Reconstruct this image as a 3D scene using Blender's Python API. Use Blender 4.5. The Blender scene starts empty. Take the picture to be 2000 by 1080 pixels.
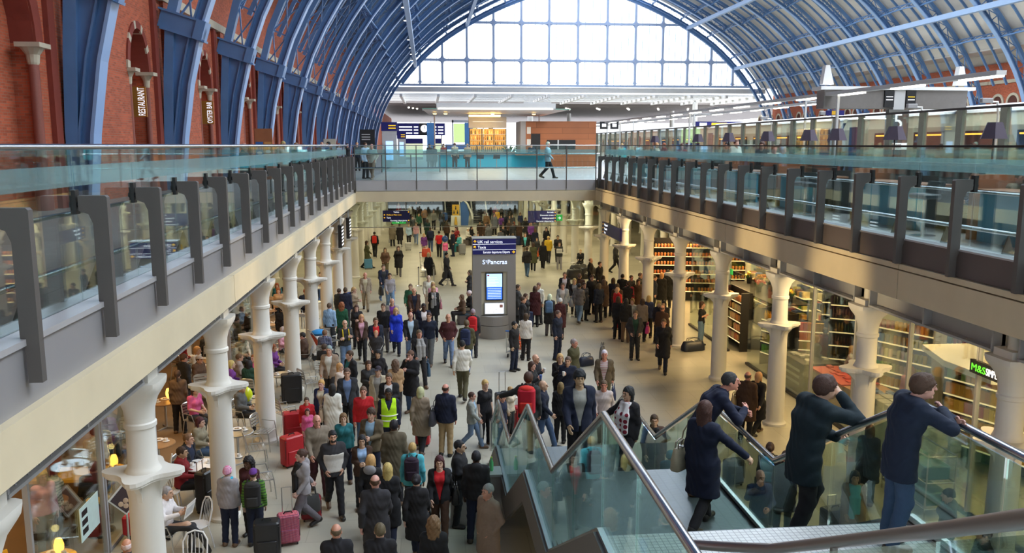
import bpy, math, random
import numpy as np
from mathutils import Vector, Matrix
R = math.radians
PI = math.pi
scene = bpy.context.scene
col = scene.collection
rng = random.Random(7)

# ------------------------------------------------------------------ camera, sky, exposure
EYE, DK = 7.42, 5.68
cam = bpy.data.cameras.new('camera')
cam.sensor_width = 36.0
cam.lens = 1650.0 / 2000.0 * 36.0
cam.clip_start, cam.clip_end = 0.05, 1500
co = bpy.data.objects.new('camera', cam)
col.objects.link(co)
YAW, PITCH = .0990, .1545
co.location = (0, 0, EYE)
co.rotation_euler = (PI / 2 - PITCH, 0, -YAW)
scene.camera = co

w = bpy.data.worlds.new('sky')
scene.world = w
w.use_nodes = True
bg = w.node_tree.nodes['Background']
bg.inputs[0].default_value = (.90, .95, 1.0, 1)
bg.inputs[1].default_value = 3.0
scene.view_settings.view_transform = 'Standard'
scene.view_settings.look = 'None'
scene.view_settings.exposure = 0.2
scene.view_settings.gamma = 1.0
scene.view_settings.use_curve_mapping = False
cy = scene.cycles
cy.max_bounces = 7
cy.diffuse_bounces = 3
cy.glossy_bounces = 3
cy.transmission_bounces = 4
cy.transparent_max_bounces = 28
cy.sample_clamp_indirect = 4.0
cy.caustics_reflective = False
cy.caustics_refractive = False
cy.use_denoising = True
cy.blur_glossy = 1.0


def area(name, loc, size, energy, color=(1, .82, .55), rot=(0, 0, 0), size_y=None, spread=PI):
	l = bpy.data.lights.new(name, 'AREA')
	l.energy = energy
	l.color = color
	l.size = size
	if size_y:
		l.shape = 'RECTANGLE'
		l.size_y = size_y
	l.spread = spread
	o = bpy.data.objects.new(name, l)
	o.location = loc
	o.rotation_euler = rot
	col.objects.link(o)
	return o


def point(name, loc, energy, color=(1, .75, .4), r=.1):
	l = bpy.data.lights.new(name, 'POINT')
	l.energy = energy
	l.color = color
	l.shadow_soft_size = r
	o = bpy.data.objects.new(name, l)
	o.location = loc
	col.objects.link(o)
	return o


WX0_, WX1_ = -3.5, 8.4
WARM = (1, .78, .45)
COOL = (.92, .97, 1.0)
# daylight falling through the glazed middle of the shed roof
for k in range(4):
	area('roof_daylight', (26, 8 + k * 34, 38.6), 30, 24000, COOL, size_y=32)
# lamps in the undercroft ceiling
for yy in (9, 15, 21, 27, 33, 39):
	area('undercroft_lamp', (-7.2, yy, 4.05), 1.0, 75, (1, .62, .26))
	area('shop_lamp', (12.6, yy, 4.3), 1.2, 260, (1, .66, .28))
	area('walkway_lamp', (9.9, yy - 1.0, 4.3), .5, 60, (1, .72, .36))
# spots added to warm the concrete edge beams across the well, without fittings
for k in range(1, 7):
	for sx, tx in ((-3.75, WX1_), (8.75, WX0_)):
		l = bpy.data.lights.new('added_beam_spot', 'SPOT')
		l.energy, l.color, l.spot_size, l.spot_blend, l.shadow_soft_size = (3600 if sx < 0 else 1400), (1, .74, .38), R(15), .9, .1
		o = bpy.data.objects.new('added_beam_spot', l)
		o.location = (sx, 12.1 + 4.47 * k, 3.0)
		o.rotation_euler = (Vector((tx, 12.1 + 4.47 * k, 4.75)) - o.location).to_track_quat('-Z', 'Y').to_euler()
		col.objects.link(o)
for yy in (47, 53, 60, 68, 76, 86):
	for xx in (-1.0, 3.5, 8):
		area('concourse_lamp', (xx, yy, 4.55), 1.4, 85, (1, .90, .60))
	area('concourse_lamp', (-6.5, yy, 4.55), 1.4, 75, (1, .86, .5))
	area('concourse_lamp', (12.5, yy, 4.3), 1.4, 75, (1, .80, .42))


# ------------------------------------------------------------------ materials
MATS = {}


def nodes(m):
	m.use_nodes = True
	return m.node_tree.nodes, m.node_tree.links


def mat(name, color, rough=.6, metal=0.0, var=.12, scale=6.0, bump=0.0, emit=None, spec=.5, coat=0):
	"""principled surface with a soft procedural variation of its colour"""
	if name in MATS:
		return MATS[name]
	m = bpy.data.materials.new(name)
	n, l = nodes(m)
	p = n['Principled BSDF']
	p.inputs['Roughness'].default_value = rough
	p.inputs['Metallic'].default_value = metal
	p.inputs['Specular IOR Level'].default_value = spec
	p.inputs['Coat Weight'].default_value = coat
	tc = n.new('ShaderNodeTexCoord')
	nz = n.new('ShaderNodeTexNoise')
	nz.inputs['Scale'].default_value = scale
	nz.inputs['Detail'].default_value = 4
	l.new(tc.outputs['Object'], nz.inputs['Vector'])
	mx = n.new('ShaderNodeMix')
	mx.data_type = 'RGBA'
	c = Vector(color)
	mx.inputs[6].default_value = (*(c * (1 - var)), 1)
	mx.inputs[7].default_value = (*(c * (1 + var)), 1)
	l.new(nz.outputs['Fac'], mx.inputs[0])
	l.new(mx.outputs[2], p.inputs['Base Color'])
	if bump:
		b = n.new('ShaderNodeBump')
		b.inputs['Strength'].default_value = bump
		b.inputs['Distance'].default_value = .02
		l.new(nz.outputs['Fac'], b.inputs['Height'])
		l.new(b.outputs[0], p.inputs['Normal'])
	if emit:
		p.inputs['Emission Color'].default_value = (*emit[0], 1)
		p.inputs['Emission Strength'].default_value = emit[1]
	MATS[name] = m
	return m


def own_mat(name, rough=.85, var=.18, scale=30, bump=.25, sheen=0.0):
	"""colour taken from the object's own colour setting; weave-like variation"""
	m = bpy.data.materials.new(name)
	n, l = nodes(m)
	p = n['Principled BSDF']
	p.inputs['Roughness'].default_value = rough
	p.inputs['Sheen Weight'].default_value = sheen
	oi = n.new('ShaderNodeObjectInfo')
	tc = n.new('ShaderNodeTexCoord')
	nz = n.new('ShaderNodeTexNoise')
	nz.inputs['Scale'].default_value = scale
	nz.inputs['Detail'].default_value = 3
	l.new(tc.outputs['Object'], nz.inputs['Vector'])
	mr = n.new('ShaderNodeMapRange')
	mr.inputs[3].default_value = 1 - var
	mr.inputs[4].default_value = 1 + var
	l.new(nz.outputs['Fac'], mr.inputs[0])
	mx = n.new('ShaderNodeMix')
	mx.data_type = 'RGBA'
	mx.blend_type = 'MULTIPLY'
	mx.inputs[0].default_value = 1
	l.new(oi.outputs['Color'], mx.inputs[6])
	l.new(mr.outputs[0], mx.inputs[7])
	l.new(mx.outputs[2], p.inputs['Base Color'])
	if bump:
		b = n.new('ShaderNodeBump')
		b.inputs['Strength'].default_value = bump
		b.inputs['Distance'].default_value = .01
		l.new(nz.outputs['Fac'], b.inputs['Height'])
		l.new(b.outputs[0], p.inputs['Normal'])
	MATS[name] = m
	return m


def glass_mat(name, tint, gloss=.10, rough=.02, haze=0.0, hazecol=(.6, .8, .8)):
	m = bpy.data.materials.new(name)
	n, l = nodes(m)
	n.remove(n['Principled BSDF'])
	out = n['Material Output']
	tr = n.new('ShaderNodeBsdfTransparent')
	tr.inputs[0].default_value = (*tint, 1)
	gl = n.new('ShaderNodeBsdfGlossy')
	gl.inputs['Roughness'].default_value = rough
	gl.inputs[0].default_value = (.9, 1, 1, 1)
	fr = n.new('ShaderNodeFresnel')
	fr.inputs[0].default_value = 1.5
	mu = n.new('ShaderNodeMath')
	mu.operation = 'MULTIPLY'
	mu.inputs[1].default_value = gloss / .04
	mu.use_clamp = True
	l.new(fr.outputs[0], mu.inputs[0])
	cl = n.new('ShaderNodeMath')
	cl.operation = 'MINIMUM'
	cl.inputs[1].default_value = .35
	l.new(mu.outputs[0], cl.inputs[0])
	mx = n.new('ShaderNodeMixShader')
	l.new(cl.outputs[0], mx.inputs[0])
	l.new(tr.outputs[0], mx.inputs[1])
	l.new(gl.outputs[0], mx.inputs[2])
	last = mx
	if haze:
		df = n.new('ShaderNodeBsdfDiffuse')
		df.inputs[0].default_value = (*hazecol, 1)
		tl = n.new('ShaderNodeBsdfTranslucent')
		tl.inputs[0].default_value = (*hazecol, 1)
		ad = n.new('ShaderNodeMixShader')
		ad.inputs[0].default_value = .5
		l.new(df.outputs[0], ad.inputs[1])
		l.new(tl.outputs[0], ad.inputs[2])
		m2 = n.new('ShaderNodeMixShader')
		tc = n.new('ShaderNodeTexCoord')
		wv = n.new('ShaderNodeTexNoise')
		wv.inputs['Scale'].default_value = 3
		l.new(tc.outputs['Object'], wv.inputs['Vector'])
		mr = n.new('ShaderNodeMapRange')
		mr.inputs[3].default_value = haze * .8
		mr.inputs[4].default_value = min(1, haze * 1.2)
		l.new(wv.outputs['Fac'], mr.inputs[0])
		l.new(mr.outputs[0], m2.inputs[0])
		l.new(last.outputs[0], m2.inputs[1])
		l.new(ad.outputs[0], m2.inputs[2])
		last = m2
	l.new(last.outputs[0], out.inputs[0])
	MATS[name] = m
	return m


def grid_mat(name, c1, c2, size, gap, rough=.5, axes='XY', metal=0.0, var=.1, vsize=None, offset=0.0):
	"""tiles, boards or bricks laid by a brick node on object coordinates"""
	m = bpy.data.materials.new(name)
	n, l = nodes(m)
	p = n['Principled BSDF']
	p.inputs['Roughness'].default_value = rough
	p.inputs['Metallic'].default_value = metal
	tc = n.new('ShaderNodeTexCoord')
	sp = n.new('ShaderNodeSeparateXYZ')
	l.new(tc.outputs['Object'], sp.inputs[0])
	cb = n.new('ShaderNodeCombineXYZ')
	if axes == 'XY':
		l.new(sp.outputs[0], cb.inputs[0])
		l.new(sp.outputs[1], cb.inputs[1])
	else:
		ad = n.new('ShaderNodeMath')
		l.new(sp.outputs[0], ad.inputs[0])
		l.new(sp.outputs[1], ad.inputs[1])
		l.new(ad.outputs[0], cb.inputs[0])
		l.new(sp.outputs[2], cb.inputs[1])
	br = n.new('ShaderNodeTexBrick')
	br.offset = offset
	br.inputs['Color1'].default_value = (*[x * (1 - var) for x in c1], 1)
	br.inputs['Color2'].default_value = (*[x * (1 + var) for x in c1], 1)
	br.inputs['Mortar'].default_value = (*c2, 1)
	br.inputs['Scale'].default_value = 1
	br.inputs['Brick Width'].default_value = size
	br.inputs['Row Height'].default_value = vsize or size
	br.inputs['Mortar Size'].default_value = gap
	l.new(cb.outputs[0], br.inputs['Vector'])
	nz = n.new('ShaderNodeTexNoise')
	nz.inputs['Scale'].default_value = .7
	nz.inputs['Detail'].default_value = 6
	l.new(tc.outputs['Object'], nz.inputs['Vector'])
	mr = n.new('ShaderNodeMapRange')
	mr.inputs[3].default_value = .82
	mr.inputs[4].default_value = 1.18
	l.new(nz.outputs['Fac'], mr.inputs[0])
	mx = n.new('ShaderNodeMix')
	mx.data_type = 'RGBA'
	mx.blend_type = 'MULTIPLY'
	mx.inputs[0].default_value = 1
	l.new(br.outputs['Color'], mx.inputs[6])
	l.new(mr.outputs[0], mx.inputs[7])
	l.new(mx.outputs[2], p.inputs['Base Color'])
	MATS[name] = m
	return m


M = MATS
mat('blue_iron', (.13, .265, .52), .42, 0, .12, 2)
mat('purlin_paint', (.40, .57, .85), .45, 0, .05, 2)
mat('gable_bloom_paint', (.52, .65, .90), .5, 0, .04, 2)  # bloom from the bright glazing mixed into the mullion blue
mat('lit_blue_iron', (.30, .47, .78), .4, 0, .06, 2)  # blue iron with the daylight on the flange undersides painted in
grid_mat('brick', (.47, .10, .042), (.33, .19, .13), .23, .006, .85, 'XZ', 0, .22, .075, .5)
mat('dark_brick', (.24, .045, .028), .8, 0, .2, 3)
mat('stone', (.56, .50, .38), .8, 0, .15, 3, .1)
mat('granite', (.30, .10, .075), .35, 0, .2, 20)
mat('fascia', (.37, .365, .38), .45, .35, .05, 1.5)
mat('fascia_shade_brown', (.15, .125, .12), .5, .3, .05, 1.5)  # shade of the right fascia painted into its grey; block seats reuse it
mat('fascia_cap', (.52, .52, .54), .4, .3, .05, 2)
mat('concrete', (.70, .60, .41), .75, 0, .14, 1.2, .06)
mat('steel_paint', (.42, .43, .45), .45, .2, .08, 3)
mat('post_metal', (.135, .125, .118), .5, .25, .08, 3)
mat('dark_metal', (.035, .035, .037), .4, .5, .1, 4)
mat('stainless', (.62, .62, .63), .24, 1, .05, 4)
mat('rail_tube', (.20, .165, .155), .34, .75, .05, 4)
mat('column_paint', (.75, .735, .68), .5, 0, .05, 1.5)
grid_mat('floor_tiles', (.45, .43, .35), (.36, .34, .27), 1.2, .008, .42, 'XY', 0, .06, .9, .5)
grid_mat('deck_tiles', (.36, .36, .35), (.25, .25, .24), .9, .01, .35, 'XY', 0, .06)
mat('soffit', (.50, .46, .36), .8, 0, .08, 1)
glass_mat('balustrade_glass', (.875, .945, .93), .055)
glass_mat('stair_glass', (.80, .925, .88), .13)
glass_mat('clear_glass', (.93, .97, .96), .06)
glass_mat('shop_glass', (.93, .96, .92), .07)
glass_mat('gable_glass', (.97, .98, 1.0), .03)
glass_mat('frost', (.75, .93, .95), .04, .2, .22, (.66, .88, .93))
mat('teal_panel', (.015, .30, .46), .45, 0, .08, 2)
mat('timber', (.36, .13, .05), .45, 0, .25, 3)
grid_mat('timber_boards', (.40, .135, .05), (.20, .07, .03), 4.0, .012, .45, 'XZ', 0, .18, .42, .5)
mat('timber_top', (.34, .15, .075), .35, 0, .15, 5)
mat('white_paint', (.80, .80, .79), .5, 0, .04, 3)
mat('pale_grey', (.56, .56, .56), .5, 0, .05, 3)
mat('black', (.012, .012, .014), .5, 0, .2, 8)
mat('navy_sign', (.012, .013, .16), .4, 0, .08, 3)
mat('sign_white', (.85, .85, .9), .5, emit=((.9, .93, 1), .9))
mat('sign_yellow', (.9, .55, .02), .5, emit=((1, .55, .02), .7))
mat('kiosk_metal', (.34, .325, .31), .42, .4, .05, 2)
mat('kiosk_recess', (.55, .52, .40), .6, 0, .05, 3)
mat('screen_pale', (.4, .55, .9), .3, emit=((.42, .62, 1.0), 1.1))
mat('screen_blue', (.05, .15, .6), .3, emit=((.03, .16, .75), 1.0))
mat('screen_white', (.8, .85, .9), .3, emit=((.80, .9, 1.0), 1.0))
mat('lamp_white', (1, 1, 1), .4, emit=((1, .95, .80), 3.5))
mat('lamp_warm', (1, .7, .3), .4, emit=((1, .60, .16), 7))
mat('candle_glow', (1, .6, .15), .4, emit=((1, .48, .07), 3.2))
mat('train_cream', (.80, .77, .56), .35, 0, .04, 1)
mat('train_blue', (.02, .05, .16), .3, 0, .1, 2)
mat('train_window', (.03, .035, .05), .15, 0, .1, 2)
mat('train_light', (1, .5, .1), .4, emit=((1, .45, .05), 2.2))
mat('lamp_shade', (.075, .06, .09), .7, 0, .1, 8)
mat('leather_dark', (.015, .035, .05), .45, 0, .15, 6)
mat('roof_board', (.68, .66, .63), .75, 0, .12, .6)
mat('roof_board_shaded', (.085, .14, .24), .8, 0, .2, .8)  # same boards as the right slope, their lack of light painted in
mat('plant', (.03, .11, .02), .6, 0, .4, 8)
mat('yellow_paint', (.75, .42, .02), .5, 0, .1, 4)
mat('red_paint', (.55, .02, .015), .5, 0, .1, 4)
mat('green_sign', (.02, .30, .05), .5, emit=((.02, .5, .08), .5))
mat('cardboard', (.42, .27, .13), .8, 0, .15, 6)
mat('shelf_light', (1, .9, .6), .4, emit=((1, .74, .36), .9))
mat('yellow_table', (.70, .40, .06), .4, 0, .1, 5)
mat('brown_table', (.33, .19, .09), .35, 0, .15, 5)
mat('aluminium', (.62, .62, .60), .3, .9, .06, 5)
mat('ceramic', (.82, .80, .76), .3, 0, .04, 5)
grid_mat('mosaic', (.55, .57, .55), (.28, .29, .29), .05, .004, .4, 'XY', 0, .06)
grid_mat('grating', (.22, .25, .25), (.10, .12, .12), .16, .012, .38, 'XY', .4, .1, .026)
own_mat('cloth', .9, .14, 26, .25)
own_mat('leather', .42, .12, 20, .15)
own_mat('skin', .5, .06, 14, .05)
own_mat('hair', .72, .35, 60, .5)
own_mat('paint', .4, .06, 6, 0)
own_mat('shiny', .22, .05, 8, 0)


# ------------------------------------------------------------------ mesh helpers
class MB:
	def __init__(s):
		s.v, s.f = [], []

	def add(s, v, f):
		o = len(s.v)
		s.v += [tuple(p) for p in v]
		s.f += [tuple(i + o for i in q) for q in f]
		return s

	def box(s, x0, x1, y0, y1, z0, z1):
		return s.add([(x0, y0, z0), (x1, y0, z0), (x1, y1, z0), (x0, y1, z0), (x0, y0, z1), (x1, y0, z1), (x1, y1, z1), (x0, y1, z1)],
                     [(0, 3, 2, 1), (4, 5, 6, 7), (0, 1, 5, 4), (1, 2, 6, 5), (2, 3, 7, 6), (3, 0, 4, 7)])

	def rbox(s, x0, x1, y0, y1, z0, z1, r=.03, n=3):
		"""box with rounded vertical edges and a softened top and bottom"""
		pts = []
		for cx, cyy, a0 in ((x1 - r, y1 - r, 0), (x0 + r, y1 - r, 90), (x0 + r, y0 + r, 180), (x1 - r, y0 + r, 270)):
			for i in range(n + 1):
				a = R(a0 + 90 * i / n)
				pts.append((cx, cyy, math.cos(a), math.sin(a)))
		rings = []
		for z, k in ((z0, .5), (z0 + r * .5, 1), (z1 - r * .5, 1), (z1, .5)):
			rings.append([(a + c * r * k - (0 if k == 1 else c * 0), b + d * r * k, z) for a, b, c, d in pts])
		return s.loft(rings, True, True)

	def loft(s, rings, caps=True, closed=True):
		n = len(rings[0])
		v = [p for r in rings for p in r]
		f = []
		for i in range(len(rings) - 1):
			for j in range(n if closed else n - 1):
				k = (j + 1) % n
				f.append((i * n + j, i * n + k, (i + 1) * n + k, (i + 1) * n + j))
		if caps and closed:
			f.append(tuple(range(n - 1, -1, -1)))
			f.append(tuple((len(rings) - 1) * n + j for j in range(n)))
		return s.add(v, f)

	def bar(s, p, q, w=.05, h=None):
		h = h or w
		p, q = Vector(p), Vector(q)
		d = (q - p)
		if d.length < 1e-6:
			return s
		d.normalize()
		u = d.cross(Vector((0, 0, 1)))
		if u.length < 1e-3:
			u = Vector((1, 0, 0))
		u.normalize()
		t = u.cross(d)
		rings = [[c + u * a * w / 2 + t * b * h / 2 for a, b in ((-1, -1), (1, -1), (1, 1), (-1, 1))] for c in (p, q)]
		return s.loft(rings)

	def tube(s, pts, r=.03, n=8, caps=True):
		pts = [Vector(p) for p in pts]
		rad = r if isinstance(r, (list, tuple)) else [r] * len(pts)
		rings = []
		ref = None
		for i, p in enumerate(pts):
			a = pts[max(0, i - 1)]
			b = pts[min(len(pts) - 1, i + 1)]
			d = (b - a).normalized()
			if ref is None:
				ref = d.orthogonal().normalized()
			ref = (ref - d * ref.dot(d))
			ref = ref.normalized() if ref.length > 1e-4 else d.orthogonal().normalized()
			t = d.cross(ref)
			k = 1.0
			if 0 < i < len(pts) - 1:
				c = (pts[i] - pts[i - 1]).normalized().dot((pts[i + 1] - pts[i]).normalized())
				k = 1 / max(.5, math.sqrt(max(0, (1 + c) / 2)))
			rings.append([p + (ref * math.cos(2 * PI * j / n) + t * math.sin(2 * PI * j / n)) * rad[i] * (1 + (k - 1) * .7) for j in range(n)])
		return s.loft(rings, caps)

	def lathe(s, prof, cx=0, cyy=0, z=0, n=20):
		rings = [[(cx + r * math.cos(2 * PI * j / n), cyy + r * math.sin(2 * PI * j / n), z + h) for j in range(n)] for r, h in prof]
		return s.loft(rings)

	def prism(s, poly, z0, z1):
		n = len(poly)
		v = [(x, y, z0) for x, y in poly] + [(x, y, z1) for x, y in poly]
		f = [tuple(range(n - 1, -1, -1)), tuple(range(n, 2 * n))] + [(i, (i + 1) % n, (i + 1) % n + n, i + n) for i in range(n)]
		return s.add(v, f)

	def plate(s, pts, d):
		"""closed outline pts (3d, planar) thickened by the vector d"""
		n = len(pts)
		d = Vector(d)
		v = [Vector(p) for p in pts] + [Vector(p) + d for p in pts]
		f = [tuple(range(n - 1, -1, -1)), tuple(range(n, 2 * n))] + [(i, (i + 1) % n, (i + 1) % n + n, i + n) for i in range(n)]
		return s.add(v, f)

	def ball(s, c, r, n=10, m=7):
		rx, ry, rz = r if isinstance(r, (list, tuple)) else (r, r, r)
		rings = []
		for i in range(m + 1):
			a = -PI / 2 + PI * i / m
			k = max(.02, math.cos(a))
			rings.append([(c[0] + rx * k * math.cos(2 * PI * j / n), c[1] + ry * k * math.sin(2 * PI * j / n), c[2] + rz * math.sin(a)) for j in range(n)])
		return s.loft(rings)

	def mesh(s, name, m=None, smooth=False, autos=None):
		me = bpy.data.meshes.new(name)
		me.from_pydata([tuple(p) for p in s.v], [], s.f)
		if m is not None:
			me.materials.append(M[m] if isinstance(m, str) else m)
		if smooth:
			me.polygons.foreach_set('use_smooth', [True] * len(me.polygons))
			if autos:
				try:
					me.set_sharp_from_angle(angle=R(autos))
				except Exception:
					pass
		me.update()
		return me

	def build(s, name, m, parent=None, smooth=False, autos=40, color=None):
		return link(name, s.mesh(name, m, smooth, autos), parent, color)


def link(name, me, parent=None, color=None, loc=None, rot=None):
	o = bpy.data.objects.new(name, me)
	col.objects.link(o)
	if parent is not None:
		o.parent = parent
	if color is not None:
		o.color = (*color, 1)
	if loc is not None:
		o.location = loc
	if rot is not None:
		o.rotation_euler = rot
	return o


def tag(o, label=None, cat=None, group=None, kind=None):
	for k, v in (('label', label), ('category', cat), ('group', group), ('kind', kind)):
		if v:
			o[k] = v
	return o


def thing(name, label, cat, loc=(0, 0, 0), rz=0.0, group=None):
	o = bpy.data.objects.new(name, None)
	o.empty_display_size = .2
	col.objects.link(o)
	o.location = loc
	o.rotation_euler = (0, 0, rz)
	return tag(o, label, cat, group)


def struct(name, mb, m, smooth=False):
	return tag(mb.build(name, m, None, smooth), kind='structure')


KIDS = {}


def dup(root, loc=None, rz=None, label=None, group=None, scale=None):
	r = root.copy()
	col.objects.link(r)
	if loc is not None:
		r.location = loc
	if rz is not None:
		r.rotation_euler = (0, 0, rz)
	if scale is not None:
		r.scale = (scale,) * 3
	if label:
		r['label'] = label
	if group:
		r['group'] = group
	if root.name not in KIDS:
		KIDS[root.name] = [(c, list(c.children)) for c in root.children]
	for c, gc in KIDS[root.name]:
		d = c.copy()
		col.objects.link(d)
		d.parent = r
		for g in gc:
			e = g.copy()
			col.objects.link(e)
			e.parent = d
	return r


def text(name, body, size, m, parent, loc, rot=(PI / 2, 0, 0), align='LEFT', extrude=.004, width=None):
	cu = bpy.data.curves.new(name, 'FONT')
	cu.body = body
	cu.size = size
	cu.align_x = align
	cu.extrude = extrude
	cu.resolution_u = 3
	cu.materials.append(M[m])
	o = bpy.data.objects.new(name, cu)
	col.objects.link(o)
	bpy.context.view_layer.update()
	k = width / o.dimensions.x if width and o.dimensions.x > 0 else 1
	dg = bpy.context.evaluated_depsgraph_get()
	me = bpy.data.meshes.new_from_object(o.evaluated_get(dg))
	bpy.data.objects.remove(o)
	o = link(name, me, parent, None, loc, rot)
	o.scale = (k, 1, 1)
	return o


ORD = 'first second third fourth fifth sixth seventh eighth ninth tenth eleventh twelfth thirteenth fourteenth fifteenth sixteenth seventeenth eighteenth nineteenth twentieth'.split()
LAMPS = [(0, -2.2, 95.3, 22.1), (0, -2.2, 104.4, 22.0), (0, -2.2, 122.1, 21.9), (0, -2.2, 133.9, 22.1), (0, -2.2, 143.0, 22.1), (0, -2.2, 153.2, 22.1)]
# ------------------------------------------------------------------ the setting: floors, decks, beams
struct('floor', MB().box(-32, 45, -6, 135, -.3, 0), 'floor_tiles')
WX0, WX1, BY = -3.5, 8.4, 42.04           # the light well between the two balconies and the bridge
s = MB()
s.box(-13, WX0 - .45, -6, BY, 4.68, DK - .02)
struct('floor_left', s, 'soffit')
s = MB()
s.box(WX1 + .45, 21.2, -6, 270, 4.68, DK - .02)
s.box(21.2, 72, -6, 270, 4.3, 4.6)
struct('floor_right', s, 'soffit')
s = MB()
s.box(-13, WX1 + .45, BY + .45, 270, 4.68, DK - .02)
struct('floor_far', s, 'soffit')
s = MB()
s.box(-13, WX0 - .3, -6, 270, DK - .02, DK)
s.box(WX1 + .3, 21.2, -6, 270, DK - .02, DK)
s.box(WX0 - .3, WX1 + .3, BY + .25, 270, DK - .02, DK)
struct('floor_deck', s, 'deck_tiles')
# fascias and concrete edge beams
struct('trim_1', MB().box(WX0 - .14, WX0 - .1, 1.0, BY, 5.10, 5.66), 'fascia')
struct('trim_2', MB().box(WX0 - .36, WX0 - .06, 1.0, BY, 5.66, 5.72), 'fascia_cap')
s = MB()
for k in range(6):
	a, b = -2.4 + 8.94 * k, -2.4 + 8.94 * (k + 1) - .025
	s.box(WX0 - .5, WX0, max(a, -2), min(b, BY - .02), 4.60, 5.10)
struct('trim_3', s, 'concrete')
struct('trim_4', MB().box(WX1 + .06, WX1 + .1, 1.0, BY, 5.32, 5.74), 'fascia_shade_brown')
struct('trim_5', MB().box(WX1 + .04, WX1 + .36, 1.0, BY, 5.74, 5.77), 'fascia_cap')
s = MB()
for k in range(6):
	a, b = -3.6 + 8.94 * k, -3.6 + 8.94 * (k + 1) - .025
	s.box(WX1, WX1 + .5, max(a, -2), min(b, BY - .02), 4.67, 5.19)
	s.box(WX1, WX1 + .5, max(a, -2), min(b, BY - .02), 5.215, 5.31)
struct('trim_6', s, 'concrete')
s = MB()
for k in range(8):
	s.box(WX0 + .02 + k * 1.485, WX0 + (k + 1) * 1.485 - .005, BY - .02, BY + .02, 5.19, 5.68)
struct('trim_7', s, 'fascia_cap')
struct('trim_8', MB().box(WX0, WX1, BY - .04, BY + .5, 4.66, 5.16), 'concrete')
# undercroft walls behind the cafe and the shop
tag(MB().box(-12.3, -6.0, -5, 42, .002, .012).build('floor_cafe', mat('cafe_floor', (.20, .125, .065), .45, 0, .2, 2)), kind='structure')
struct('wall_left', MB().box(-12.6, -12.3, -6, 45, 0, 4.68), mat('cafe_wall', (.33, .21, .10), .7))
struct('wall_right', MB().box(17.6, 17.9, -6, 39, 0, 4.68), mat('shop_wall', (.55, .48, .33), .7))
struct('wall_left_far', MB().box(-13.2, -13, 45, 128, 0, 4.68), mat('side_wall', (.42, .38, .24), .8))
struct('wall_right_far', MB().box(23.8, 24, -6, 128, 0, 4.68), 'side_wall')
struct('wall_near', MB().box(-14, 72, -15, -14.4, 0, 40), mat('near_wall', (.46, .45, .44), .8))
struct('wall_near_side', MB().box(-13.4, -13, -15, 45, 0, 5), 'near_wall')
struct('wall_back', MB().box(-14, 24, 128, 128.4, 0, 4.68), mat('far_wall', (.5, .46, .33), .7))

# riveted steel beams that carry the edges
for X, nm in ((-4.16, 'left'), (9.19, 'right')):
	t = thing('steel_beam', 'grey riveted steel beam on the columns under the %s balcony edge' % nm, 'beam', (X, 0, 0))
	s = MB()
	for k in range(-3, 7):
		a, b = 16.6 + 4.47 * k + .30, min(BY, 16.6 + 4.47 * (k + 1) - .30)
		if a < BY:
			s.box(-.03, .03, a, b, 4.17, 4.64)
	s.build('web', 'steel_paint', t)
	s = MB()
	for k in range(-3, 7):
		a, b = 16.6 + 4.47 * k + .30, min(BY, 16.6 + 4.47 * (k + 1) - .30)
		if a < BY:
			s.box(-.2, .2, a, b, 4.13, 4.17)
			s.box(-.2, .2, a, b, 4.62, 4.66)
	s.build('flange', 'steel_paint', t)
	s = MB()
	for k in range(-2, 7):
		y = 16.6 + 4.47 * k
		for dy in (-.32, .32, 2.235):
			s.box(-.19, .19, y + dy - .02, y + dy + .02, 4.17, 4.63)
	s.build('stiffener', 'steel_paint', t)
	s = MB()
	for k in range(150):
		y = 3 + k * .26
		sx = .15 if X < 0 else -.15
		s.ball((sx, y, 4.175), .014, 5, 3)
	s.build('rivet', 'steel_paint', t)

# ------------------------------------------------------------------ cast iron columns


def column_parts(t, lod=0):
	n = 24 if lod == 0 else 12
	s = MB()
	s.lathe([(.30, 0), (.30, .06), (.255, .10), (.245, .14), (.238, 1.2), (.222, 2.5), (.235, 2.62), (.25, 2.66), (.25, 2.78), (.225, 2.83), (.205, 2.88),
             (.200, 3.42), (.225, 3.44), (.225, 3.50), (.205, 3.52), (.205, 3.60)], n=n)
	s.build('shaft', 'column_paint', t, True)
	# lobed collar plate
	s = MB()
	pts = []
	for i in range(48):
		a = 2 * PI * i / 48
		c = abs(math.cos(2 * a)) ** 3
		r = .36 + .22 * c
		pts.append((r * math.cos(a), r * math.sin(a)))
	s.prism(pts, 2.72, 2.78)
	s.prism([(x * .93, y * .93) for x, y in pts], 2.68, 2.72)
	s.build('collar', 'column_paint', t)
	# brackets under the collar
	s = MB()
	for a in range(4):
		c, d = math.cos(a * PI / 2), math.sin(a * PI / 2)
		pr = [(.2, 2.25), (.25, 2.5), (.36, 2.62), (.5, 2.68), (.2, 2.68)]
		s.plate([(c * r - d * .035, d * r + c * .035, z) for r, z in pr], (d * .07, -c * .07, 0))
	s.build('bracket', 'column_paint', t)
	# flaring capital
	rings = []
	for z, r, q in ((3.58, .205, 0), (3.70, .215, .15), (3.85, .26, .45), (3.96, .33, .75), (4.02, .36, .9), (4.08, .37, .95), (4.12, .37, .95)):
		ring = []
		for i in range(32):
			a = 2 * PI * i / 32
			m = max(abs(math.cos(a)), abs(math.sin(a)))
			k = 1 / m
			rr = r * (1 - q + q * min(k, 1.28) * .93)
			ring.append((rr * math.cos(a), rr * math.sin(a), z))
		rings.append(ring)
	MB().loft(rings).build('capital', 'column_paint', t, True)
	s = MB()
	s.box(-.22, .22, -.22, .22, 4.12, 4.24)
	s.lathe([(.12, 4.24), (.12, 4.66)], n=12)
	s.build('stub', 'column_paint', t, True)


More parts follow.
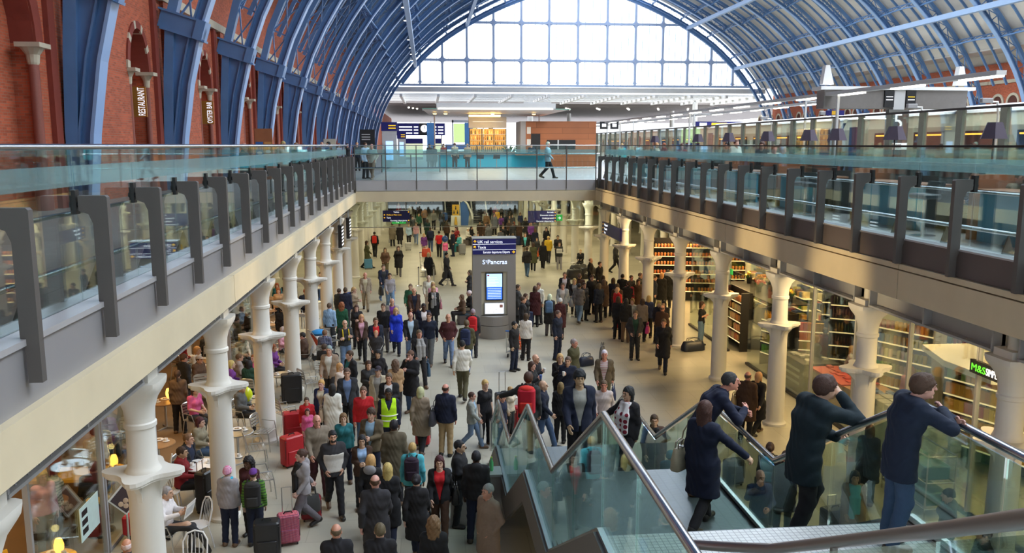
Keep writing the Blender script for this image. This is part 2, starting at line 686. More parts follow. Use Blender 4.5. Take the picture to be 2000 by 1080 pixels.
proto_col = None
LY = [16.6 + 4.47 * k for k in range(-2, 7)]
for side, X in (('left', -4.16), ('right', 9.19)):
	for i, y in enumerate(LY):
		n = '%s cast-iron column from the near end, %s row under the balcony edge' % (ORD[i], side)
		if proto_col is None:
			proto_col = thing('cast_iron_column', 'cream ' + n, 'column', (X, y, 0))
			column_parts(proto_col)
		else:
			dup(proto_col, (X, y, 0), 0, 'cream ' + n)
far_col = thing('cast_iron_column', 'cream column inside the food shop, nearest of its row', 'column', (13.66, 12.13, 0))
column_parts(far_col, 1)
for i, y in enumerate(LY[1:]):
	dup(far_col, (13.66, y, 0), 0, 'cream column inside the food shop row, %s from the near end' % ORD[i + 1])
for i, y in enumerate(LY[1:]):
	dup(far_col, (-8.63, y, 0), 0, 'cream column among the cafe tables, %s from the near end' % ORD[i])
for j, (X, nm) in enumerate(((-8.63, 'outer left'), (-4.16, 'inner left'), (9.19, 'inner right'), (13.66, 'outer right'), (18.1, 'outermost right'))):
	for i in range(9):
		y = 16.6 + 4.47 * (7 + i)
		dup(far_col, (X, y, 0), 0, 'cream column beyond the bridge, %s row, %s from the bridge' % (nm, ORD[i]))

# ------------------------------------------------------------------ balustrades


def balustrade(nm, label, X, sgn, y0, dy, ny, topm):
	"""sgn +1: the void lies towards +x"""
	t = thing('glass_balustrade', label, 'balustrade', (X, 0, DK))
	gx = -.35 * sgn
	yA, yB = max(1.5, y0 - dy * math.ceil((y0 - 1.5) / dy)), BY - .1
	s = MB()
	if topm == 'stainless':
		s.tube([(gx, yA - 1, 1.72), (gx, yB, 1.72)], .032, 10)
	else:
		s.box(gx - .02, gx + .02, yA - 1, yB, 1.70, 1.735)
	s.build('top_rail', topm, t, True)
	MB().tube([(gx - .16 * sgn, yA - 1, .40), (gx - .16 * sgn, yB, .40)], .035, 10).build('bumper_rail', 'stainless', t, True)
	MB().tube([(gx - .10 * sgn, yA - 1, 1.0), (gx - .10 * sgn, yB, 1.0)], .025, 10).build('hand_rail', 'stainless', t, True)
	k0 = int(math.floor((1.5 - y0) / dy))
	post = brk = pane = band = clamp = None
	for k in range(k0, ny):
		y = y0 + dy * k
		if y > BY - .2:
			break
		if post is None:
			s = MB()
			prof = [(0, -.36), (0, 1.18), (-.02 * sgn, 1.20), (-.30 * sgn, 1.20), (-.30 * sgn, 1.04), (-.20 * sgn, 1.0), (-.16 * sgn, .9), (-.16 * sgn, .05), (-.12 * sgn, -.04), (-.12 * sgn, -.36)]
			s.plate([(a, -.045, z) for a, z in prof], (0, .09, 0))
			post = s.build('post', 'post_metal', t)
			s = MB()
			s.box(gx - .03, gx + .03, -.05, .05, 1.0, 1.26)
			s.tube([(gx - .05, 0, 1.10), (gx + .05, 0, 1.10)], .035, 8)
			clamp = s.build('clamp', 'dark_metal', t)
			s = MB()
			prof = [(gx - .16 * sgn, .37), (gx - .05 * sgn, .02), (gx - .30 * sgn, .02)]
			s.plate([(a, .88, z) for a, z in prof], (0, .03, 0))
			brk = s.build('rail_bracket', 'post_metal', t)
			pane = MB().box(gx - .008, gx + .008, .012, dy - .012, .04, 1.70).build('glass_pane', 'balustrade_glass', t)
			band = MB().box(gx - .011, gx + .011, .012, dy - .012, 1.30, 1.52).build('frosted_band', 'frost', pane)
			for o in (post, clamp, brk, pane):
				o.location.y = y
		else:
			for q in (post, clamp, brk, pane):
				if q is pane and y + dy > BY:
					continue
				c = q.copy()
				col.objects.link(c)
				c.location.y = y
				if q is pane:
					b = band.copy()
					col.objects.link(b)
					b.parent = c
	return t


balustrade('l', 'tall glass balustrade with steel posts along the left balcony by the brick wall', -3.45, 1, 7.74, 1.83, 20, 'stainless')
balustrade('r', 'tall glass balustrade with steel posts along the right balcony by the bar tables', 8.3, -1, 11.13, 1.57, 21, 'dark_metal')

t = thing('glass_balustrade', 'glass balustrade with slim posts and tubes along the bridge', 'balustrade', (0, BY, DK))
for nm, z, r in (('top_rail', 1.72, .022), ('hand_rail', 1.30, .035), ('bumper_rail', .62, .035)):
	MB().tube([(WX0 - .2, .12, z), (WX1 + .2, .12, z)], r, 8).build(nm, 'stainless' if r > .03 else 'aluminium', t, True)
for k in range(9):
	x = WX0 - .02 + k * 1.49
	MB().box(x - .022, x + .022, -.05, .04, -.42, 1.70).build('post', 'post_metal', t)
	if k < 8:
		p = MB().box(x + .012, x + 1.478, .045, .061, .03, 1.68).build('glass_pane', 'balustrade_glass', t)
		MB().box(x + .012, x + 1.478, .040, .066, 1.34, 1.52).build('frosted_band', 'frost', p)

# glass smoke curtain under the bridge
t = thing('smoke_curtain', 'clear glass smoke curtain hanging across the concourse under the bridge', 'glass screen', (0, 46, 0))
MB().box(WX0 - 1, WX1 + 1, -.006, .006, 3.03, 4.68).build('glass_pane', 'clear_glass', t)
MB().box(WX0 - 1, WX1 + 1, -.012, .012, 3.0, 3.03).build('edge_strip', 'steel_paint', t)

# ------------------------------------------------------------------ the stair down into the well
t = thing('staircase', 'straight steel staircase with glass sides and landings descending to the concourse', 'staircase', (0, 0, 0))
XL, XR = 1.42, 4.14
NODES = [(2.6, 4.16), (4.3, 4.16), (6.60, 4.16), (9.42, 2.55), (11.95, 2.55), (14.72, .98), (17.3, .98), (19.0, 0)]
MB().box(XL, XR, 2.6, 6.60, 4.04, 4.16).build('landing', 'mosaic', t)
MB().box(XL, XR, 9.42, 11.95, 2.45, 2.55).build('landing', 'grating', t)
MB().box(XL, XR, 14.72, 17.3, .88, .98).build('landing', 'grating', t)
for (ya, za), (yb, zb) in ((NODES[2], NODES[3]), (NODES[4], NODES[5]), (NODES[6], NODES[7])):
	n = max(5, round((za - zb) / .175))
	s = MB()
	for i in range(1, n):
		y = ya + (yb - ya) * (i - 1) / (n - 1)
		y2 = ya + (yb - ya) * i / (n - 1)
		z = za + (zb - za) * i / n
		s.box(XL, XR, y, y2 + .02, z - .05, z)
		s.box(XL, XR, y, y + .02, z, z + (za - zb) / n - .05)
	s.build('flight', 'grating', t)
for sx, X in ((-1, XL), (1, XR)):
	pts = [(y, z) for y, z in NODES]
	s = MB()
	for (ya, za), (yb, zb) in zip(pts[:-1], pts[1:]):
		s.plate([(X + sx * .03, ya, za + .04), (X + sx * .03, yb, zb + .04), (X + sx * .03, yb, zb - .42 if zb > .5 else 0), (X + sx * .03, ya, za - .42)], (sx * .05, 0, 0))
	s.build('stringer', 'post_metal', t)
	s = MB()
	for (ya, za), (yb, zb) in zip(pts[:-1], pts[1:]):
		s.bar((X + sx * .02, ya, za + .05), (X + sx * .02, yb, zb + .05), .05, .05)
	s.build('glass_shoe', 'aluminium', t)
	rail = [(X, y, z + (1.06 if z > .5 else 1.0)) for y, z in pts] + [(X, 19.35, .95), (X, 19.4, .15)]
	if sx > 0:
		rail = [(X, y, z + .03) for X, y, z in rail]
	MB().tube(rail, .034, 12).build('handrail', 'stainless' if sx < 0 else 'stainless', t, True)
	for (ya, za), (yb, zb) in zip(pts[:-1], pts[1:]):
		n = 2
		for i in range(n):
			u0, u1 = i / n, (i + 1) / n
			y0, z0, y1, z1 = ya + (yb - ya) * u0, za + (zb - za) * u0, ya + (yb - ya) * u1, za + (zb - za) * u1
			g = .012
			MB().plate([(X - .008, y0 + g, z0 + .06), (X - .008, y1 - g, z1 + .06), (X - .008, y1 - g, z1 + 1.02), (X - .008, y0 + g, z0 + 1.02)], (.016, 0, 0)).build('glass_pane', 'stair_glass', t)
# deck-edge rail right in front of the viewpoint
t = thing('handrail', 'thick stainless tube handrail over glass at the very front of the picture', 'handrail', (0, 0, 0))
RT = [(1.30, 1.1, 6.9), (1.50, 1.89, 6.48), (1.66, 2.48, 6.16), (1.77, 3.0, 5.88), (1.79, 3.4, 5.66), (1.72, 3.9, 5.38), (1.58, 4.2, 5.25), (1.44, 4.3, 5.22)]
MB().tube(RT, .027, 16).build('tube', 'rail_tube', t, True)
for a, b in ((0, 2), (2, 5)):
	MB().plate([(*RT[a][:2], RT[a][2] - 1.2), (*RT[b][:2], RT[b][2] - 1.0), (*RT[b][:2], RT[b][2] - .04), (*RT[a][:2], RT[a][2] - .04)], (.015, 0, 0)).build('glass_pane', 'balustrade_glass', t)
MB().bar(RT[0][:2] + (5.72,), RT[6][:2] + (4.22,), .05, .08).build('glass_shoe', 'aluminium', t)
MB().tube([RT[4], RT[4][:2] + (4.16,)], .018, 8).build('post', 'post_metal', t)

# ------------------------------------------------------------------ brick wall of the hotel on the left
bays = [16.35 + 9.15 * k for k in range(-2, 17)]
WZ0, WZ1 = DK, 20.0
XW = -10.2
s = MB()
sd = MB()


def bay_shape(k):
	"""centre of the arch, its half width, rise, and the door's half width and head height"""
	yc = (bays[k] + bays[k + 1]) / 2
	return (yc, 3.0, 2.9, 1.25, 9.3) if k <= 2 else (yc + 2.0, .98, 1.45, .62, 9.0)


def wq(m, x, y0, y1, z0, z1, z2=None, z3=None):
	m.add([(x, y0, z0), (x, y1, z1), (x, y1, z3 if z3 else WZ1), (x, y0, z2 if z2 else WZ1)], [(0, 1, 2, 3)])


zs = 10.05
for k in range(len(bays) - 1):
	ya, yb = bays[k], bays[k + 1]
	yc, hw, rise, dw, dz = bay_shape(k)
	wq(s, XW, ya, yc - hw, WZ0, WZ0)
	wq(s, XW, yc + hw, yb, WZ0, WZ0)
	n = 14
	arc = [(yc - hw * math.cos(PI * i / n), zs + rise * math.sin(PI * i / n)) for i in range(n + 1)]
	for (y0, z0), (y1, z1) in zip(arc[:-1], arc[1:]):
		wq(s, XW, y0, y1, z0, z1)
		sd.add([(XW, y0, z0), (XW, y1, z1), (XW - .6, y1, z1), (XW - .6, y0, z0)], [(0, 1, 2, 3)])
	for yy in (yc - hw, yc + hw):
		s.add([(XW, yy, WZ0), (XW, yy, zs), (XW - .6, yy, zs), (XW - .6, yy, WZ0)], [(0, 1, 2, 3)])
	xb = XW - .6
	wq(s, xb, yc - hw, yc - dw, WZ0, WZ0, 13.2, 13.2)
	wq(s, xb, yc + dw, yc + hw, WZ0, WZ0, 13.2, 13.2)
	f = lambda y: dz + dw * .4 * math.sqrt(max(0, 1 - ((y - yc) / dw) ** 2))
	for i in range(8):
		y0, y1 = yc - dw + 2 * dw * i / 8, yc - dw + 2 * dw * (i + 1) / 8
		wq(s, xb, y0, y1, f(y0), f(y1), 13.2, 13.2)
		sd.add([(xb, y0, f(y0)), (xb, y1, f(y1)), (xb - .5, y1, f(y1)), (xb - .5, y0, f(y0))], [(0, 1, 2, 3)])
	for yy in (yc - dw, yc + dw):
		s.add([(xb, yy, WZ0), (xb, yy, dz), (xb - .5, yy, dz), (xb - .5, yy, WZ0)], [(0, 1, 2, 3)])
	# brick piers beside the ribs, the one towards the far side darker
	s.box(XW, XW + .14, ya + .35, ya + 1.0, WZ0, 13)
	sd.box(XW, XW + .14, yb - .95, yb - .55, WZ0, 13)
s.box(XW - .9, XW, bays[-1], bays[-1] + 90, WZ0, 15)
s.box(XW - 1.9, XW - 1.7, bays[0], bays[-1], WZ0, WZ1)
tag(s.build('wall_hotel', 'brick'), kind='structure')
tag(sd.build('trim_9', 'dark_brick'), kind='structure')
struct('trim_10', MB().box(XW - .05, XW + .2, bays[0], bays[-1], 12.9, 13.25), 'stone')


def make_arch(label, hw, rise):
	t = tag(thing('stone_arch', label, 'arch', (0, 0, 0)), kind='structure')
	n = 20
	sw, sb = MB(), MB()
	w_ = .42 if hw > 2 else .26
	for i in range(n):
		a0, a1 = PI * i / n, PI * (i + 1) / n
		q = [(.06, -r * math.cos(a), zs + (rise + r - hw) * math.sin(a)) for r, a in ((hw, a0), (hw, a1), (hw + w_, a1), (hw + w_, a0))]
		(sw if i % 4 == 0 else sb).plate(q, (-.5, 0, 0))
	sw.build('voussoir', 'stone', t)
	sb.build('brick_ring', 'dark_brick', t)
	k = 1 if hw > 2 else .72
	for sy in (-1, 1):
		y = sy * (hw - .02)
		MB().lathe([(.22 * k, DK), (.22 * k, DK + .5), (.15 * k, DK + .6), (.13 * k, DK + 1), (.13 * k, zs - .55)], -.05, y, 0, 14).build('shaft', 'granite', t, True)
		c = MB()
		c.lathe([(.13 * k, zs - .55), (.15 * k, zs - .5), (.17 * k, zs - .3), (.30 * k, zs - .12)], -.05, y, 0, 12)
		c.box(-.35, .28, y - .34 * k, y + .34 * k, zs - .12, zs)
		c.build('capital', 'stone', t)
	return t


def make_door(label, dw, dz, roundel):
	t = tag(thing('doorway', label, 'doorway', (0, 0, 0)), kind='structure')
	c = MB()
	for i in range(12):
		a0, a1 = PI * i / 12, PI * (i + 1) / 12
		c.plate([(.05, -r * dw * math.cos(a), dz + q * dw * math.sin(a)) for r, q, a in ((1, .4, a0), (1, .4, a1), (1.24, .64, a1), (1.24, .64, a0))], (-.2, 0, 0))
	c.build('brick_head', 'dark_brick', t)
	c = MB()
	c.box(-.4, .06, -1.3 * dw, -.97 * dw, dz - .35, dz)
	c.box(-.4, .06, .97 * dw, 1.3 * dw, dz - .35, dz)
	c.build('springer_stone', 'stone', t)
	MB().box(-.45, -.40, -dw, dw, DK, dz + dw * .4).build('glazing', mat('old_window', (.05, .04, .03), .2), t)
	c = MB()
	for y in (-.96, -.04, .88):
		c.box(-.42, -.34, y * dw, y * dw + .1, DK, dz + .25)
	for z in (DK, 7.6, dz - .4):
		c.box(-.42, -.34, -dw, dw, z, z + .12)
	c.build('frame', mat('old_frame', (.16, .10, .05), .5), t)
	if roundel:
		c = MB()
		ring = []
		for i in range(24):
			a = 2 * PI * i / 24
			ring.append([(d, r * math.cos(a), 11.3 + r * math.sin(a)) for r, d in ((.55, -.15), (.55, .06), (.78, .06), (.78, -.15))])
		c.loft(ring + [ring[0]], False)
		c.build('roundel_ring', 'stone', t)
		c = MB()
		c.plate([(.01, .56 * math.cos(2 * PI * i / 20), 11.3 + .56 * math.sin(2 * PI * i / 20)) for i in range(20)], (.01, 0, 0))
		c.build('roundel_glass', mat('roundel_glass', (.25, .26, .27), .2), t)
	return t


AR = {}
for k in range(2, 12):
	yc, hw, rise, dw, dz = bay_shape(k)
	lab = 'striped stone and brick arch with granite shafts, %s bay of the left wall' % ORD[k - 2]
	lab2 = 'arched doorway within the recess of the %s bay of the left wall' % ORD[k - 2]
	if hw not in AR:
		a, d = AR[hw] = make_arch(lab, hw, rise), make_door(lab2, dw, dz, hw > 2)
		a.location, d.location = (XW, yc, 0), (XW - .6, yc, 0)
	else:
		dup(AR[hw][0], (XW, yc, 0), 0, lab)
		dup(AR[hw][1], (XW - .6, yc, 0), 0, lab2)

# right side wall of the shed, far across the platforms
s = MB()
XR2 = 68.0
s.box(XR2, XR2 + .6, 20, 164, 4, 17)
tag(s.build('wall_shed_right', 'brick'), kind='structure')
bl0 = None
for k in range(17):
	y = 25.5 + 9.15 * k - 4.6
	if y < 60:
		continue
	for dy in (-2.6, 0, 2.6):
		pass
	lab = 'three round-headed blind arches in the far right brick wall, %s bay from the end' % ORD[16 - k]
	if bl0 is None:
		bl0 = thing('blind_arcade', lab, 'arcade', (XR2, y, 0))
		s = MB()
		sa = MB()
		for dy in (-2.7, 0, 2.7):
			n = 10
			for i in range(n):
				a0, a1 = PI * i / n, PI * (i + 1) / n
				s.plate([(-.12, dy - r * math.cos(a), 12.3 + r * math.sin(a)) for r, a in ((.85, a0), (.85, a1), (1.15, a1), (1.15, a0))], (.3, 0, 0))
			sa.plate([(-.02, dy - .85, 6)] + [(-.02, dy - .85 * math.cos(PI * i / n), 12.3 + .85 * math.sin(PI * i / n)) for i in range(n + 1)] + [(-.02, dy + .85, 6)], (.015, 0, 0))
		s.box(-.15, 0, -4.5, 4.5, 14.6, 15.0)
		s.build('arch_rings', 'stone', bl0)
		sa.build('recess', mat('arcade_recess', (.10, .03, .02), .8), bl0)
	else:
		dup(bl0, (XR2, y, 0), 0, lab)
# ------------------------------------------------------------------ the arched shed
AC = 28.8
PROF = [(38.35, DK), (38.3, 7.4), (37.9, 9.7), (37.35, 12.2), (36.3, 14.6), (34.9, 17.0), (33.2, 19.4), (30.4, 22.7), (26.2, 26.5), (21.3, 29.6), (16.0, 32.4), (11.2, 34.4), (5.8, 36.2), (0, 37.0)]


def smooth_prof():
	xs = [p[0] for p in PROF]
	zs = [p[1] for p in PROF]
	d = [0]
	for i in range(1, len(PROF)):
		d.append(d[-1] + math.hypot(xs[i] - xs[i - 1], zs[i] - zs[i - 1]))
	n = 26
	out = []
	for i in range(n + 1):
		u = d[-1] * i / n
		out.append((float(np.interp(u, d, xs)), float(np.interp(u, d, zs))))
	for _ in range(2):
		out = [out[0]] + [((out[i - 1][0] + 2 * out[i][0] + out[i + 1][0]) / 4, (out[i - 1][1] + 2 * out[i][1] + out[i + 1][1]) / 4) for i in range(1, n)] + [out[n]]
	return out


HALF = smooth_prof()
ARC = [(AC - h, z) for h, z in HALF] + [(AC + h, z) for h, z in HALF[-2::-1]]
NA = len(ARC)


def normal(i):
	a, b = ARC[max(0, i - 1)], ARC[min(NA - 1, i + 1)]
	dx, dz = b[0] - a[0], b[1] - a[1]
	L = math.hypot(dx, dz)
	return (-dz / L, dx / L)


NRM = [normal(i) for i in range(NA)]
NRM[0], NRM[-1] = (-1, 0), (1, 0)


def off(i, d):
	return (ARC[i][0] + NRM[i][0] * d, ARC[i][1] + NRM[i][1] * d)


def depth(i):
	z = ARC[i][1]
	return float(np.interp(z, [DK, 9.5, 12.4, 16, 30], [.60, 1.0, 1.55, 1.7, 1.6]))


def arch_band(s, d0, d1, y0, y1, i0=0, i1=None):
	i1 = NA - 1 if i1 is None else i1
	rings = []
	for i in range(i0, i1 + 1):
		a = off(i, d0(i) if callable(d0) else d0)
		b = off(i, d1(i) if callable(d1) else d1)
		rings.append([(a[0], y0, a[1]), (a[0], y1, a[1]), (b[0], y1, b[1]), (b[0], y0, b[1])])
	s.loft(rings)


def make_rib(label):
	t = thing('roof_rib', label, 'roof rib', (0, 0, 0))
	s = MB()
	arch_band(s, 0, .10, -.30, .30)
	s.build('inner_flange', 'lit_blue_iron', t)
	s = MB()
	arch_band(s, .10, .42, -.06, .06)
	arch_band(s, .40, .46, -.22, .22)
	arch_band(s, lambda i: depth(i) - .35, lambda i: depth(i), -.22, .22)
	s.build('chords', 'blue_iron', t)
	kn = [i for i in range(NA) if ARC[i][1] < 12.3]
	kl = max(i for i in kn if i < NA // 2)
	for a, b in ((0, kl), (NA - 1 - kl, NA - 1)):
		s = MB()
		arch_band(s, .1, lambda i: depth(i), -.04, .04, a, b)
		for i in range(1, kl, 2):
			j = i if a == 0 else NA - 1 - i
			p, q = off(j, .3), off(j, depth(j) - .2)
			s.bar((p[0], 0, p[1]), (q[0], 0, q[1]), .16, .05)
		s.build('web_plate', 'blue_iron', t)
	for j in (kl, NA - 1 - kl):
		s = MB()
		p, q = off(j, -.1), off(j, depth(j) + .2)
		s.bar((p[0], -.1, p[1]), (q[0], -.1, q[1]), .3, .62)
		s.bar((p[0], -.05, p[1] + .36), (q[0], -.05, q[1] + .36), .55, .08)
		s.bar((p[0], -.05, p[1] - .36), (q[0], -.05, q[1] - .36), .55, .08)
		p2 = off(j, .25)
		s.bar((p[0], 0, p[1]), (p2[0], 0, p2[1]), .8, .75)
		s.build('collar', 'blue_iron', t)
	s = MB()
	for i in range(kl, NA - 1 - kl):
		a, b = off(i, .42), off(i + 1, .42)
		c, d = off(i, depth(i) - .3), off(i + 1, depth(i + 1) - .3)
		s.bar((a[0], 0, a[1]), (d[0], 0, d[1]), .10, .06)
		s.bar((c[0], .06, c[1]), (b[0], .06, b[1]), .10, .06)
		s.bar((a[0], 0, a[1]), (c[0], 0, c[1]), .10, .08)
	s.build('lattice', 'blue_iron', t)
	return t


RIBY = [25.5 + 9.15 * k for k in range(-2, 16)]
rib0 = make_rib('blue arched iron rib of the shed roof, second one behind the viewpoint side')
rib0.location.y = RIBY[0]
for k, y in enumerate(RIBY[1:]):
	lab = 'blue arched iron roof rib, %s along the brick wall from the near end' % ORD[k - 1] if k else 'blue arched iron roof rib nearest to the viewpoint, beside the round window bay'
	dup(rib0, (0, y, 0), 0, lab)

# longitudinal members at given points of the arch
idx = lambda z, right: min((i for i in range(NA) if (ARC[i][0] > AC) == right), key=lambda i: abs(ARC[i][1] - z))


def arc_at(h):
	i = min(range(len(HALF)), key=lambda i: abs(HALF[i][0] - h))
	return i


main_purlin = 0
for z, side in ((22.6, 'left'), (22.6, 'right'), (29.4, 'left'), (29.4, 'right')):
	j = idx(z, side == 'right')
	p = off(j, -.15)
	o = MB().box(p[0] - .28, p[0] + .28, 0, 163, p[1] - .3, p[1] + .3).build('roof_purlin', 'purlin_paint')
	tag(o, 'long pale blue box beam running the length of the roof, %s %s' % ('upper' if z > 25 else 'lower', 'left side' if side == 'left' else 'right side'), 'roof beam')
for n, i in enumerate([7, 10, 13, 16, 19, 22]):
	for side, j in (('left', i), ('right', NA - 1 - i)):
		s = MB()
		for k in range(len(RIBY) - 1):
			if RIBY[k + 1] < 20:
				continue
			y0, y1 = RIBY[k], RIBY[k + 1]
			m = 6
			pb, pt = off(j, .25), off(j, 1.5)
			for q in range(m):
				ya, yb = y0 + (y1 - y0) * q / m, y0 + (y1 - y0) * (q + 1) / m
				f = lambda u: .45 * math.sin(PI * u)
				za, zb = off(j, .25 + f(q / m)), off(j, .25 + f((q + 1) / m))
				s.bar((za[0], ya, za[1]), (zb[0], yb, zb[1]), .16, .14)
				s.bar((pt[0], ya, pt[1]), (pt[0], yb, pt[1]), .12, .12)
				s.bar((za[0], ya, za[1]), (pt[0], yb, pt[1]), .07, .07)
				s.bar((pt[0], ya, pt[1]), (zb[0], yb, zb[1]), .07, .07)
		o = s.build('roof_lattice_girder', 'blue_iron')
		tag(o, 'blue scalloped lattice girder between roof ribs, %s from the wall on the %s slope' % (ORD[n], side), 'lattice girder')
# rafters under the roof boards
s = MB()
arch_band(s, 1.66, 1.90, -.09, .09, 4, NA - 5)
raf = s.mesh('roof_rafter', 'blue_iron')
n = 0
for k in range(len(RIBY) - 1):
	for q in range(1, 4):
		o = link('roof_rafter', raf, None, None, (0, RIBY[k] + 9.15 * q / 4, 0))
		tag(o, 'slim blue rafter under the roof boards between two main ribs', 'rafter', 'rafters between the main ribs')
# roof boards and glazing
iL, iG = 5, 19
s = MB()
arch_band(s, 1.9, 2.0, -14, 163, next(i for i in range(NA) if ARC[i][1] > 18.2), iG)
e = off(next(i for i in range(NA) if ARC[i][1] > 18.2), 1.95)
s.box(-12.4, e[0] + .2, -14, 163, e[1] - .05, e[1] + .15)
tag(s.build('ceiling_left', 'roof_board_shaded'), kind='structure')
s = MB()
arch_band(s, 1.9, 2.0, -14, 163, NA - 1 - iG, NA - 1 - next(i for i in range(NA) if ARC[i][1] > 16.2))
e = off(NA - 1 - next(i for i in range(NA) if ARC[i][1] > 16.2), 1.95)
s.box(e[0] - .2, 70, -14, 163, e[1] - .05, e[1] + .15)
s.box(68.4, 70, -14, 163, 4, e[1])
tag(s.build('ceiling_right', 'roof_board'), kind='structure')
s = MB()
arch_band(s, 1.92, 1.95, -14, 163, iG, NA - 1 - iG)
tag(s.build('window_1', 'gable_glass'), kind='structure')
s = MB()
for k in range(40):
	arch_band(s, 1.84, 1.98, -14 + k * 4.4, -14 + k * 4.4 + .08, iG, NA - 1 - iG)
tag(s.build('trim_11', 'blue_iron'), kind='structure')

# ------------------------------------------------------------------ gable screen
GY, GZ = 163.0, 18.7
t = thing('gable_screen', 'huge arched glass gable screen with pale blue mullions at the far end', 'gable window', (0, GY, 0))
hz = lambda x: float(np.interp(abs(x - AC), [h for h, z in HALF[::-1]], [z for h, z in HALF[::-1]]))
for x in (-1.14, 3.06, 7.67, 12.69, 17.94, 23.22, 28.74, 34.39, 39.87, 45.2, 50.15, 54.82, 59.21):
	MB().box(x - .2, x + .2, -.3, .3, GZ, hz(x)).build('mullion', 'gable_bloom_paint', t)
	w = 5.0
s = MB()
xs = [-1.14, 3.06, 7.67, 12.69, 17.94, 23.22, 28.74, 34.39, 39.87, 45.2, 50.15, 54.82, 59.21]
for a, b in zip([-5.3] + xs, xs + [62.8]):
	for q in (1, 2, 3):
		x = a + (b - a) * q / 4
		z = hz(x)
		if z > GZ + .5:
			s.box(x - .035, x + .035, -.05, .05, GZ, z)
s.build('glazing_bar', 'blue_iron', t)
for z in (18.55, 23.17, 30.03):
	h = float(np.interp(z, [q[1] for q in HALF], [q[0] for q in HALF]))
	MB().box(AC - h, AC + h, -.28, .28, z - .2, z + .2).build('transom', 'gable_bloom_paint', t)
s = MB()
for x in xs:
	for z in (18.75, 23.17, 30.03):
		if hz(x) > z + 1:
			for sx in (-1, 1):
				for sz in (-1, 1):
					if z < 19 and sz < 0:
						continue
					s.plate([(x + sx * .2, -.1, z + sz * .2), (x + sx * .75, -.1, z + sz * .2), (x + sx * .35, -.1, z + sz * .35), (x + sx * .2, -.1, z + sz * .75)], (0, .2, 0))
s.build('corner_gusset', 'gable_bloom_paint', t)
s = MB()
i0 = min(i for i in range(NA) if ARC[i][1] > GZ - 1)
arch_band(s, -.5, .1, -.35, .35, i0, NA - 1 - i0)
s.build('arch_rim', 'blue_iron', t)
s = MB()
s.plate([(AC + (ARC[i][0] - AC), 0, ARC[i][1]) for i in range(i0, NA - i0)], (0, .03, 0))
s.build('glass', 'gable_glass', t)

# ------------------------------------------------------------------ the modern train shed roof beyond
t = thing('extension_roof', 'flat modern white roof with skylight slats beyond the gable', 'roof', (0, GY, 0))
MB().box(-9, 66, 0, .6, 17.3, 18.2).build('front_edge', 'white_paint', t)
for k in range(7):
	y = 2.5 + 4 * k
	s = MB()
	s.box(-20, 82, y, y + 1.5, 16.9, 17.2)
	s.build('white_slat', 'white_paint', t)
for k in range(12):
	x = -12 + k * 7
	MB().box(x, x + .5, 0, 30, 16.4, 16.9).build('rafter', 'white_paint', t)
MB().box(-20, 110, 30, 180, 16.6, 17.2).build('dark_soffit', mat('ext_soffit', (.30, .27, .26), .8), t)
s = MB()
for k in range(48):
	s.box(-20, 110, 31 + k * 3.1, 32.0 + k * 3.1, 16.2, 16.6)
s.build('soffit_slat', mat('ext_slat', (.22, .20, .20), .8), t)
for i, (x, y) in enumerate(((21.5, 178), (58, 182), (16, 215), (64, 220), (40, 240))):
	MB().lathe([(.7, 5), (.55, 16.6)], x, y - GY, 0, 12).build('support_column', 'white_paint', t, True)
s = MB()
for k in range(10):
	for j in range(3):
		x = -4 + k * 7.2 + j * .9
		s.lathe([(.16, 15.6), (.22, 15.75), (.22, 15.9)], x, 33 + j * 3, 0, 8)
s.build('spotlights', 'lamp_white', t)
# strings of pendant lamps under the roof on the left
lp = None
for i, (u, x, y, z) in enumerate(LAMPS):
	lab = '%s pendant floodlight from the near end, in the line below the left roof slope' % ORD[i]
	if lp is None:
		lp = thing('pendant_lamp', lab, 'lamp', (x, y, z))
		MB().lathe([(.10, .55), (.16, .5), (.34, .15), (.40, 0), (.40, -.02)], 0, 0, 0, 12).build('hood', 'steel_paint', lp, True)
		MB().lathe([(.30, -.06), (.36, -.02), (.30, .02)], 0, 0, 0, 12).build('bulb', 'lamp_white', lp, True)
		MB().tube([(0, 0, .5), (0, 0, 2.2)], .03, 6).build('stem', 'steel_paint', lp)
	else:
		dup(lp, (x, y, z), 0, lab)
# ------------------------------------------------------------------ information totem
t = thing('information_totem', 'tall grey metal information pillar with blue direction header and two lit screens', 'information pillar', (2.5, 32.05, 0))
s = MB()
for a, b in ((-.83, -.50), (.50, .83)):
	s.box(a, b, 0, .55, .0, 3.27)
s.box(-.50, .50, .28, .55, 0, 3.27)
s.box(-.50, .50, 0, .28, 2.60, 3.27)
s.box(-.83, .83, 0, .55, 3.27, 3.9)
s.build('body', 'kiosk_metal', t)
MB().box(-.50, .50, .06, .28, .9, 2.60).build('recess', 'kiosk_recess', t)
MB().prism([(-.56, .02)] + [(-.56 + 1.12 * i / 14, -.02 - .34 * math.sin(PI * i / 14)) for i in range(15)] + [(.56, .02)], 0, .50).build('bowed_base', 'kiosk_metal', t)
MB().prism([(-.54, .02)] + [(-.54 + 1.08 * i / 14, -.02 - .30 * math.sin(PI * i / 14)) for i in range(15)] + [(.54, .02)], .52, .88).build('bowed_shelf', 'kiosk_metal', t)
f = MB().box(-.34, .34, .0, .20, 1.48, 2.56).build('screen_frame', 'dark_metal', t)
MB().box(-.30, .30, -.01, .0, 2.0, 2.52).build('screen_upper', 'screen_pale', f)
MB().box(-.30, .30, -.01, .0, 1.52, 1.99).build('screen_lower', 'screen_blue', f)
s = MB()
for k in range(7):
	s.box(-.26, .26, -.016, -.01, 1.56 + k * .062, 1.575 + k * .062)
for k in range(6):
	s.box(-.26, rng.uniform(0, .26), -.016, -.01, 2.06 + k * .06, 2.07 + k * .06)
s.build('screen_lines', 'screen_white', f)
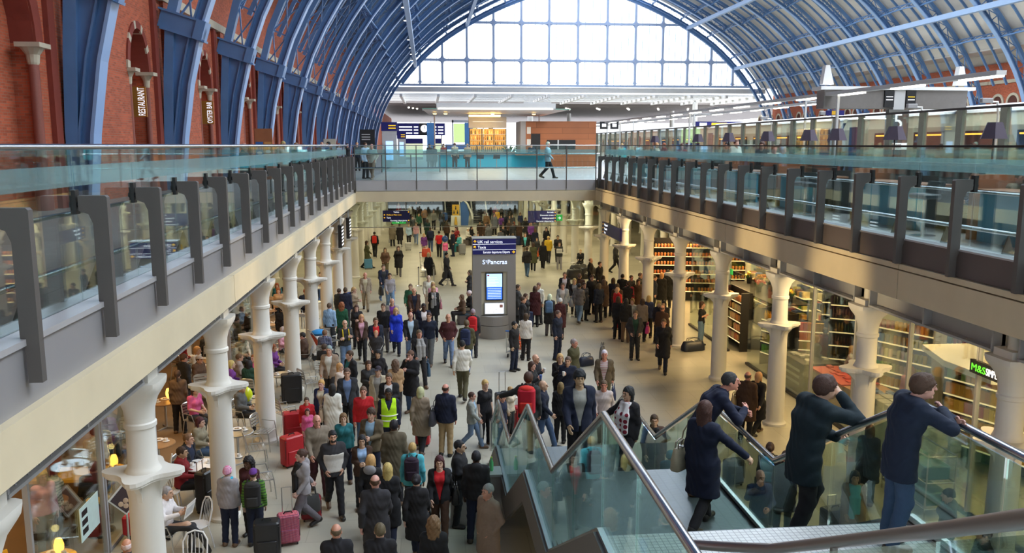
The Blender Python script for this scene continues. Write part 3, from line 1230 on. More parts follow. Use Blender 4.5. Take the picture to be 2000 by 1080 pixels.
MB().box(-.27, -.20, -.016, -.01, 2.43, 2.49).build('red_mark', 'red_paint', f)
f = MB().box(-.39, .39, -.02, .20, .93, 1.40).build('map_frame', 'steel_paint', t)
MB().box(-.36, .36, -.03, -.02, .96, 1.37).build('map_screen', 'screen_white', f)
s = MB()
for k in range(9):
	s.box(-.32 + .05 * k, -.28 + .055 * k, -.036, -.03, 1.02 + .05 * (k % 5), 1.03 + .05 * (k % 5))
s.box(.2, .32, -.036, -.03, 1.2, 1.32)
s.build('map_lines', mat('map_ink', (.55, .25, .2), .6), f)
h = MB().box(-.83, .83, -.03, 0, 3.28, 3.88).build('header', 'navy_sign', t)
MB().box(-.83, .83, -.04, -.03, 3.665, 3.675).build('divider', 'sign_white', h)
MB().box(-.83, .83, -.04, -.03, 3.455, 3.465).build('divider', 'sign_white', h)
MB().box(-.85, .85, -.04, .55, 3.88, 3.92).build('cap', 'aluminium', t)
text('lettering', 'UK rail services', .15, 'sign_white', h, (-.64, -.04, 3.715))
text('lettering', 'Taxis', .15, 'sign_white', h, (-.64, -.04, 3.51))
text('lettering', 'Eurostar departures Départs', .135, 'sign_white', h, (.60, -.04, 3.32), align='RIGHT', width=1.02)
for x, z, ang in ((-.74, 3.77, 90), (-.74, 3.56, 135), (.73, 3.365, 0)):
	s = MB()
	c, d = math.cos(R(ang)), math.sin(R(ang))
	for a, b in (((-.05, 0), (.05, 0)), ((.055, 0), (.0, .05)), ((.055, 0), (.0, -.05))):
		s.bar((x + a[0] * c - a[1] * d, -.035, z + a[0] * d + a[1] * c), (x + b[0] * c - b[1] * d, -.035, z + b[0] * d + b[1] * c), .02, .022)
	s.build('arrow', 'sign_yellow', h)
text('lettering', 'S', .24, mat('name_glow', (.7, .8, 1), .5, emit=((.55, .68, 1), 1.5)).name, t, (-.46, -.012, 2.90))
text('lettering', 't', .15, 'name_glow', t, (-.335, -.012, 2.97))
text('lettering', 'Pancras', .24, 'name_glow', t, (-.27, -.012, 2.90), width=.74)

# ------------------------------------------------------------------ hanging direction signs


def hang_sign(label, x0, x1, y, z0, z1, lines, top, rz=0, loc=None):
	wd = x1 - x0
	t = thing('direction_sign', label, 'sign', loc or ((x0 + x1) / 2, y, 0), rz)
	b = MB().box(-wd / 2, wd / 2, -.05, .05, z0, z1).build('board', 'navy_sign', t)
	s = MB()
	for x in (-wd * .35, wd * .35):
		s.tube([(x, 0, z1), (x, 0, top)], .015, 6)
	s.build('hanger', 'steel_paint', t)
	n = len(lines)
	for i, (tx, m, al) in enumerate(lines):
		hh = (z1 - z0) / n
		z = z1 - hh * (i + .78)
		x = {'LEFT': -wd * .36, 'RIGHT': wd * .40, 'CENTER': 0}[al]
		if tx:
			text('lettering', tx, hh * .72, m, b, (x, -.055, z), align=al)
		ax = {'LEFT': -wd * .44, 'RIGHT': wd * .45, 'CENTER': wd * .45}[al]
		s = MB()
		s.bar((ax - .03, -.055, z + hh * .25), (ax + .03, -.055, z + hh * .25), .012, .03)
		s.bar((ax, -.055, z + hh * .1), (ax + .035, -.055, z + hh * .25), .012, .025)
		s.bar((ax, -.055, z + hh * .4), (ax + .035, -.055, z + hh * .25), .012, .025)
		s.build('arrow', 'sign_yellow', b)
	return t


hang_sign('dark blue hanging sign under the bridge on the left, yellow arrows either side', -2.40, -.97, 45.3, 3.38, 3.98, [('Toilets', 'sign_white', 'CENTER'), ('Midland Main Line', 'sign_yellow', 'LEFT'), ('Taxis', 'sign_white', 'LEFT'), ('Eurostar departures', 'sign_white', 'RIGHT')], 4.66)
hang_sign('dark blue hanging sign under the bridge on the right, lines set to the right', 5.75, 7.4, 48.5, 2.98, 3.66, [('Arrivals', 'sign_white', 'RIGHT'), ('Domestic trains', 'sign_white', 'RIGHT'), ('Underground', 'sign_white', 'RIGHT'), ('Eurostar departures', 'sign_white', 'RIGHT')], 4.66)
hang_sign('dark blue two-panel sign between the right-hand columns, seen edge on', -2.0, 2.0, 0, 3.0, 3.58, [('Underground', 'sign_white', 'LEFT'), ('Thameslink', 'sign_white', 'LEFT'), ('Taxis', 'sign_white', 'LEFT')], 4.2, -PI / 2, (8.85, 40.2, 0))
for i, (x, y, z, nm) in enumerate(((-1.75, 51, 2.75, 'left'), (7.9, 52, 2.75, 'right'))):
	t = thing('exit_sign', 'small green hanging exit sign below the blue %s sign' % nm, 'sign', (x, y, 0))
	b = MB().box(-.42, .42, -.04, .04, z, z + .38).build('board', 'green_sign', t)
	s = MB()
	s.ball((-.05, -.05, z + .28), .035, 6, 4)
	for p, q in (((-.05, z + .24), (-.09, z + .14)), ((-.09, z + .14), (-.02, z + .06)), ((-.09, z + .14), (-.17, z + .10)), ((-.05, z + .22), (.03, z + .17)), ((.12, z + .18), (.3, z + .18)), ((.22, z + .26), (.3, z + .18)), ((.22, z + .1), (.3, z + .18))):
		s.bar((p[0], -.05, p[1]), (q[0], -.05, q[1]), .02, .03)
	s.build('pictogram', 'sign_white', b)
	MB().tube([(0, 0, z + .38), (0, 0, 4.66)], .015, 6).build('hanger', 'steel_paint', t)

# lit departure strips seen edge-on between the left columns
for i, y in enumerate((38.2, 42.0)):
	t = thing('display_strip', 'narrow lit display board edge-on between the left columns, %s' % ('nearer one' if i == 0 else 'farther one, by the bridge'), 'display', (-3.9, y, 0))
	MB().box(-.015, .015, -.3, .3, 3.9, 4.6).build('hanger', 'steel_paint', t)
	MB().box(-.08, .08, -.45, .45, 2.9, 3.9).build('case', 'dark_metal', t)
	s = MB()
	for k in range(6):
		s.box(.08, .09, -.38, .38, 3.0 + k * .15, 3.06 + k * .15)
	s.build('lit_lines', 'sign_white', t)

# ------------------------------------------------------------------ escalators, far notice, cleaning frame
for i, (x0, lab) in enumerate(((1.55, 'escalator at the far end, nearer the middle behind the yellow notice, steps empty'), (4.1, 'escalator at the far end to the right of the yellow notice, partly covered by people'))):
	t = thing('escalator', lab, 'escalator', (x0, 80, 0))
	s = MB()
	n = 26
	for k in range(n):
		s.box(.25, 1.35, .9 + k * .40, .9 + k * .40 + .42, max(0, k * .22 - .1), k * .22 + .06)
	s.build('steps', 'dark_metal', t)
	for x in (.1, 1.5):
		MB().plate([(x - .02, -.3, 0), (x - .02, -.3, .95), (x - .02, .9, .95), (x - .02, 11.4, 6.7), (x - .02, 11.4, 5.6), (x - .02, .9, 0)], (.04, 0, 0)).build('balustrade', 'pale_grey', t)
		MB().tube([(x, -.45, .5), (x, -.42, .85), (x, -.2, 1.0), (x, .9, 1.0), (x, 11.4, 6.75)], .05, 8).build('handrail', 'white_paint', t, True)
t = thing('notice_board', 'yellow notice with black figures at the foot of the far escalator', 'notice', (2.55, 78.5, 0))
MB().box(-.33, .33, -.03, .03, .95, 1.95).build('board', 'yellow_paint', t)
s = MB()
for x, z in ((0, 1.6), (-.16, 1.2), (.16, 1.2)):
	s.ball((x, -.04, z + .17), (.05, .02, .05), 8, 5)
	s.box(x - .06, x + .06, -.05, -.03, z - .1, z + .1)
s.build('pictogram', 'black', t)
MB().box(-.45, .45, -.06, .06, 0, .95).build('stand', 'white_paint', t)
MB().lathe([(.16, .1), (.12, .5), (.10, .8), (.03, .85)], 0, -.2, 0, 10).build('yellow_cone', 'yellow_paint', t)
t = thing('banner_stand', 'blue and white curved banner stand beside the yellow notice', 'stand', (3.5, 78.6, 0))
MB().plate([(-.45, 0, 0), (.2, 0, 0), (.3, 0, 1.2), (.05, 0, 2.0), (-.3, 0, 2.35), (-.5, 0, 2.1)], (0, .2, 0)).build('panel', mat('banner_blue', (.03, .12, .4), .6), t)
MB().tube([(-.5, -.03, 2.2), (-.2, -.03, 2.4), (.15, -.03, 2.0), (.5, -.03, 1.2), (.62, -.03, .6)], .09, 8).build('edge', 'white_paint', t, True)
for i, (x, y) in enumerate(((-1.35, 82), (7.0, 82))):
	t = thing('pendant_lamp', 'small glowing pendant lamp high over the far concourse, %s one' % ('left' if i == 0 else 'right'), 'lamp', (x, y, 0))
	MB().lathe([(.05, 3.0), (.28, 2.2), (.30, 2.1), (.05, 2.05)], 0, 0, 0, 12).build('shade', mat('pendant_glow', (1, .95, .7), .5, emit=((1, .9, .5), 1.5)), t, True)
	MB().tube([(0, 0, 3.0), (0, 0, 4.66)], .02, 6).build('cord', 'black', t)

# ------------------------------------------------------------------ seats by the far crowd
seat0 = None
for i, (x, y, rz, lab) in enumerate(((1.05, 47.2, PI / 2, 'metal bench of joined seats behind the left end of the pillar'), (-.2, 48.6, -PI / 2, 'metal bench of joined seats near the red luggage trolley'))):
	if seat0 is None:
		seat0 = thing('waiting_bench', lab, 'bench', (x, y, 0), rz)
		for k in range(4):
			MB().rbox(-1.2 + k * .6, -.66 + k * .6, -.25, .25, .40, .45, .05).build('seat', 'aluminium', seat0)
			MB().plate([(-1.2 + k * .6, .25, .45), (-.66 + k * .6, .25, .45), (-.66 + k * .6, .35, .9), (-1.2 + k * .6, .35, .9)], (0, .02, 0)).build('backrest', 'aluminium', seat0)
		MB().box(-1.2, 1.2, -.04, .04, .34, .40).build('beam', 'steel_paint', seat0)
		for x2 in (-.9, .9):
			s = MB()
			s.box(x2 - .03, x2 + .03, -.04, .04, .02, .36)
			s.box(x2 - .03, x2 + .03, -.3, .3, 0, .03)
			s.build('leg', 'steel_paint', seat0)
	else:
		dup(seat0, (x, y, 0), rz, lab)
for i in range(3):
	x, y = ((-.55, 44.6), (.25, 44.2), (1.0, 44.9))[i]
	t = thing('barrier_post', 'slim chrome queue barrier post, %s from the left of the seats' % ORD[i], 'barrier', (x, y, 0))
	MB().lathe([(.18, 0), (.18, .03), (.03, .06), (.03, .95), (.045, .96), (.045, 1.05)], 0, 0, 0, 12).build('post', 'stainless', t, True)
	MB().box(-.02, .02, -.05, .05, .98, 1.03).build('belt_head', 'black', t)

# ------------------------------------------------------------------ cafe under the left balcony


def alu_chair():
	t = thing('bistro_chair', 'x', 'chair', (0, 0, 0))
	for sx in (-1, 1):
		MB().tube([(sx * .22, -.24, 0), (sx * .21, -.20, .44), (sx * .21, .02, .45), (sx * .21, .20, .45), (sx * .20, .27, .84), (sx * .14, .28, .87), (0, .285, .875)], .014, 6).build('frame_tube', 'aluminium', t, True)
		MB().tube([(sx * .22, .27, 0), (sx * .21, .18, .44)], .013, 6).build('leg', 'aluminium', t, True)
		MB().tube([(sx * .22, -.2, .45), (sx * .25, -.15, .64), (sx * .25, .18, .66)], .012, 6).build('armrest', 'aluminium', t, True)
	s = MB()
	for k in range(6):
		y = -.20 + k * .075
		s.box(-.21, .21, y, y + .055, .445, .458)
	s.build('seat', 'aluminium', t)
	s = MB()
	for k in range(4):
		z = .58 + k * .075
		y = .225 + (z - .45) * .11
		s.box(-.2, .2, y, y + .012, z, z + .055)
	s.build('backrest', 'aluminium', t)
	return t


def white_chair():
	t = thing('garden_chair', 'x', 'chair', (0, 0, 0))
	s = MB()
	s.lathe([(.01, .435), (.2, .435), (.215, .445), (.21, .46), (.01, .462)], n=20)
	s.build('seat', 'white_paint', t)
	for sx in (-1, 1):
		for sy in (-1, 1):
			MB().tube([(sx * .15, sy * .14, .44), (sx * .19, sy * .19, .2), (sx * .2, sy * .22, 0)], .013, 6).build('leg', 'white_paint', t, True)
	MB().tube([(-.19, .14, .45), (-.2, .22, .75), (-.13, .25, .88), (0, .26, .92), (.13, .25, .88), (.2, .22, .75), (.19, .14, .45)], .014, 6).build('back_frame', 'white_paint', t, True)
	s = MB()
	for k in range(5):
		x = -.12 + k * .06
		s.tube([(x, .17, .45), (x * 1.05, .225, .72), (x * .9, .25, .90 - abs(x) * .5)], .006, 5)
	s.build('back_wires', 'white_paint', t, True)
	return t


def cafe_table(kind):
	t = thing('cafe_table', 'x', 'table', (0, 0, 0))
	top = {'alu': 'aluminium', 'wood': 'brown_table', 'yellow': 'yellow_table', 'white': 'ceramic'}[kind]
	MB().lathe([(.01, .715), (.36, .715), (.375, .725), (.375, .74), (.36, .748), (.01, .748)], n=28).build('tabletop', top, t)
	MB().lathe([(.03, .04), (.03, .715)], n=10).build('pedestal', 'aluminium', t, True)
	s = MB()
	for a in range(3):
		c, d = math.cos(a * 2.094), math.sin(a * 2.094)
		s.bar((0, 0, .05), (.3 * c, .3 * d, .015), .05, .03)
	s.build('foot', 'aluminium', t)
	return t


CHAIRS = [(-4.07, 19.31, 1.9, 'a', 'aluminium slatted cafe chair facing the table behind the second left column, lower one'), (-4.10, 20.5, 1.3, 'a', 'aluminium slatted cafe chair beside the red suitcase by the left columns, upper one'),
          (-3.54, 30.3, 2.4, 'a', 'aluminium cafe chair at the aisle edge near the pushchair'), (-3.62, 24.89, 2.2, 'a', 'aluminium cafe chair beside the big black suitcase'), (-3.83, 22.0, 2.2, 'a', 'aluminium cafe chair with striped throw beside the third column'),
          (-3.6, 17.5, 2.0, 'a', 'aluminium cafe chair beside the purple-capped boy'), (-5.2, 21.9, -1.6, 'a', 'aluminium cafe chair by the yellow bag behind the second column'), (-5.0, 25.3, -1.2, 'a', 'aluminium cafe chair behind the fourth column, drawn out'),
          (-5.3, 29.9, -1.2, 'a', 'aluminium cafe chair at the table left of the fifth column'), (-5.8, 33.9, -1.0, 'a', 'aluminium cafe chair at the farthest occupied table'), (-4.25, 36.9, 2.2, 'a', 'aluminium cafe chair near the queue at the far counter'),
          (-6.5, 24.2, .4, 'a', 'aluminium cafe chair in the second row of tables, behind the glass'), (-7.2, 29.3, 0, 'a', 'aluminium cafe chair by the back row table, far part'), (-6.9, 20.0, .6, 'a', 'aluminium cafe chair with its back to the candle table'),
          (-4.36, 15.3, -.9, 'w', 'white metal garden chair standing empty in the open beside the first column'), (-5.33, 16.92, .2, 'w', 'white wire-backed garden chair behind the first column'), (-4.02, 13.8, .1, 'w', 'white wire-backed garden chair cut by the bottom edge of the picture'),
          (-5.75, 17.75, -1.3, 'w', 'white garden chair under the woman in the red coat')]
pa, pw = None, None
for x, y, rz, k, lab in CHAIRS:
	if k == 'a':
		if pa is None:
			pa = alu_chair()
		o = pa if x == -4.07 else dup(pa)
	else:
		if pw is None:
			pw = white_chair()
		o = pw if x == -4.36 else dup(pw)
	o.location, o.rotation_euler, o['label'] = (x, y, 0), (0, 0, rz), lab
TABLES = [(-4.55, 19.63, 'alu', 'round grey cafe table behind the second column with a cup on it'), (-4.30, 17.85, 'alu', 'round grey cafe table right behind the girl in the plaid hat'), (-4.86, 17.6, 'white', 'cafe table covered by white papers beside the man in the leather jacket'),
          (-6.17, 19.03, 'wood', 'round wooden cafe table just behind the first column'), (-7.27, 15.95, 'wood', 'round cafe table with plates behind the glass screen, bottom left'), (-6.98, 22.29, 'wood', 'wooden cafe table by the man in magenta'), (-4.63, 22.24, 'alu', 'cafe table with bright yellow bag between second and third columns'),
          (-4.32, 24.71, 'alu', 'cafe table beside the big black suitcase'), (-4.6, 30.58, 'alu', 'cafe table left of the pushchair'), (-5.07, 33.63, 'alu', 'cafe table left of the fifth column'), (-6.46, 28.54, 'wood', 'cafe table in the back row, middle of the terrace'),
          (-7.11, 26.6, 'wood', 'cafe table in the back row, nearer part of the terrace'), (-5.01, 36.41, 'alu', 'cafe table at the far end of the terrace'), (-5.13, 40.2, 'alu', 'cafe table under the bridge corner on the left'), (-6.75, 17.5, 'yellow', 'yellow-lit cafe table with two candle lamps behind the glass screen'),
          (-6.2, 13.6, 'yellow', 'yellow cafe table with a candle lamp at the bottom left edge'), (-6.2, 25.0, 'wood', 'cafe table between the third and fourth columns, second row'), (-6.0, 32.0, 'wood', 'cafe table in the second row, far part')]
pt = {}
cups = None
for i, (x, y, k, lab) in enumerate(TABLES):
	if k not in pt:
		o = pt[k] = cafe_table(k)
	else:
		o = dup(pt[k])
	o.location, o['label'] = (x, y, 0), lab
	short = lab.split('cafe table ')[1]
	for j, (dx, dy) in enumerate(((.15, .1), (-.16, -.08))):
		nm = 'white cup on saucer %s, table %s' % (('nearer the aisle', 'farther in')[j], short)
		nm = ' '.join(nm.split()[:16])
		if cups is None:
			cups = thing('coffee_cup', nm, 'cup', (x + dx, y + dy, .748))
			MB().lathe([(.03, 0), (.075, .008), (.08, .014), (.02, .012)], n=14).build('saucer', 'ceramic', cups, True)
			MB().lathe([(.02, .012), (.035, .02), (.042, .075), (.038, .075), (.03, .03), (.005, .025)], n=14).build('cup', 'ceramic', cups, True)
		else:
			dup(cups, (x + dx, y + dy, .748), 0, nm)
	if k in ('wood', 'yellow') or i % 3 == 0:
		nm = 'white plate with leftovers on the cafe table ' + short
		p = thing('plate', ' '.join(nm.split()[:16]), 'plate', (x - .05, y + .2, .748))
		MB().lathe([(.01, .004), (.07, .004), (.12, .016), (.115, .02), (.07, .01), (.01, .009)], n=16).build('dish', 'ceramic', p, True)
		s = MB()
		s.ball((.02, .01, .02), (.04, .03, .015), 8, 5)
		s.ball((-.03, .0, .018), (.025, .03, .012), 8, 5)
		s.build('food', 'cardboard', p, True)
cl = None
for i, (x, y, lab) in enumerate(((-6.62, 17.62, 'glowing candle lamp on the yellow-lit table, right one of the pair'), (-6.95, 17.75, 'glowing candle lamp on the yellow-lit table, left one of the pair, behind'), (-6.14, 13.75, 'glowing candle lamp at the bottom left edge of the picture'),
								( -6.95, 22.55, 'small glowing lamp on the wooden table by the man in magenta'), (-7.05, 15.8, 'small candle lamp glowing yellow-green behind the glass screen'))):
	if cl is None:
		cl = thing('candle_lamp', lab, 'lamp', (x, y, .748))
		MB().lathe([(.06, 0), (.07, .02), (.02, .03)], n=12).build('base', 'aluminium', cl, True)
		MB().lathe([(.05, .03), (.075, .09), (.08, .16), (.06, .24), (.045, .27), (.04, .27)], n=14).build('lamp_shade', 'candle_glow', cl, True)
	else:
		dup(cl, (x, y, .748), 0, lab)
	if i < 3:
		point('candle_light', (x, y, 1.2), 5, (1, .6, .2), .06)
# tall counter table with yellow stools
t = thing('bar_table', 'tall glowing yellow counter behind the glass screen', 'counter', (-7.0, 16.6, 0))
MB().box(-.8, .55, -.35, .35, .98, 1.04).build('counter_top', 'yellow_table', t)
MB().box(-.6, .4, -.2, .2, 0, .98).build('counter_base', 'brown_table', t)
st = None
for x, y, lab in ((-6.38, 16.05, 'yellow-seated bar stool under the boy in the dark jacket'), (-7.6, 14.3, 'yellow round-backed stool at the far left edge'), (-6.75, 13.2, 'yellow curved stool seat at the bottom left corner')):
	if st is None:
		st = thing('bar_stool', lab, 'stool', (x, y, 0))
		MB().lathe([(.02, .68), (.2, .69), (.21, .73), (.18, .76), (.02, .76)], n=18).build('seat', 'yellow_paint', st, True)
		MB().lathe([(.03, .02), (.03, .68)], n=10).build('pedestal', 'dark_metal', st, True)
		MB().lathe([(.24, 0), (.24, .02), (.05, .04)], n=18).build('foot', 'dark_metal', st, True)
		MB().plate([(-.2, .16, .76), (.2, .16, .76), (.2, .2, 1.0), (-.2, .2, 1.0)], (0, .03, 0)).build('backrest', 'yellow_paint', st)
	else:
		dup(st, (x, y, 0), 1.0, lab)
# glass screens of the cafe front
for i, (y0, y1) in enumerate(((12.4, 15.2), (15.25, 18.2), (25.2, 28.6))):
	t = thing('glass_screen', 'clear glass screen of the cafe front, %s' % ('beside the menu board' if i == 1 else 'nearest, with a sign on it' if i == 0 else 'in the middle of the terrace'), 'glass screen', (-5.95, 0, 0))
	MB().box(-.008, .008, y0 + .04, y1 - .04, .06, 3.9).build('glass_pane', 'clear_glass', t)
	for y in (y0, y1 - .06):
		MB().box(-.04, .04, y, y + .06, 0, 4.1).build('mullion', 'steel_paint', t)
	MB().box(-.03, .03, y0, y1, 0, .06).build('bottom_rail', 'steel_paint', t)
t = thing('window_sign', 'pale square notice with dark lettering bars fixed to the nearest glass screen', 'sign', (-5.93, 14.5, 0))
MB().box(0, .012, -.4, .4, .75, 1.35).build('sheet', mat('pale_notice', (.55, .72, .70), .5), t)
s = MB()
for k in range(3):
	s.box(.012, .016, -.33, -.1, .85 + k * .16, .95 + k * .16)
s.build('print', 'black', t)
t = thing('menu_board', 'tilted white-framed menu board on a stand beside the first column', 'menu board', (-5.45, 14.9, 0), .25)
MB().tube([(0, .03, 0), (0, .03, 1.0)], .018, 8).build('stand', 'aluminium', t, True)
MB().lathe([(.2, 0), (.2, .02), (.03, .04)], 0, .03, 0, 16).build('foot', 'aluminium', t)
q = [(0, -.30), (.27, .02), (-.02, .31), (-.29, 0)]
MB().plate([(x, -.02, 1.18 + z) for x, z in q], (0, .03, 0)).build('frame', 'white_paint', t)
b = MB().plate([(x * .86, -.028, 1.18 + z * .86) for x, z in q], (0, .008, 0)).build('sheet', mat('menu_brown', (.06, .04, .05), .5), t)
s = MB()
for k, (x, z) in enumerate(((-.08, -.08), (.0, -.12), (.08, -.03), (.0, -.02))):
	s.ball((x, -.03, 1.18 + z), (.045, .008, .05), 8, 5)
s.build('picture', mat('menu_food', (.62, .45, .32), .6), b)

# ------------------------------------------------------------------ food shop under the right balcony
for i, y in enumerate((8.0, 10.4, 12.8, 15.2, 17.6, 20.0, 22.4, 24.8)):
	MBp = MB().box(10.765, 10.785, y + .02, y + 2.38, .08, 4.1)
	tag(MBp.build('window_%d' % (i + 2), 'shop_glass'), kind='structure')
	tag(MB().box(10.73, 10.82, y - .03, y + .03, 0, 4.2).build('trim_%d' % (20 + i), 'steel_paint'), kind='structure')
for i, y in enumerate((29.0, 31.3)):
	tag(MB().box(10.765, 10.785, y + .02, y + 2.28, .08, 4.1).build('window_%d' % (12 + i), 'shop_glass'), kind='structure')
tag(MB().box(10.72, 10.83, 8, 27.2, 0, .08).build('trim_30', 'dark_metal'), kind='structure')
tag(MB().box(10.72, 10.83, 29, 33.6, 0, .08).build('trim_31', 'dark_metal'), kind='structure')
tag(MB().box(10.8, 17.5, 33.55, 33.6, 0, 4.2).build('wall_shop_end', 'shop_glass'), kind='structure')

t = thing('shop_sign', 'hanging shop sign with green and white letters beside the nearest right column', 'sign', (10.68, 14.85, 0), -PI / 2)
MB().box(-.45, .9, -.04, .04, 2.98, 3.24).build('board', 'dark_metal', t)
text('lettering', 'M&S', .20, mat('letter_green', (.1, .6, .05), .5, emit=((.12, .75, .03), 1.2)).name, t, (-.40, -.05, 3.04), width=.42)
text('lettering', 'SIMPLY FOOD', .20, 'sign_white', t, (.05, -.05, 3.04), width=.8)
MB().tube([(-.3, 0, 3.24), (-.3, 0, 4.68)], .012, 6).build('hanger', 'steel_paint', t)
t = thing('shop_sign', 'dark letters over a small green square on the shop glass by the flowers', 'sign', (10.72, 28.3, 0), -PI / 2)
MB().box(-.62, -.44, -.02, .02, 2.86, 3.06).build('green_square', 'green_sign', t)
text('lettering', 'FOOD', .24, 'black', t, (-.36, -.01, 2.86), width=.9)
MB().tube([(-.6, 0, 3.06), (-.6, 0, 4.68)], .01, 6).build('hanger', 'steel_paint', t)

PROD = {}


def product(kind):
	if kind in PROD:
		return PROD[kind]
	s = MB()
	if kind == 'bottle':
		s.lathe([(.037, 0), (.038, .02), (.038, .19), (.015, .235), (.014, .30), (.016, .305)], n=8)
		me = s.mesh('bottle', 'shiny', True, 50)
	elif kind == 'box':
		s.rbox(-.06, .06, -.05, .05, 0, .20, .008, 1)
		me = s.mesh('food_packet', 'paint')
	elif kind == 'jar':
		s.lathe([(.05, 0), (.054, .02), (.054, .15), (.04, .17), (.04, .20)], n=8)
		me = s.mesh('food_jar', 'shiny', True, 50)
	elif kind == 'tub':
		s.lathe([(.048, 0), (.056, .09), (.06, .14), (.04, .17)], n=10)
		me = s.mesh('food_tub', 'paint', True, 50)
	PROD[kind] = me
	return me


SHELVES = {}


def shelf_unit(label, x, y, rz, length, levels, z0, dz, back='dark'):
	"""open shelving, front towards local -y"""
	key = (length, levels, z0, dz, back)
	if key in SHELVES:
		return dup(SHELVES[key], (x, y, 0), rz, label)
	t = thing('shelf_unit', label, 'shelf unit', (x, y, 0), rz)
	h = z0 + dz * levels
	MB().box(-length / 2, length / 2, .18, .22, 0, h).build('back_panel', 'black' if back == 'dark' else 'pale_grey', t)
	for sx in (-1, 1):
		MB().box(sx * length / 2 - .015, sx * length / 2 + .015, -.2, .22, 0, h).build('side_panel', 'dark_metal' if back == 'dark' else 'white_paint', t)
	for k in range(levels):
		z = z0 + dz * k
		b = MB().box(-length / 2, length / 2, -.2, .18, z - .025, z).build('shelf', 'dark_metal' if back == 'dark' else 'white_paint', t)
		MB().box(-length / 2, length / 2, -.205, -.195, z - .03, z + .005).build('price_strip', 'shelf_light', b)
	SHELVES[key] = t
	return t


BOTT = [(.02, .05, .01), (.05, .015, .01), (.10, .06, .01), (.01, .03, .015), (.25, .16, .03), (.12, .01, .01)]
PACK = [(.6, .05, .02), (.7, .35, .03), (.5, .5, .1), (.1, .35, .08), (.75, .7, .6), (.4, .1, .25), (.55, .25, .05), (.05, .15, .4)]


def stock(kind, names, x, y, rz, length, levels, z0, dz, step, palette, group, label, cat, rows=1):
	me = product(kind)
	c, d = math.cos(rz), math.sin(rz)
	for k in range(levels):
		n = int((length - .1) / step)
		base = rng.choice(palette)
		for i in range(n):
			if rng.random() < .06:
				continue
			if i % 4 == 0:
				base = rng.choice(palette)
			u = -length / 2 + .08 + i * step
			v = -.12 + rng.uniform(-.01, .02)
			q = link(names, me, None, tuple(min(1, b * rng.uniform(.8, 1.25)) for b in base), (x + u * c - v * d, y + u * d + v * c, z0 + dz * k), (0, 0, rz))
			if kind != 'bottle' and 'bread' not in names:
				q.scale = (1.0, 1.1, 1.35)
			tag(q, label, cat, group)


# wine wall seen through the middle of the shop front, shelves facing the concourse
for i, (x, y) in enumerate(((13.6, 23.7), (14.6, 26.3))):
	shelf_unit('tall dark wine rack full of bottles in the middle of the shop, %s one' % ('front' if i == 0 else 'rear'), x, y, -.55, 3.0, 6, .5, .42)
	stock('bottle', 'wine_bottle', x, y, -.55, 3.0, 6, .5, .42, (.09, .15)[i], BOTT, 'bottles on the %s wine rack' % ('front' if i == 0 else 'rear'), 'dark wine bottle standing on the %s wine rack in the shop' % ('front' if i == 0 else 'rear'), 'bottle')
# white lit shelving at the right of the shop
for i, (x, y, rz, L) in enumerate(((14.2, 21.6, -.15, 1.7), (15.9, 20.4, -.15, 1.7), (13.0, 21.4, -1.1, 1.7), (14.8, 16.5, -.1, 1.7))):
	nm = ('white lit shelf unit left of the pale shop column', 'white lit shelf unit right of the pale shop column', 'white lit shelf end turned sideways behind the right column', 'white lit shelf unit at the right edge behind the nearest column')[i]
	shelf_unit(nm, x, y, rz, L, 6, .4, .40, 'white')
	stock('jar' if i % 2 else 'tub', 'food_jar' if i % 2 else 'food_tub', x, y, rz, L, 6, .4, .40, .125, PACK, 'groceries on the ' + nm, 'colourful %s on the %s' % ('jar' if i % 2 else 'tub', nm), 'food packet')
# orange juice fridge and packet shelves by the entrance
shelf_unit('glazed fridge shelf of yellow juice bottles at the shop entrance', 11.6, 26.6, -PI / 2 + .3, 1.3, 4, .45, .38)
stock('bottle', 'juice_bottle', 11.6, 26.6, -PI / 2 + .3, 1.3, 1, 1.59, .38, .09, [(.8, .5, .02)], 'juice bottles on the entrance fridge', 'yellow juice bottle on the top shelf of the entrance fridge', 'bottle')
stock('box', 'food_packet', 11.6, 26.6, -PI / 2 + .3, 1.3, 3, .45, .38, .14, [(.1, .4, .06), (.2, .5, .1), (.5, .45, .1)], 'green packets on the entrance fridge', 'green packet on a lower shelf of the entrance fridge', 'food packet')
shelf_unit('low shelf unit stacked with red and orange packets behind the glass', 12.5, 25.5, -.4, 1.3, 5, .3, .30)
stock('box', 'food_packet', 12.5, 25.5, -.4, 1.3, 5, .3, .30, .125, [(.7, .08, .02), (.75, .25, .03), (.6, .35, .1)], 'red packets on the low shelf unit', 'red and orange packet on the low shelf unit behind the glass', 'food packet')
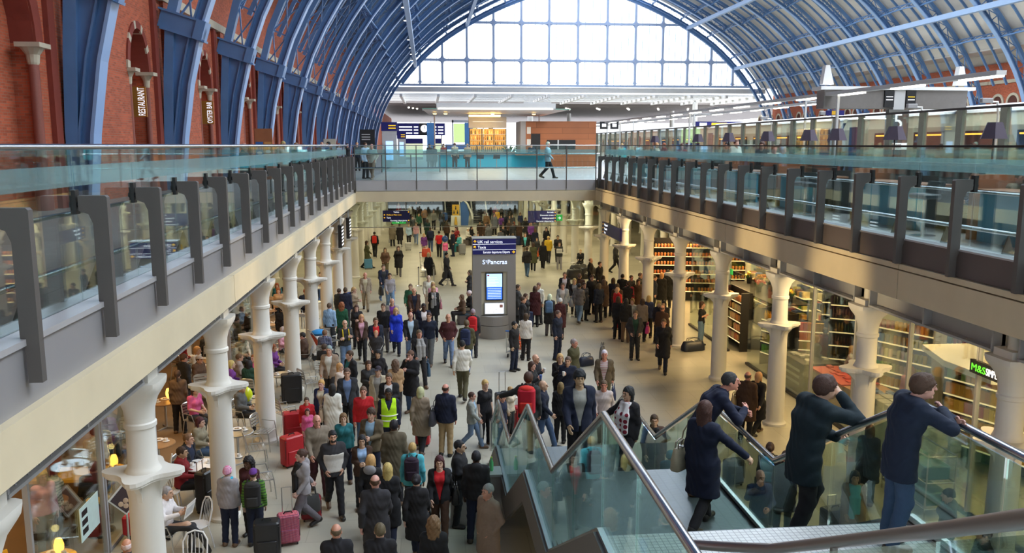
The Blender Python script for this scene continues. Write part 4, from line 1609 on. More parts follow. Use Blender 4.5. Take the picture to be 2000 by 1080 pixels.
# flower and fruit stand at the far corner of the shop
shelf_unit('stepped stand of fruit and flowers at the far corner of the shop front', 11.35, 29.9, -PI / 2, 2.0, 5, .35, .36)
stock('tub', 'food_tub', 11.35, 29.9, -PI / 2, 2.0, 5, .35, .36, .16, [(.75, .45, .2), (.8, .55, .3), (.6, .25, .1)], 'tubs on the flower stand', 'round orange-pink tub on the stepped stand by the shop corner', 'food tub')
bq = None
for i in range(14):
	x, y, z = 12.1 + rng.uniform(-.15, .9), 28.0 + (i % 7) * .72 + rng.uniform(-.1, .1), 1.0 + (i // 7) * .95
	colr = ((.8, .5, .03), (.8, .2, .03), (.75, .45, .4), (.7, .05, .04), (.8, .7, .45), (.75, .35, .02), (.85, .6, .1))[i % 7]
	lab = '%s bunch of %s flowers along the %s row by the shop corner' % (ORD[i % 7], ('yellow', 'orange', 'pink', 'red', 'cream', 'amber', 'golden')[i % 7], 'lower' if i < 7 else 'upper')
	t = thing('flower_bunch', lab, 'flowers', (x, y, z))
	s = MB()
	for k in range(16):
		a, r = rng.uniform(0, 6.28), rng.uniform(0, .2)
		s.ball((r * math.cos(a), r * math.sin(a), .34 + rng.uniform(-.05, .08)), rng.uniform(.04, .065), 6, 4)
	s.build('blooms', 'paint', t, True, color=colr)
	s = MB()
	for k in range(14):
		a, r = rng.uniform(0, 6.28), rng.uniform(.05, .22)
		s.bar((0, 0, .1), (r * math.cos(a), r * math.sin(a), .34), .02, .05)
	s.build('leaves', 'plant', t)
	MB().lathe([(.09, 0), (.12, .24), (.11, .24), (.08, .02)], n=12).build('bucket', 'dark_metal', t, True)
	MB().box(x - .12, x + .12, y - .12, y + .12, 0, z)
for i, zz in enumerate((.98, 1.93)):
	t = thing('flower_rack', 'dark %s rack that carries the flower buckets at the shop corner' % ('lower' if i == 0 else 'upper'), 'rack', (12.5, 30.2, 0))
	MB().box(-.65, .65, -2.6, 2.6, zz - .02, zz + .02).build('shelf', 'dark_metal', t)
	for sx in (-.6, .6):
		for sy in (-2.5, 2.5):
			MB().box(sx - .02, sx + .02, sy - .02, sy + .02, 0, zz).build('leg', 'dark_metal', t)
# bakery hall in the background, right of the columns
for i, (x, y) in enumerate(((12.4, 39.0), (15.5, 37.0))):
	shelf_unit('glowing bread shelves in the shop behind the far right columns, %s' % ('left unit' if i == 0 else 'right unit'), x, y, -.2, 3.4, 6, .5, .42)
	stock('tub', 'bread_loaf', x, y, -.2, 3.4, 6, .5, .42, .15, [(.62, .22, .06), (.7, .3, .1), (.45, .14, .05)], 'loaves on the bread shelves ' + str(i), 'round brown loaf on the glowing bread shelves, %s unit' % ('left' if i == 0 else 'right'), 'bread')
	area('bread_light', (x - .3, y - .9, 3.6), 1.0, 60, (1, .62, .25))
# the rest of the shop's stock along its back wall and middle aisles, beyond what one could count
gm = bpy.data.materials.new('mixed_goods')
n_, l_ = nodes(gm)
gi = n_.new('ShaderNodeNewGeometry')
cr = n_.new('ShaderNodeValToRGB')
cr.color_ramp.interpolation = 'CONSTANT'
els = cr.color_ramp.elements
for q, c in enumerate(((.65, .06, .02), (.75, .38, .03), (.55, .5, .12), (.08, .32, .06), (.78, .72, .6), (.4, .07, .2), (.5, .22, .05), (.05, .12, .35), (.12, .05, .02), (.7, .55, .25))):
	e = els[q] if q < 2 else els.new(q / 10)
	e.position = q / 10
	e.color = (*c, 1)
l_.new(gi.outputs['Random Per Island'], cr.inputs[0])
l_.new(cr.outputs[0], n_['Principled BSDF'].inputs['Base Color'])
M['mixed_goods'] = gm
for i, (x0, x1, y0, y1) in enumerate(((17.0, 17.5, 9, 38), (15.9, 16.4, 27.6, 34), (13.3, 13.8, 28.5, 34))):
	t = thing('long_shelving', ('long wall shelving along the back of the food shop', 'tall aisle shelving in the rear of the food shop', 'aisle shelving behind the flower stand')[i], 'shelving', (0, 0, 0))
	H = 3.4 if i == 0 else 2.2
	MB().box(x0 + .3, x1, y0, y1, 0, H + .1).build('back_panel', 'pale_grey' if i == 0 else 'black', t)
	s = MB()
	g = MB()
	z = .3
	while z < H:
		s.box(x0, x0 + .3, y0, y1, z - .03, z)
		y = y0 + .1
		while y < y1 - .2:
			w_ = rng.uniform(.1, .22)
			g.box(x0 + .02, x0 + .26, y, y + w_, z, z + rng.uniform(.16, .30))
			y += w_ + rng.uniform(.01, .05)
		z += .42
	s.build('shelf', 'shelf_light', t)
	tag(g.build('goods', 'mixed_goods', t), kind='stuff')
# counters behind the glass
for i, (x, y, L, m1, lab) in enumerate(((11.6, 24.2, 1.6, 'dark_metal', 'dark chalk-lettered counter with leaflets behind the shop glass'), (11.7, 22.2, 1.9, 'red_paint', 'bright red topped display counter behind the shop glass'), (11.7, 20.5, 1.2, 'timber', 'brown counter with magazines beside the red one'))):
	t = thing('shop_counter', lab, 'counter', (x, y, 0))
	MB().box(-.55, .45, -L / 2, L / 2, 0, .92).build('body', 'dark_metal' if i == 0 else 'timber', t)
	MB().box(-.6, .5, -L / 2 - .02, L / 2 + .02, .92, .98).build('counter_top', m1, t)
	s = MB()
	for k in range(14):
		a, b = rng.uniform(-.5, .3), rng.uniform(-L / 2 + .1, L / 2 - .25)
		s.box(a, a + .15, b, b + .2, .98, .99 + rng.uniform(.01, .06))
	s.build('leaflets', ('pale_grey', 'red_paint', 'banner_blue')[i], t)
	if i == 0:
		s = MB()
		for k in range(3):
			s.box(-.556, -.55, -.5, .45, .25 + k * .2, .33 + k * .2)
		s.build('chalk_writing', 'pale_grey', t)
t = thing('basket_stack', 'long wall of stacked grey cartons behind the shop glass', 'stack', (11.7, 18.6, 0))
bm = None
for r_ in range(7):
	for c_ in range(8):
		for l_ in range(2):
			z = .02 + r_ * .15
			if bm is None:
				bm = MB().rbox(-.14, .14, -.17, .17, 0, .14, .015, 1).build('carton', mat('carton_grey', (.30, .31, .33), .5, 0, .3, 12), t)
				q = bm
			else:
				q = bm.copy()
				col.objects.link(q)
			q.location = (-.35 + l_ * .33, -1.4 + c_ * .38, z)
# curved white canopies and a coffee bar in the shop
for i, (x, y, z, L) in enumerate(((12.6, 17.6, 2.45, 3.0), (13.2, 21.5, 3.05, 2.6))):
	t = thing('shop_canopy', 'curved white canopy over the %s in the food shop' % ('till area right of the column' if i == 0 else 'lit shelves'), 'canopy', (x, y, 0))
	MB().plate([(-.9, -L / 2, z)] + [(-.9 + 2.6 * q / 10, -L / 2 - .35 * math.sin(PI * q / 10), z) for q in range(11)] + [(1.7, L / 2, z), (-.6, L / 2, z), (-1.0, 0, z)], (0, 0, .14)).build('panel', 'white_paint', t)
	MB().box(.2, .5, .3, .6, 0, z).build('support', 'white_paint', t)
shelf_unit('dark till shelving with glowing goods under the right canopy', 12.9, 17.5, -1.2, 2.4, 5, .4, .38)
stock('box', 'food_packet', 12.9, 17.5, -1.2, 2.4, 5, .4, .38, .125, [(.7, .5, .1), (.6, .3, .05), (.5, .1, .1), (.2, .3, .1)], 'packets by the tills', 'bright packet on the till shelving under the right canopy', 'food packet')
# basket trolley cage near the shop front, bottom right
t = thing('basket_trolley', 'chrome wire basket rack with green baskets outside the shop, bottom right', 'trolley', (10.1, 15.9, 0))
s = MB()
for x in (-.3, .3):
	for y in (-.8, .8):
		s.tube([(x, y, 0), (x, y, 1.35)], .018, 6)
for z in (.2, .75, 1.3):
	s.tube([(-.3, -.8, z), (.3, -.8, z), (.3, .8, z), (-.3, .8, z), (-.3, -.8, z)], .015, 6)
s.build('frame', 'stainless', t, True)
for k in range(4):
	MB().rbox(-.26, .26, -.7 + (k % 2) * .75, -.05 + (k % 2) * .75, .22 + .55 * (k // 2), .5 + .55 * (k // 2), .04).build('basket', mat('basket_green', (.01, .08, .04), .5), t)
t = thing('waste_bin', 'round wicker-coloured bin standing near the basket rack', 'bin', (9.6, 17.3, 0))
MB().lathe([(.26, 0), (.32, .6), (.34, .62), (.31, .62), (.25, .05), (.01, .05)], n=18).build('bin_body', mat('wicker', (.33, .25, .14), .8, 0, .3, 30), t, True)
MB().lathe([(.34, .60), (.35, .64), (.31, .64)], n=18).build('rim', 'cardboard', t, True)
t = thing('floor_sign', 'small yellow folding caution sign near the wicker bin', 'sign', (9.35, 16.9, 0))
for sy in (-1, 1):
	MB().plate([(-.14, sy * .12, 0), (.14, sy * .12, 0), (.11, sy * .02, .6), (-.11, sy * .02, .6)], (0, .015, 0)).build('panel', 'yellow_paint', t)
# ------------------------------------------------------------------ champagne bar and kiosk on the deck beyond the bridge
t = thing('bar_counter', 'long blue-fronted bar counter with timber top beyond the bridge', 'bar counter', (0, 64, DK))
MB().box(.8, 8.9, 0, .9, 0, 1.15).build('front_panel', 'teal_panel', t)
MB().box(.7, 6.6, -.2, 1.0, 1.15, 1.22).build('counter_top', 'timber_top', t)
MB().box(6.6, 9.0, -.7, .9, .98, 1.08).build('low_shelf', 'timber_top', t)
bs = None
for i, (x, lab) in enumerate(((2.1, 'dark bar stool at the blue counter under the person in black'), (2.9, 'dark bar stool at the blue counter under the person in grey shirt'), (3.9, 'dark empty bar stool at the blue counter, left of the empty two'), (5.1, 'dark empty bar stool at the blue counter, right of the empty two'))):
	if bs is None:
		bs = thing('bar_stool', lab, 'stool', (x, 62.9, DK))
		MB().rbox(-.25, .25, -.2, .2, .72, .82, .05).build('seat', 'leather_dark', bs)
		MB().plate([(-.25, -.2, .82), (.25, -.2, .82), (.25, -.25, 1.05), (-.25, -.25, 1.05)], (0, .05, 0)).build('backrest', 'leather_dark', bs)
		MB().lathe([(.035, .03), (.035, .72)], n=10).build('pedestal', 'stainless', bs, True)
		MB().lathe([(.24, 0), (.24, .02), (.04, .04)], n=16).build('foot', 'stainless', bs, True)
	else:
		dup(bs, (x, 62.9, DK), 0, lab)
t = thing('back_bar', 'lit back bar cabinet full of bottles under a pale sign board', 'cabinet', (4.75, 67.2, DK))
MB().box(-1.45, 1.45, 0, .1, 0, 3.0).build('back_panel', mat('amber_glow', (.6, .3, .08), .6, emit=((1, .50, .12), .7)), t)
for k in range(4):
	MB().box(-1.45 + k * .95, -1.40 + k * .95, -.35, .1, 0, 3.0).build('upright', 'dark_metal', t)
for k in range(4):
	MB().box(-1.45, 1.45, -.35, 0, 1.2 + k * .45, 1.23 + k * .45).build('shelf', 'aluminium', t)
MB().box(-1.5, 1.45, -.45, .15, 3.05, 3.9).build('sign_board', 'pale_grey', t)
MB().box(-1.2, 1.2, -.47, -.45, 3.5, 3.58).build('sign_line', 'aluminium', t)
for k in range(4):
	for j in range(17):
		if j % 6 == 5:
			continue
		q = link('spirit_bottle', product('bottle'), None, rng.choice([(.5, .22, .03), (.25, .10, .02), (.7, .5, .2), (.05, .04, .02)]), (4.75 - 1.3 + j * .16, 67.0, DK + 1.23 + k * .45))
		q.scale = (1.3, 1.3, 1.15)
		tag(q, 'amber-lit bottle on the back bar shelves beyond the bridge', 'bottle', 'bottles on the back bar')
area('canopy_light', (4.8, 62.4, 9.4), 8, 420, (1, .90, .75), size_y=1.5)
area('back_bar_light', (4.75, 66.3, DK + 3.0), 2.2, 60, (1, .65, .28), size_y=.3)
t = thing('bar_canopy', 'broad white canopy with lit edge hanging over the bar', 'canopy', (0, 61, 0))
MB().box(.7, 9.2, 0, .4, 9.98, 10.35).build('fascia', 'white_paint', t)
MB().box(.8, 9.0, -.03, 0, 9.90, 10.0).build('light_strip', 'lamp_white', t)
MB().plate([(-.3, 0, 9.9), (10.1, 0, 9.9), (9.2, 8, 9.7), (.3, 8, 9.7)], (0, 0, .06)).build('soffit', 'pale_grey', t)
for x0, x1 in ((-.3, .7), (9.2, 10.3)):
	MB().box(x0, x1, -.1, 3, 9.93, 9.97).build('glass_wing', mat('green_glass', (.25, .55, .42), .15), t)
MB().box(3.2, 5.6, 4.2, 4.6, 9.55, 9.68).build('warm_light', 'lamp_warm', t)
s = MB()
for x in (.6, 1.4, 4.9, 8.0):
	s.lathe([(.1, 9.66), (.14, 9.7), (.14, 9.72)], x, 3, 0, 8)
s.build('downlights', 'lamp_warm', t)
s = MB()
for x in (0.6, 4.4, 8.8):
	s.tube([(x, 6, 5.68), (x, 6, 9.8)], .05, 8)
s.build('posts', 'aluminium', t)
MB().box(6.9, 8.9, .1, .2, 10.35, 10.45).build('letter_rail', 'white_paint', t)
text('lettering', 'Champagne', .75, 'white_paint', t, (6.9, .1, 10.5), rot=(PI / 2, 0, 0), width=1.9)
t = thing('timber_kiosk', 'long kiosk clad in reddish timber boards with a dark serving hatch', 'kiosk', (.25, 66.3, DK))
t.scale = (1.03, 1, 1.04)
MB().box(7.2, 12.6, 0, 3.5, 0, 3.42).build('boarding', 'timber_boards', t)
MB().box(6.8, 7.2, .02, 3.5, 0, 3.42).build('grey_end', 'fascia', t)
MB().box(7.6, 8.3, -.04, 0, 0, 2.5).build('doorway', 'black', t)
MB().box(8.8, 11.0, -.05, 0, 1.35, 2.05).build('hatch', 'black', t)
MB().box(9.62, 9.72, -.07, -.05, 1.35, 2.05).build('hatch_post', 'pale_grey', t)
MB().box(8.8, 11.0, -.25, -.05, 1.66, 1.72).build('hatch_shelf', 'pale_grey', t)
for z in (2.5, 1.6):
	MB().box(7.28, 7.6 - .02, -.03, 0, z, z + .5).build('poster', 'ceramic', t)
t = thing('potted_palm', 'dark leafy palm in a tall pot at the end of the back bar', 'plant', (6.45, 66.9, DK))
MB().lathe([(.2, 0), (.28, .9), (.25, .9)], n=14).build('pot', 'black', t, True)
s = MB()
for k in range(26):
	a, e = rng.uniform(0, 6.28), rng.uniform(.5, 1.4)
	L = rng.uniform(.9, 1.5)
	p0 = Vector((0, 0, .9))
	p1 = p0 + Vector((math.cos(a) * math.cos(e), math.sin(a) * math.cos(e), math.sin(e))) * L * .6
	p2 = p1 + Vector((math.cos(a) * .35, math.sin(a) * .35, .1)) * L * .5
	s.tube([p0, p1, p2], [.02, .05, .005], 4)
s.build('fronds', 'plant', t)
# information boards, banners and shop heads beyond
for i, (x, y, wd, h, lab) in enumerate(((-2.6, 60, 1.0, 3.3, 'grey information pillar with blue header by the left wall beyond the bridge'), (-2.35, 80, .75, 2.9, 'smaller grey information pillar beyond the first one'))):
	t = thing('information_totem', lab, 'information pillar', (x, y, DK))
	MB().box(-wd / 2, wd / 2, 0, .3, 0, h - .6).build('body', 'pale_grey', t)
	MB().box(-wd / 2 - .05, wd / 2 + .05, -.03, .33, h - .6, h).build('header', 'navy_sign', t)
	MB().box(-wd * .25, wd * .25, -.02, 0, .7, 2.0).build('screen', 'screen_pale', t)
	s = MB()
	for k in range(2):
		s.box(-.05, wd / 2 - .05, -.045, -.03, h - .45 + k * .18, h - .38 + k * .18)
	s.build('lettering_bars', 'sign_yellow', t)
for i, (x, lab) in enumerate(((.35, 'tall blue banner left of the pale green window beyond the bar'), (3.55, 'tall blue banner at the left end of the back bar'))):
	t = thing('banner', lab, 'banner', (x, 73, DK))
	MB().box(-.35, .35, 0, .05, .6, 3.6).build('cloth', mat('banner_sky', (.08, .28, .65), .6, 0, .5, .8), t)
	MB().tube([(0, .08, 0), (0, .08, 3.7)], .04, 6).build('pole', 'aluminium', t)
t = thing('departure_board', 'long dark blue departure board with white rows and a round clock', 'departure board', (-.5, 100, 0))
MB().box(-3.0, 2.6, 0, .3, 8.5, 9.9).build('board', 'navy_sign', t)
s = MB()
for k in range(3):
	for a, b in ((-2.7, -1.2), (-1.0, -.5), (.9, 1.6), (1.8, 2.4)):
		s.box(a, b, -.02, 0, 8.7 + k * .35, 8.85 + k * .35)
s.build('row_text', 'sign_white', t)
MB().box(-.35, .75, -.03, 0, 8.5, 9.9).build('clock_panel', 'black', t)
MB().plate([(.2 + .42 * math.cos(2 * PI * i / 20), -.05, 9.3 + .42 * math.sin(2 * PI * i / 20)) for i in range(20)], (0, .02, 0)).build('clock_face', 'sign_white', t)
s = MB()
s.bar((.2, -.06, 9.3), (.2, -.06, 9.62), .05, .02)
s.bar((.2, -.06, 9.3), (.42, -.06, 9.36), .05, .02)
s.build('clock_hands', 'black', t)
MB().box(-.1, .5, -.02, 0, 8.55, 8.72).build('yellow_strip', 'sign_yellow', t)
s = MB()
for x in (-2.6, 2.2):
	s.tube([(x, .15, DK), (x, .15, 8.5)], .06, 6)
s.build('posts', 'aluminium', t)
t = thing('shop_window', 'pale green lit shop window in a steel frame beyond the bar', 'shop front', (4.3, 100, DK))
MB().box(-1.2, 1.4, 0, .2, 2.0, 4.2).build('window', mat('pale_green_glow', (.55, .7, .3), .5, emit=((.6, .8, .3), .6)), t)
s = MB()
for x in (-1.3, 1.5):
	s.box(x - .08, x + .08, -.05, .2, 0, 4.6)
s.box(-1.4, 1.6, -.05, .2, 4.3, 4.6)
s.build('frame', 'steel_paint', t)
MB().box(-2.2, 2.4, -.1, .3, 1.2, 1.8).build('blue_head', 'banner_blue', t)
for i, (x, wd) in enumerate(((-1.6, 2.2), (.9, 1.6))):
	t = thing('ticket_window', 'blue-headed bright ticket window below the departure board, %s one' % ('left' if i == 0 else 'right'), 'shop front', (x, 104, DK))
	MB().box(-wd / 2, wd / 2, 0, .2, 1.9, 2.5).build('head', 'navy_sign', t)
	MB().box(-wd / 2, wd / 2, 0, .2, .3, 1.9).build('window', mat('window_glow', (.7, .75, .5), .5, emit=((.9, .9, .6), .6)), t)
	MB().box(-wd / 2, wd / 2, -.1, .25, 0, .3).build('sill', 'pale_grey', t)
# a low glass fence and a pale floor barrier in front of the bar
t = thing('glass_barrier', 'low glass barrier on the deck left of the bar', 'barrier', (0, 55, DK))
MB().box(-2.9, .8, 0, .02, .05, 1.15).build('glass_pane', 'frost', t)
MB().tube([(-2.9, .01, 1.18), (.8, .01, 1.18)], .03, 8).build('rail', 'aluminium', t)
for x in (-2.9, -1.05, .8):
	MB().box(x - .03, x + .03, -.02, .04, 0, 1.2).build('post', 'post_metal', t)
# poster boards on the left deck
for i, (x, y, wd, h, m1, lab) in enumerate(((-5.85, 31.5, .62, 2.32, 'timber', 'poster board with food pictures by the left wall, nearest one'), (-5.9, 53, .75, 2.1, 'kiosk_recess', 'yellowish menu board by the left wall among the heads'), (-3.15, 46.0, .78, 2.55, 'black', 'black poster board with a bowl picture at the left end of the bridge'))):
	t = thing('poster_board', lab, 'poster', (x, y, DK))
	MB().box(-wd / 2, wd / 2, 0, .06, .5, h).build('board', m1, t)
	if i == 0:
		MB().box(-.28, -.02, -.01, 0, 1.2, 1.85).build('picture', 'banner_blue', t)
		MB().box(.02, .28, -.01, 0, 1.2, 1.85).build('picture', mat('picture_orange', (.6, .28, .08), .6, 0, .4, 6), t)
		s = MB()
		s.ball((-.15, -.012, 1.45), (.1, .01, .06), 8, 4)
		s.ball((.15, -.012, 1.5), (.1, .01, .06), 8, 4)
		s.build('bowl_picture', 'ceramic', t)
	if i == 2:
		s = MB()
		s.ball((.08, -.012, 1.5), (.24, .01, .17), 12, 6)
		s.build('bowl_picture', 'kiosk_recess', t)
		s = MB()
		for k in range(3):
			s.box(-.3, .15, -.01, 0, 2.0 + k * .13, 2.05 + k * .13)
		s.build('print', 'pale_grey', t)
	s = MB()
	for sx in (-.3, .3):
		s.box(sx * wd - .02, sx * wd + .02, .0, .05, 0, .5)
	s.build('legs', 'dark_metal', t)
# vertical wall signs
for i, (y, z, a, b, lab) in enumerate(((31.5, 8.92, 'RESTAURANT', 'ST PANCRAS GRAND', 'vertical gold sign reading RESTAURANT on the brick wall'), (41.0, 8.90, 'OYSTER BAR', 'ST PANCRAS GRAND', 'vertical gold sign reading OYSTER BAR on the brick wall'))):
	t = thing('wall_sign', lab, 'sign', (-10.25, y, z))
	t.scale = (.95, .55, .55)
	MB().box(-.42, .46, -.05, .05, -.95, .95).build('board', mat('sign_gold', (.45, .22, .04), .4, .3), t)
	MB().box(-.5, -.42, -.03, .03, -.6, .6).build('wall_bracket', 'dark_metal', t)
	text('lettering', a, .36, 'sign_white', t, (.40, -.055, -.88), rot=(PI / 2, -PI / 2, 0), width=1.75)
	text('lettering', b, .18, 'sign_yellow', t, (-.12, -.055, -.85), rot=(PI / 2, -PI / 2, 0), width=1.7)

# ------------------------------------------------------------------ right deck: bar booths, table lamps
b0 = None
for i, y in enumerate((13.2, 17.6, 22.0, 26.4, 30.8, 35.2, 39.6)):
	lab = '%s teal-fronted bar booth from the near end, on the right balcony' % ORD[i]
	if b0 is None:
		b0 = thing('bar_booth', lab, 'booth', (10.0, y, DK))
		MB().box(.0, .06, -1.3, 1.3, 0, .90).build('front_panel', 'teal_panel', b0)
		MB().box(-.12, .62, -1.4, 1.4, .90, .95).build('tabletop', 'timber_top', b0)
		MB().box(.68, 1.0, -1.4, 1.4, .0, .80).build('seat', 'leather_dark', b0)
		MB().box(1.0, 1.18, -1.5, 1.5, 0, 1.25).build('seat_back', 'leather_dark', b0)
		MB().box(.0, 1.2, 1.5, 1.62, 0, 1.20).build('end_panel', 'timber', b0)
		MB().box(.95, 1.35, -2.0, 2.0, 1.30, 1.36).build('capping', 'timber_top', b0)
		MB().box(1.0, 1.3, -2.0, 2.0, 1.2, 1.30).build('capping_board', 'dark_metal', b0)
		MB().box(1.05, 1.25, 1.6, 2.0, 0, 1.2).build('back_post', 'teal_panel', b0)
	else:
		dup(b0, (10.0, y, DK), 0, lab)
l0 = None
for i, y in enumerate((15.9, 19.5, 22.4, 24.13, 27.2, 30.84, 34.45, 41.14)):
	lab = '%s dark table lamp from the near end along the right balcony bar' % ORD[i]
	z = DK + (1.36 if i not in (1,) else 1.36)
	if l0 is None:
		l0 = thing('table_lamp', lab, 'lamp', (11.15, y, z))
		MB().lathe([(.14, 0), (.14, .02), (.02, .04), (.018, .5)], n=12).build('stem', 'dark_metal', l0, True)
		MB().lathe([(.27, .50), (.15, .82), (.14, .82), (.255, .50)], n=6).build('lamp_shade', 'lamp_shade', l0)
	else:
		dup(l0, (11.15, y, z), .3, lab)
sb = None
for i, (y, x) in enumerate(((15.4, 9.5), (19.9, 9.4), (20.6, 9.5), (28.6, 9.45), (33.2, 9.45))):
	lab = 'bar stool with steel foot on the right balcony, %s from the near end' % ORD[i]
	o = dup(bs, (x, y, DK), 1.57 + .3 * i, lab)

# ------------------------------------------------------------------ platforms: glass fence, train, gantry
t = thing('platform_fence', 'long tall glass fence with grey posts along the platform edge', 'fence', (18, 0, DK))
MB().box(-.05, .05, 20, 165, 2.90, 2.98).build('top_rail', 'dark_metal', t)
ps = pp = None
for k in range(40):
	y = 23.0 + k * 2.23
	if ps is None:
		ps = MB().box(-.05, .10, -.16, .16, 0, 2.9).build('post', mat('fence_post', (.20, .21, .17), .5, .2), t)
		pp = MB().box(-.01, .01, -1.02, 1.02, .08, 2.88).build('glass_pane', 'shop_glass', t)
		ps.location.y, pp.location.y = y, y + 1.115
	else:
		for q, yy in ((ps, y), (pp, y + 1.115)):
			c = q.copy()
			col.objects.link(c)
			c.location.y = yy
car = None
for i in range(6):
	lab = 'cream train carriage with dark blue doors at the platform, %s from the near end' % ORD[i]
	y = 22 + 23.2 * i
	if car is None:
		car = thing('train_carriage', lab, 'train carriage', (22.6, y, 0))
		pr = [(0, 4.9), (-.05, 6.2), (0, 8.2), (.25, 8.75), (.9, 9.05), (1.9, 9.05), (2.5, 8.75), (2.8, 8.2), (2.85, 6.2), (2.8, 4.9)]
		MB().loft([[(x, yy, z) for x, z in pr] for yy in (0, 22.8)]).build('body', 'train_cream', car)
		MB().loft([[(x, yy, z + .03) for x, z in ((.2, 8.72), (.9, 9.07), (1.9, 9.07), (2.55, 8.72))] for yy in (0, 22.8)], True, True).build('roof', 'pale_grey', car)
		MB().box(-.07, -.04, 0, 22.8, 5.2, 5.9).build('lower_stripe', 'train_blue', car)
		for q in range(5):
			f = MB().rbox(-.075, -.03, 3.0 + q * 3.5, 5.3 + q * 3.5, 7.25, 8.0, .01, 1).build('window', 'train_window', car)
			MB().box(-.08, -.07, 3.15 + q * 3.5, 5.15 + q * 3.5, 7.83, 7.90).build('window_light', 'train_light', f)
		for yy in (1.0, 20.8):
			MB().box(-.08, -.03, yy, yy + 1.1, 5.75, 8.35).build('door', 'train_blue', car)
		MB().box(.2, 2.6, 22.8, 23.2, 5.2, 8.6).build('gangway', 'black', car)
		for yy in (2.5, 18):
			MB().box(.3, 2.5, yy, yy + 2.4, 4.6, 4.95).build('bogie', 'black', car)
	else:
		dup(car, (22.6, y, 0), 0, lab)
t = thing('platform_sign', 'grey pylon with the white number 5 beside the platform', 'sign', (19.9, 34.6, 0))
b = MB().box(-.45, .45, 0, .25, DK, 8.9).build('pylon', mat('pylon_grey', (.12, .12, .11), .5), t)
text('lettering', '5', .95, 'sign_white', b, (-.02, -.01, 8.08), align='CENTER')
MB().box(-.42, .44, -.01, 0, 7.22, 7.5).build('strip_sign', 'sign_white', b)
s = MB()
for k in range(9):
	s.box(-.25 + k * .05, -.22 + k * .05, -.016, -.01, 7.27, 7.45)
s.build('strip_print', 'pylon_grey', b)
MB().box(-.42, -.32, -.01, 0, 6.7, 7.55).build('red_edge', 'red_paint', b)
t = thing('sign_gantry', 'long grey overhead box gantry with two small black screens above the platform', 'gantry', (19.9, 34.9, 0))
MB().box(-3.2, 3.2, 0, .7, 8.95, 9.72).build('box_beam', mat('gantry_grey', (.20, .185, .175), .5, .3), t)
MB().box(-3.4, 3.5, -.1, .8, 9.72, 9.86).build('white_top', 'white_paint', t)
MB().box(-.12, .38, -.03, 0, 8.9, 9.95).build('centre_panel', 'pale_grey', t)
for x in (-.55, .42):
	b = MB().box(x, x + .42, -.08, 0, 9.0, 9.70).build('screen', 'black', t)
	MB().box(x + .06, x + .36, -.09, -.08, 9.3, 9.33).build('screen_line', 'sign_white', b)
	MB().box(x + .06, x + .36, -.09, -.08, 9.42, 9.45).build('screen_line', 'sign_yellow' if x > 0 else 'sign_white', b)
MB().box(-3.1, -2.3, -.05, 0, 8.66, 8.86).build('notice', 'navy_sign', t)
MB().box(-2.85, -2.55, -.06, -.05, 8.68, 8.84).build('yellow_notice', 'yellow_paint', t)
for x in (-3.2, 2.8):
	MB().plate([(x, .2, 9.95), (x + .5, .2, 9.95), (x + .28, .2, 10.75), (x + .1, .2, 10.75)], (0, .3, 0)).build('fin', 'white_paint', t)
MB().box(-.1, .3, .2, .6, DK, 8.95).build('mast', 'pale_grey', t)
for i, (x, z, y0, y1, lab) in enumerate(((16.9, 9.40, 24, 130, 'long row of fluorescent light fittings above the near platform'), (22.5, 9.72, 36, 140, 'second row of fluorescent light fittings above the train'))):
	t = thing('light_rail', lab, 'light fitting', (x, 0, z))
	MB().box(-.16, .16, y0, y1, .06, .2).build('housing', 'pale_grey', t)
	k = 0
	y = y0
	while y < y1:
		MB().box(-.1, .1, y, y + 1.9, 0, .06).build('tube_lamp', 'lamp_white', t)
		y += 4.0
	s = MB()
	y = y0 + 10
	while y < y1:
		q = 0 if x < 20 else -1.5
		s.box(q - .05, q + .05, y, y + .1, DK - z, .1)
		s.box(min(q, 0), 0, y, y + .08, .08, .14)
		y += 20
	s.build('posts', 'pale_grey', t)
for i, (x, y) in enumerate(((18.6, 31.3), (18.6, 38.6), (18.7, 46), (18.8, 27.2))):
	t = thing('security_camera', 'small grey camera box on a white arm above the fence, %s' % ('second from the near end', 'third from the near end', 'farthest', 'nearest')[i], 'camera', (x, y, 8.75))
	MB().rbox(-.3, .1, -.08, .08, .06, .22, .02, 1).build('case', 'fascia', t)
	MB().tube([(.1, 0, .1), (.3, 0, .1), (.35, 0, -.3), (.35, 0, -3.05)], .035, 6).build('arm', 'white_paint', t)
t = thing('platform_sign', 'pair of small black letter signs on a pole far down the platform', 'sign', (17.0, 80, 0))
MB().tube([(0, 0, DK), (0, 0, 9.6)], .06, 6).build('pole', 'pale_grey', t)
for x in (-.7, .3):
	b = MB().box(x, x + .8, -.05, 0, 8.9, 9.6).build('plate', 'black', t)
	MB().box(x + .2, x + .6, -.06, -.05, 9.1, 9.4).build('mark', 'sign_white', b)
t = thing('platform_sign', 'dark blue and yellow sign bar above the far platform', 'sign', (24, 68, 0))
MB().box(-2.2, 2.6, 0, .2, 8.85, 9.3).build('board', 'navy_sign', t)
MB().box(-.9, .4, -.02, 0, 8.95, 9.2).build('yellow_panel', 'sign_yellow', t)
for x in (-1.9, 1.4):
	MB().box(x, x + .6, -.02, 0, 8.95, 9.2).build('white_panel', 'sign_white', t)
MB().tube([(0, .1, 4.6), (0, .1, 8.9)], .08, 6).build('pole', 'pale_grey', t)
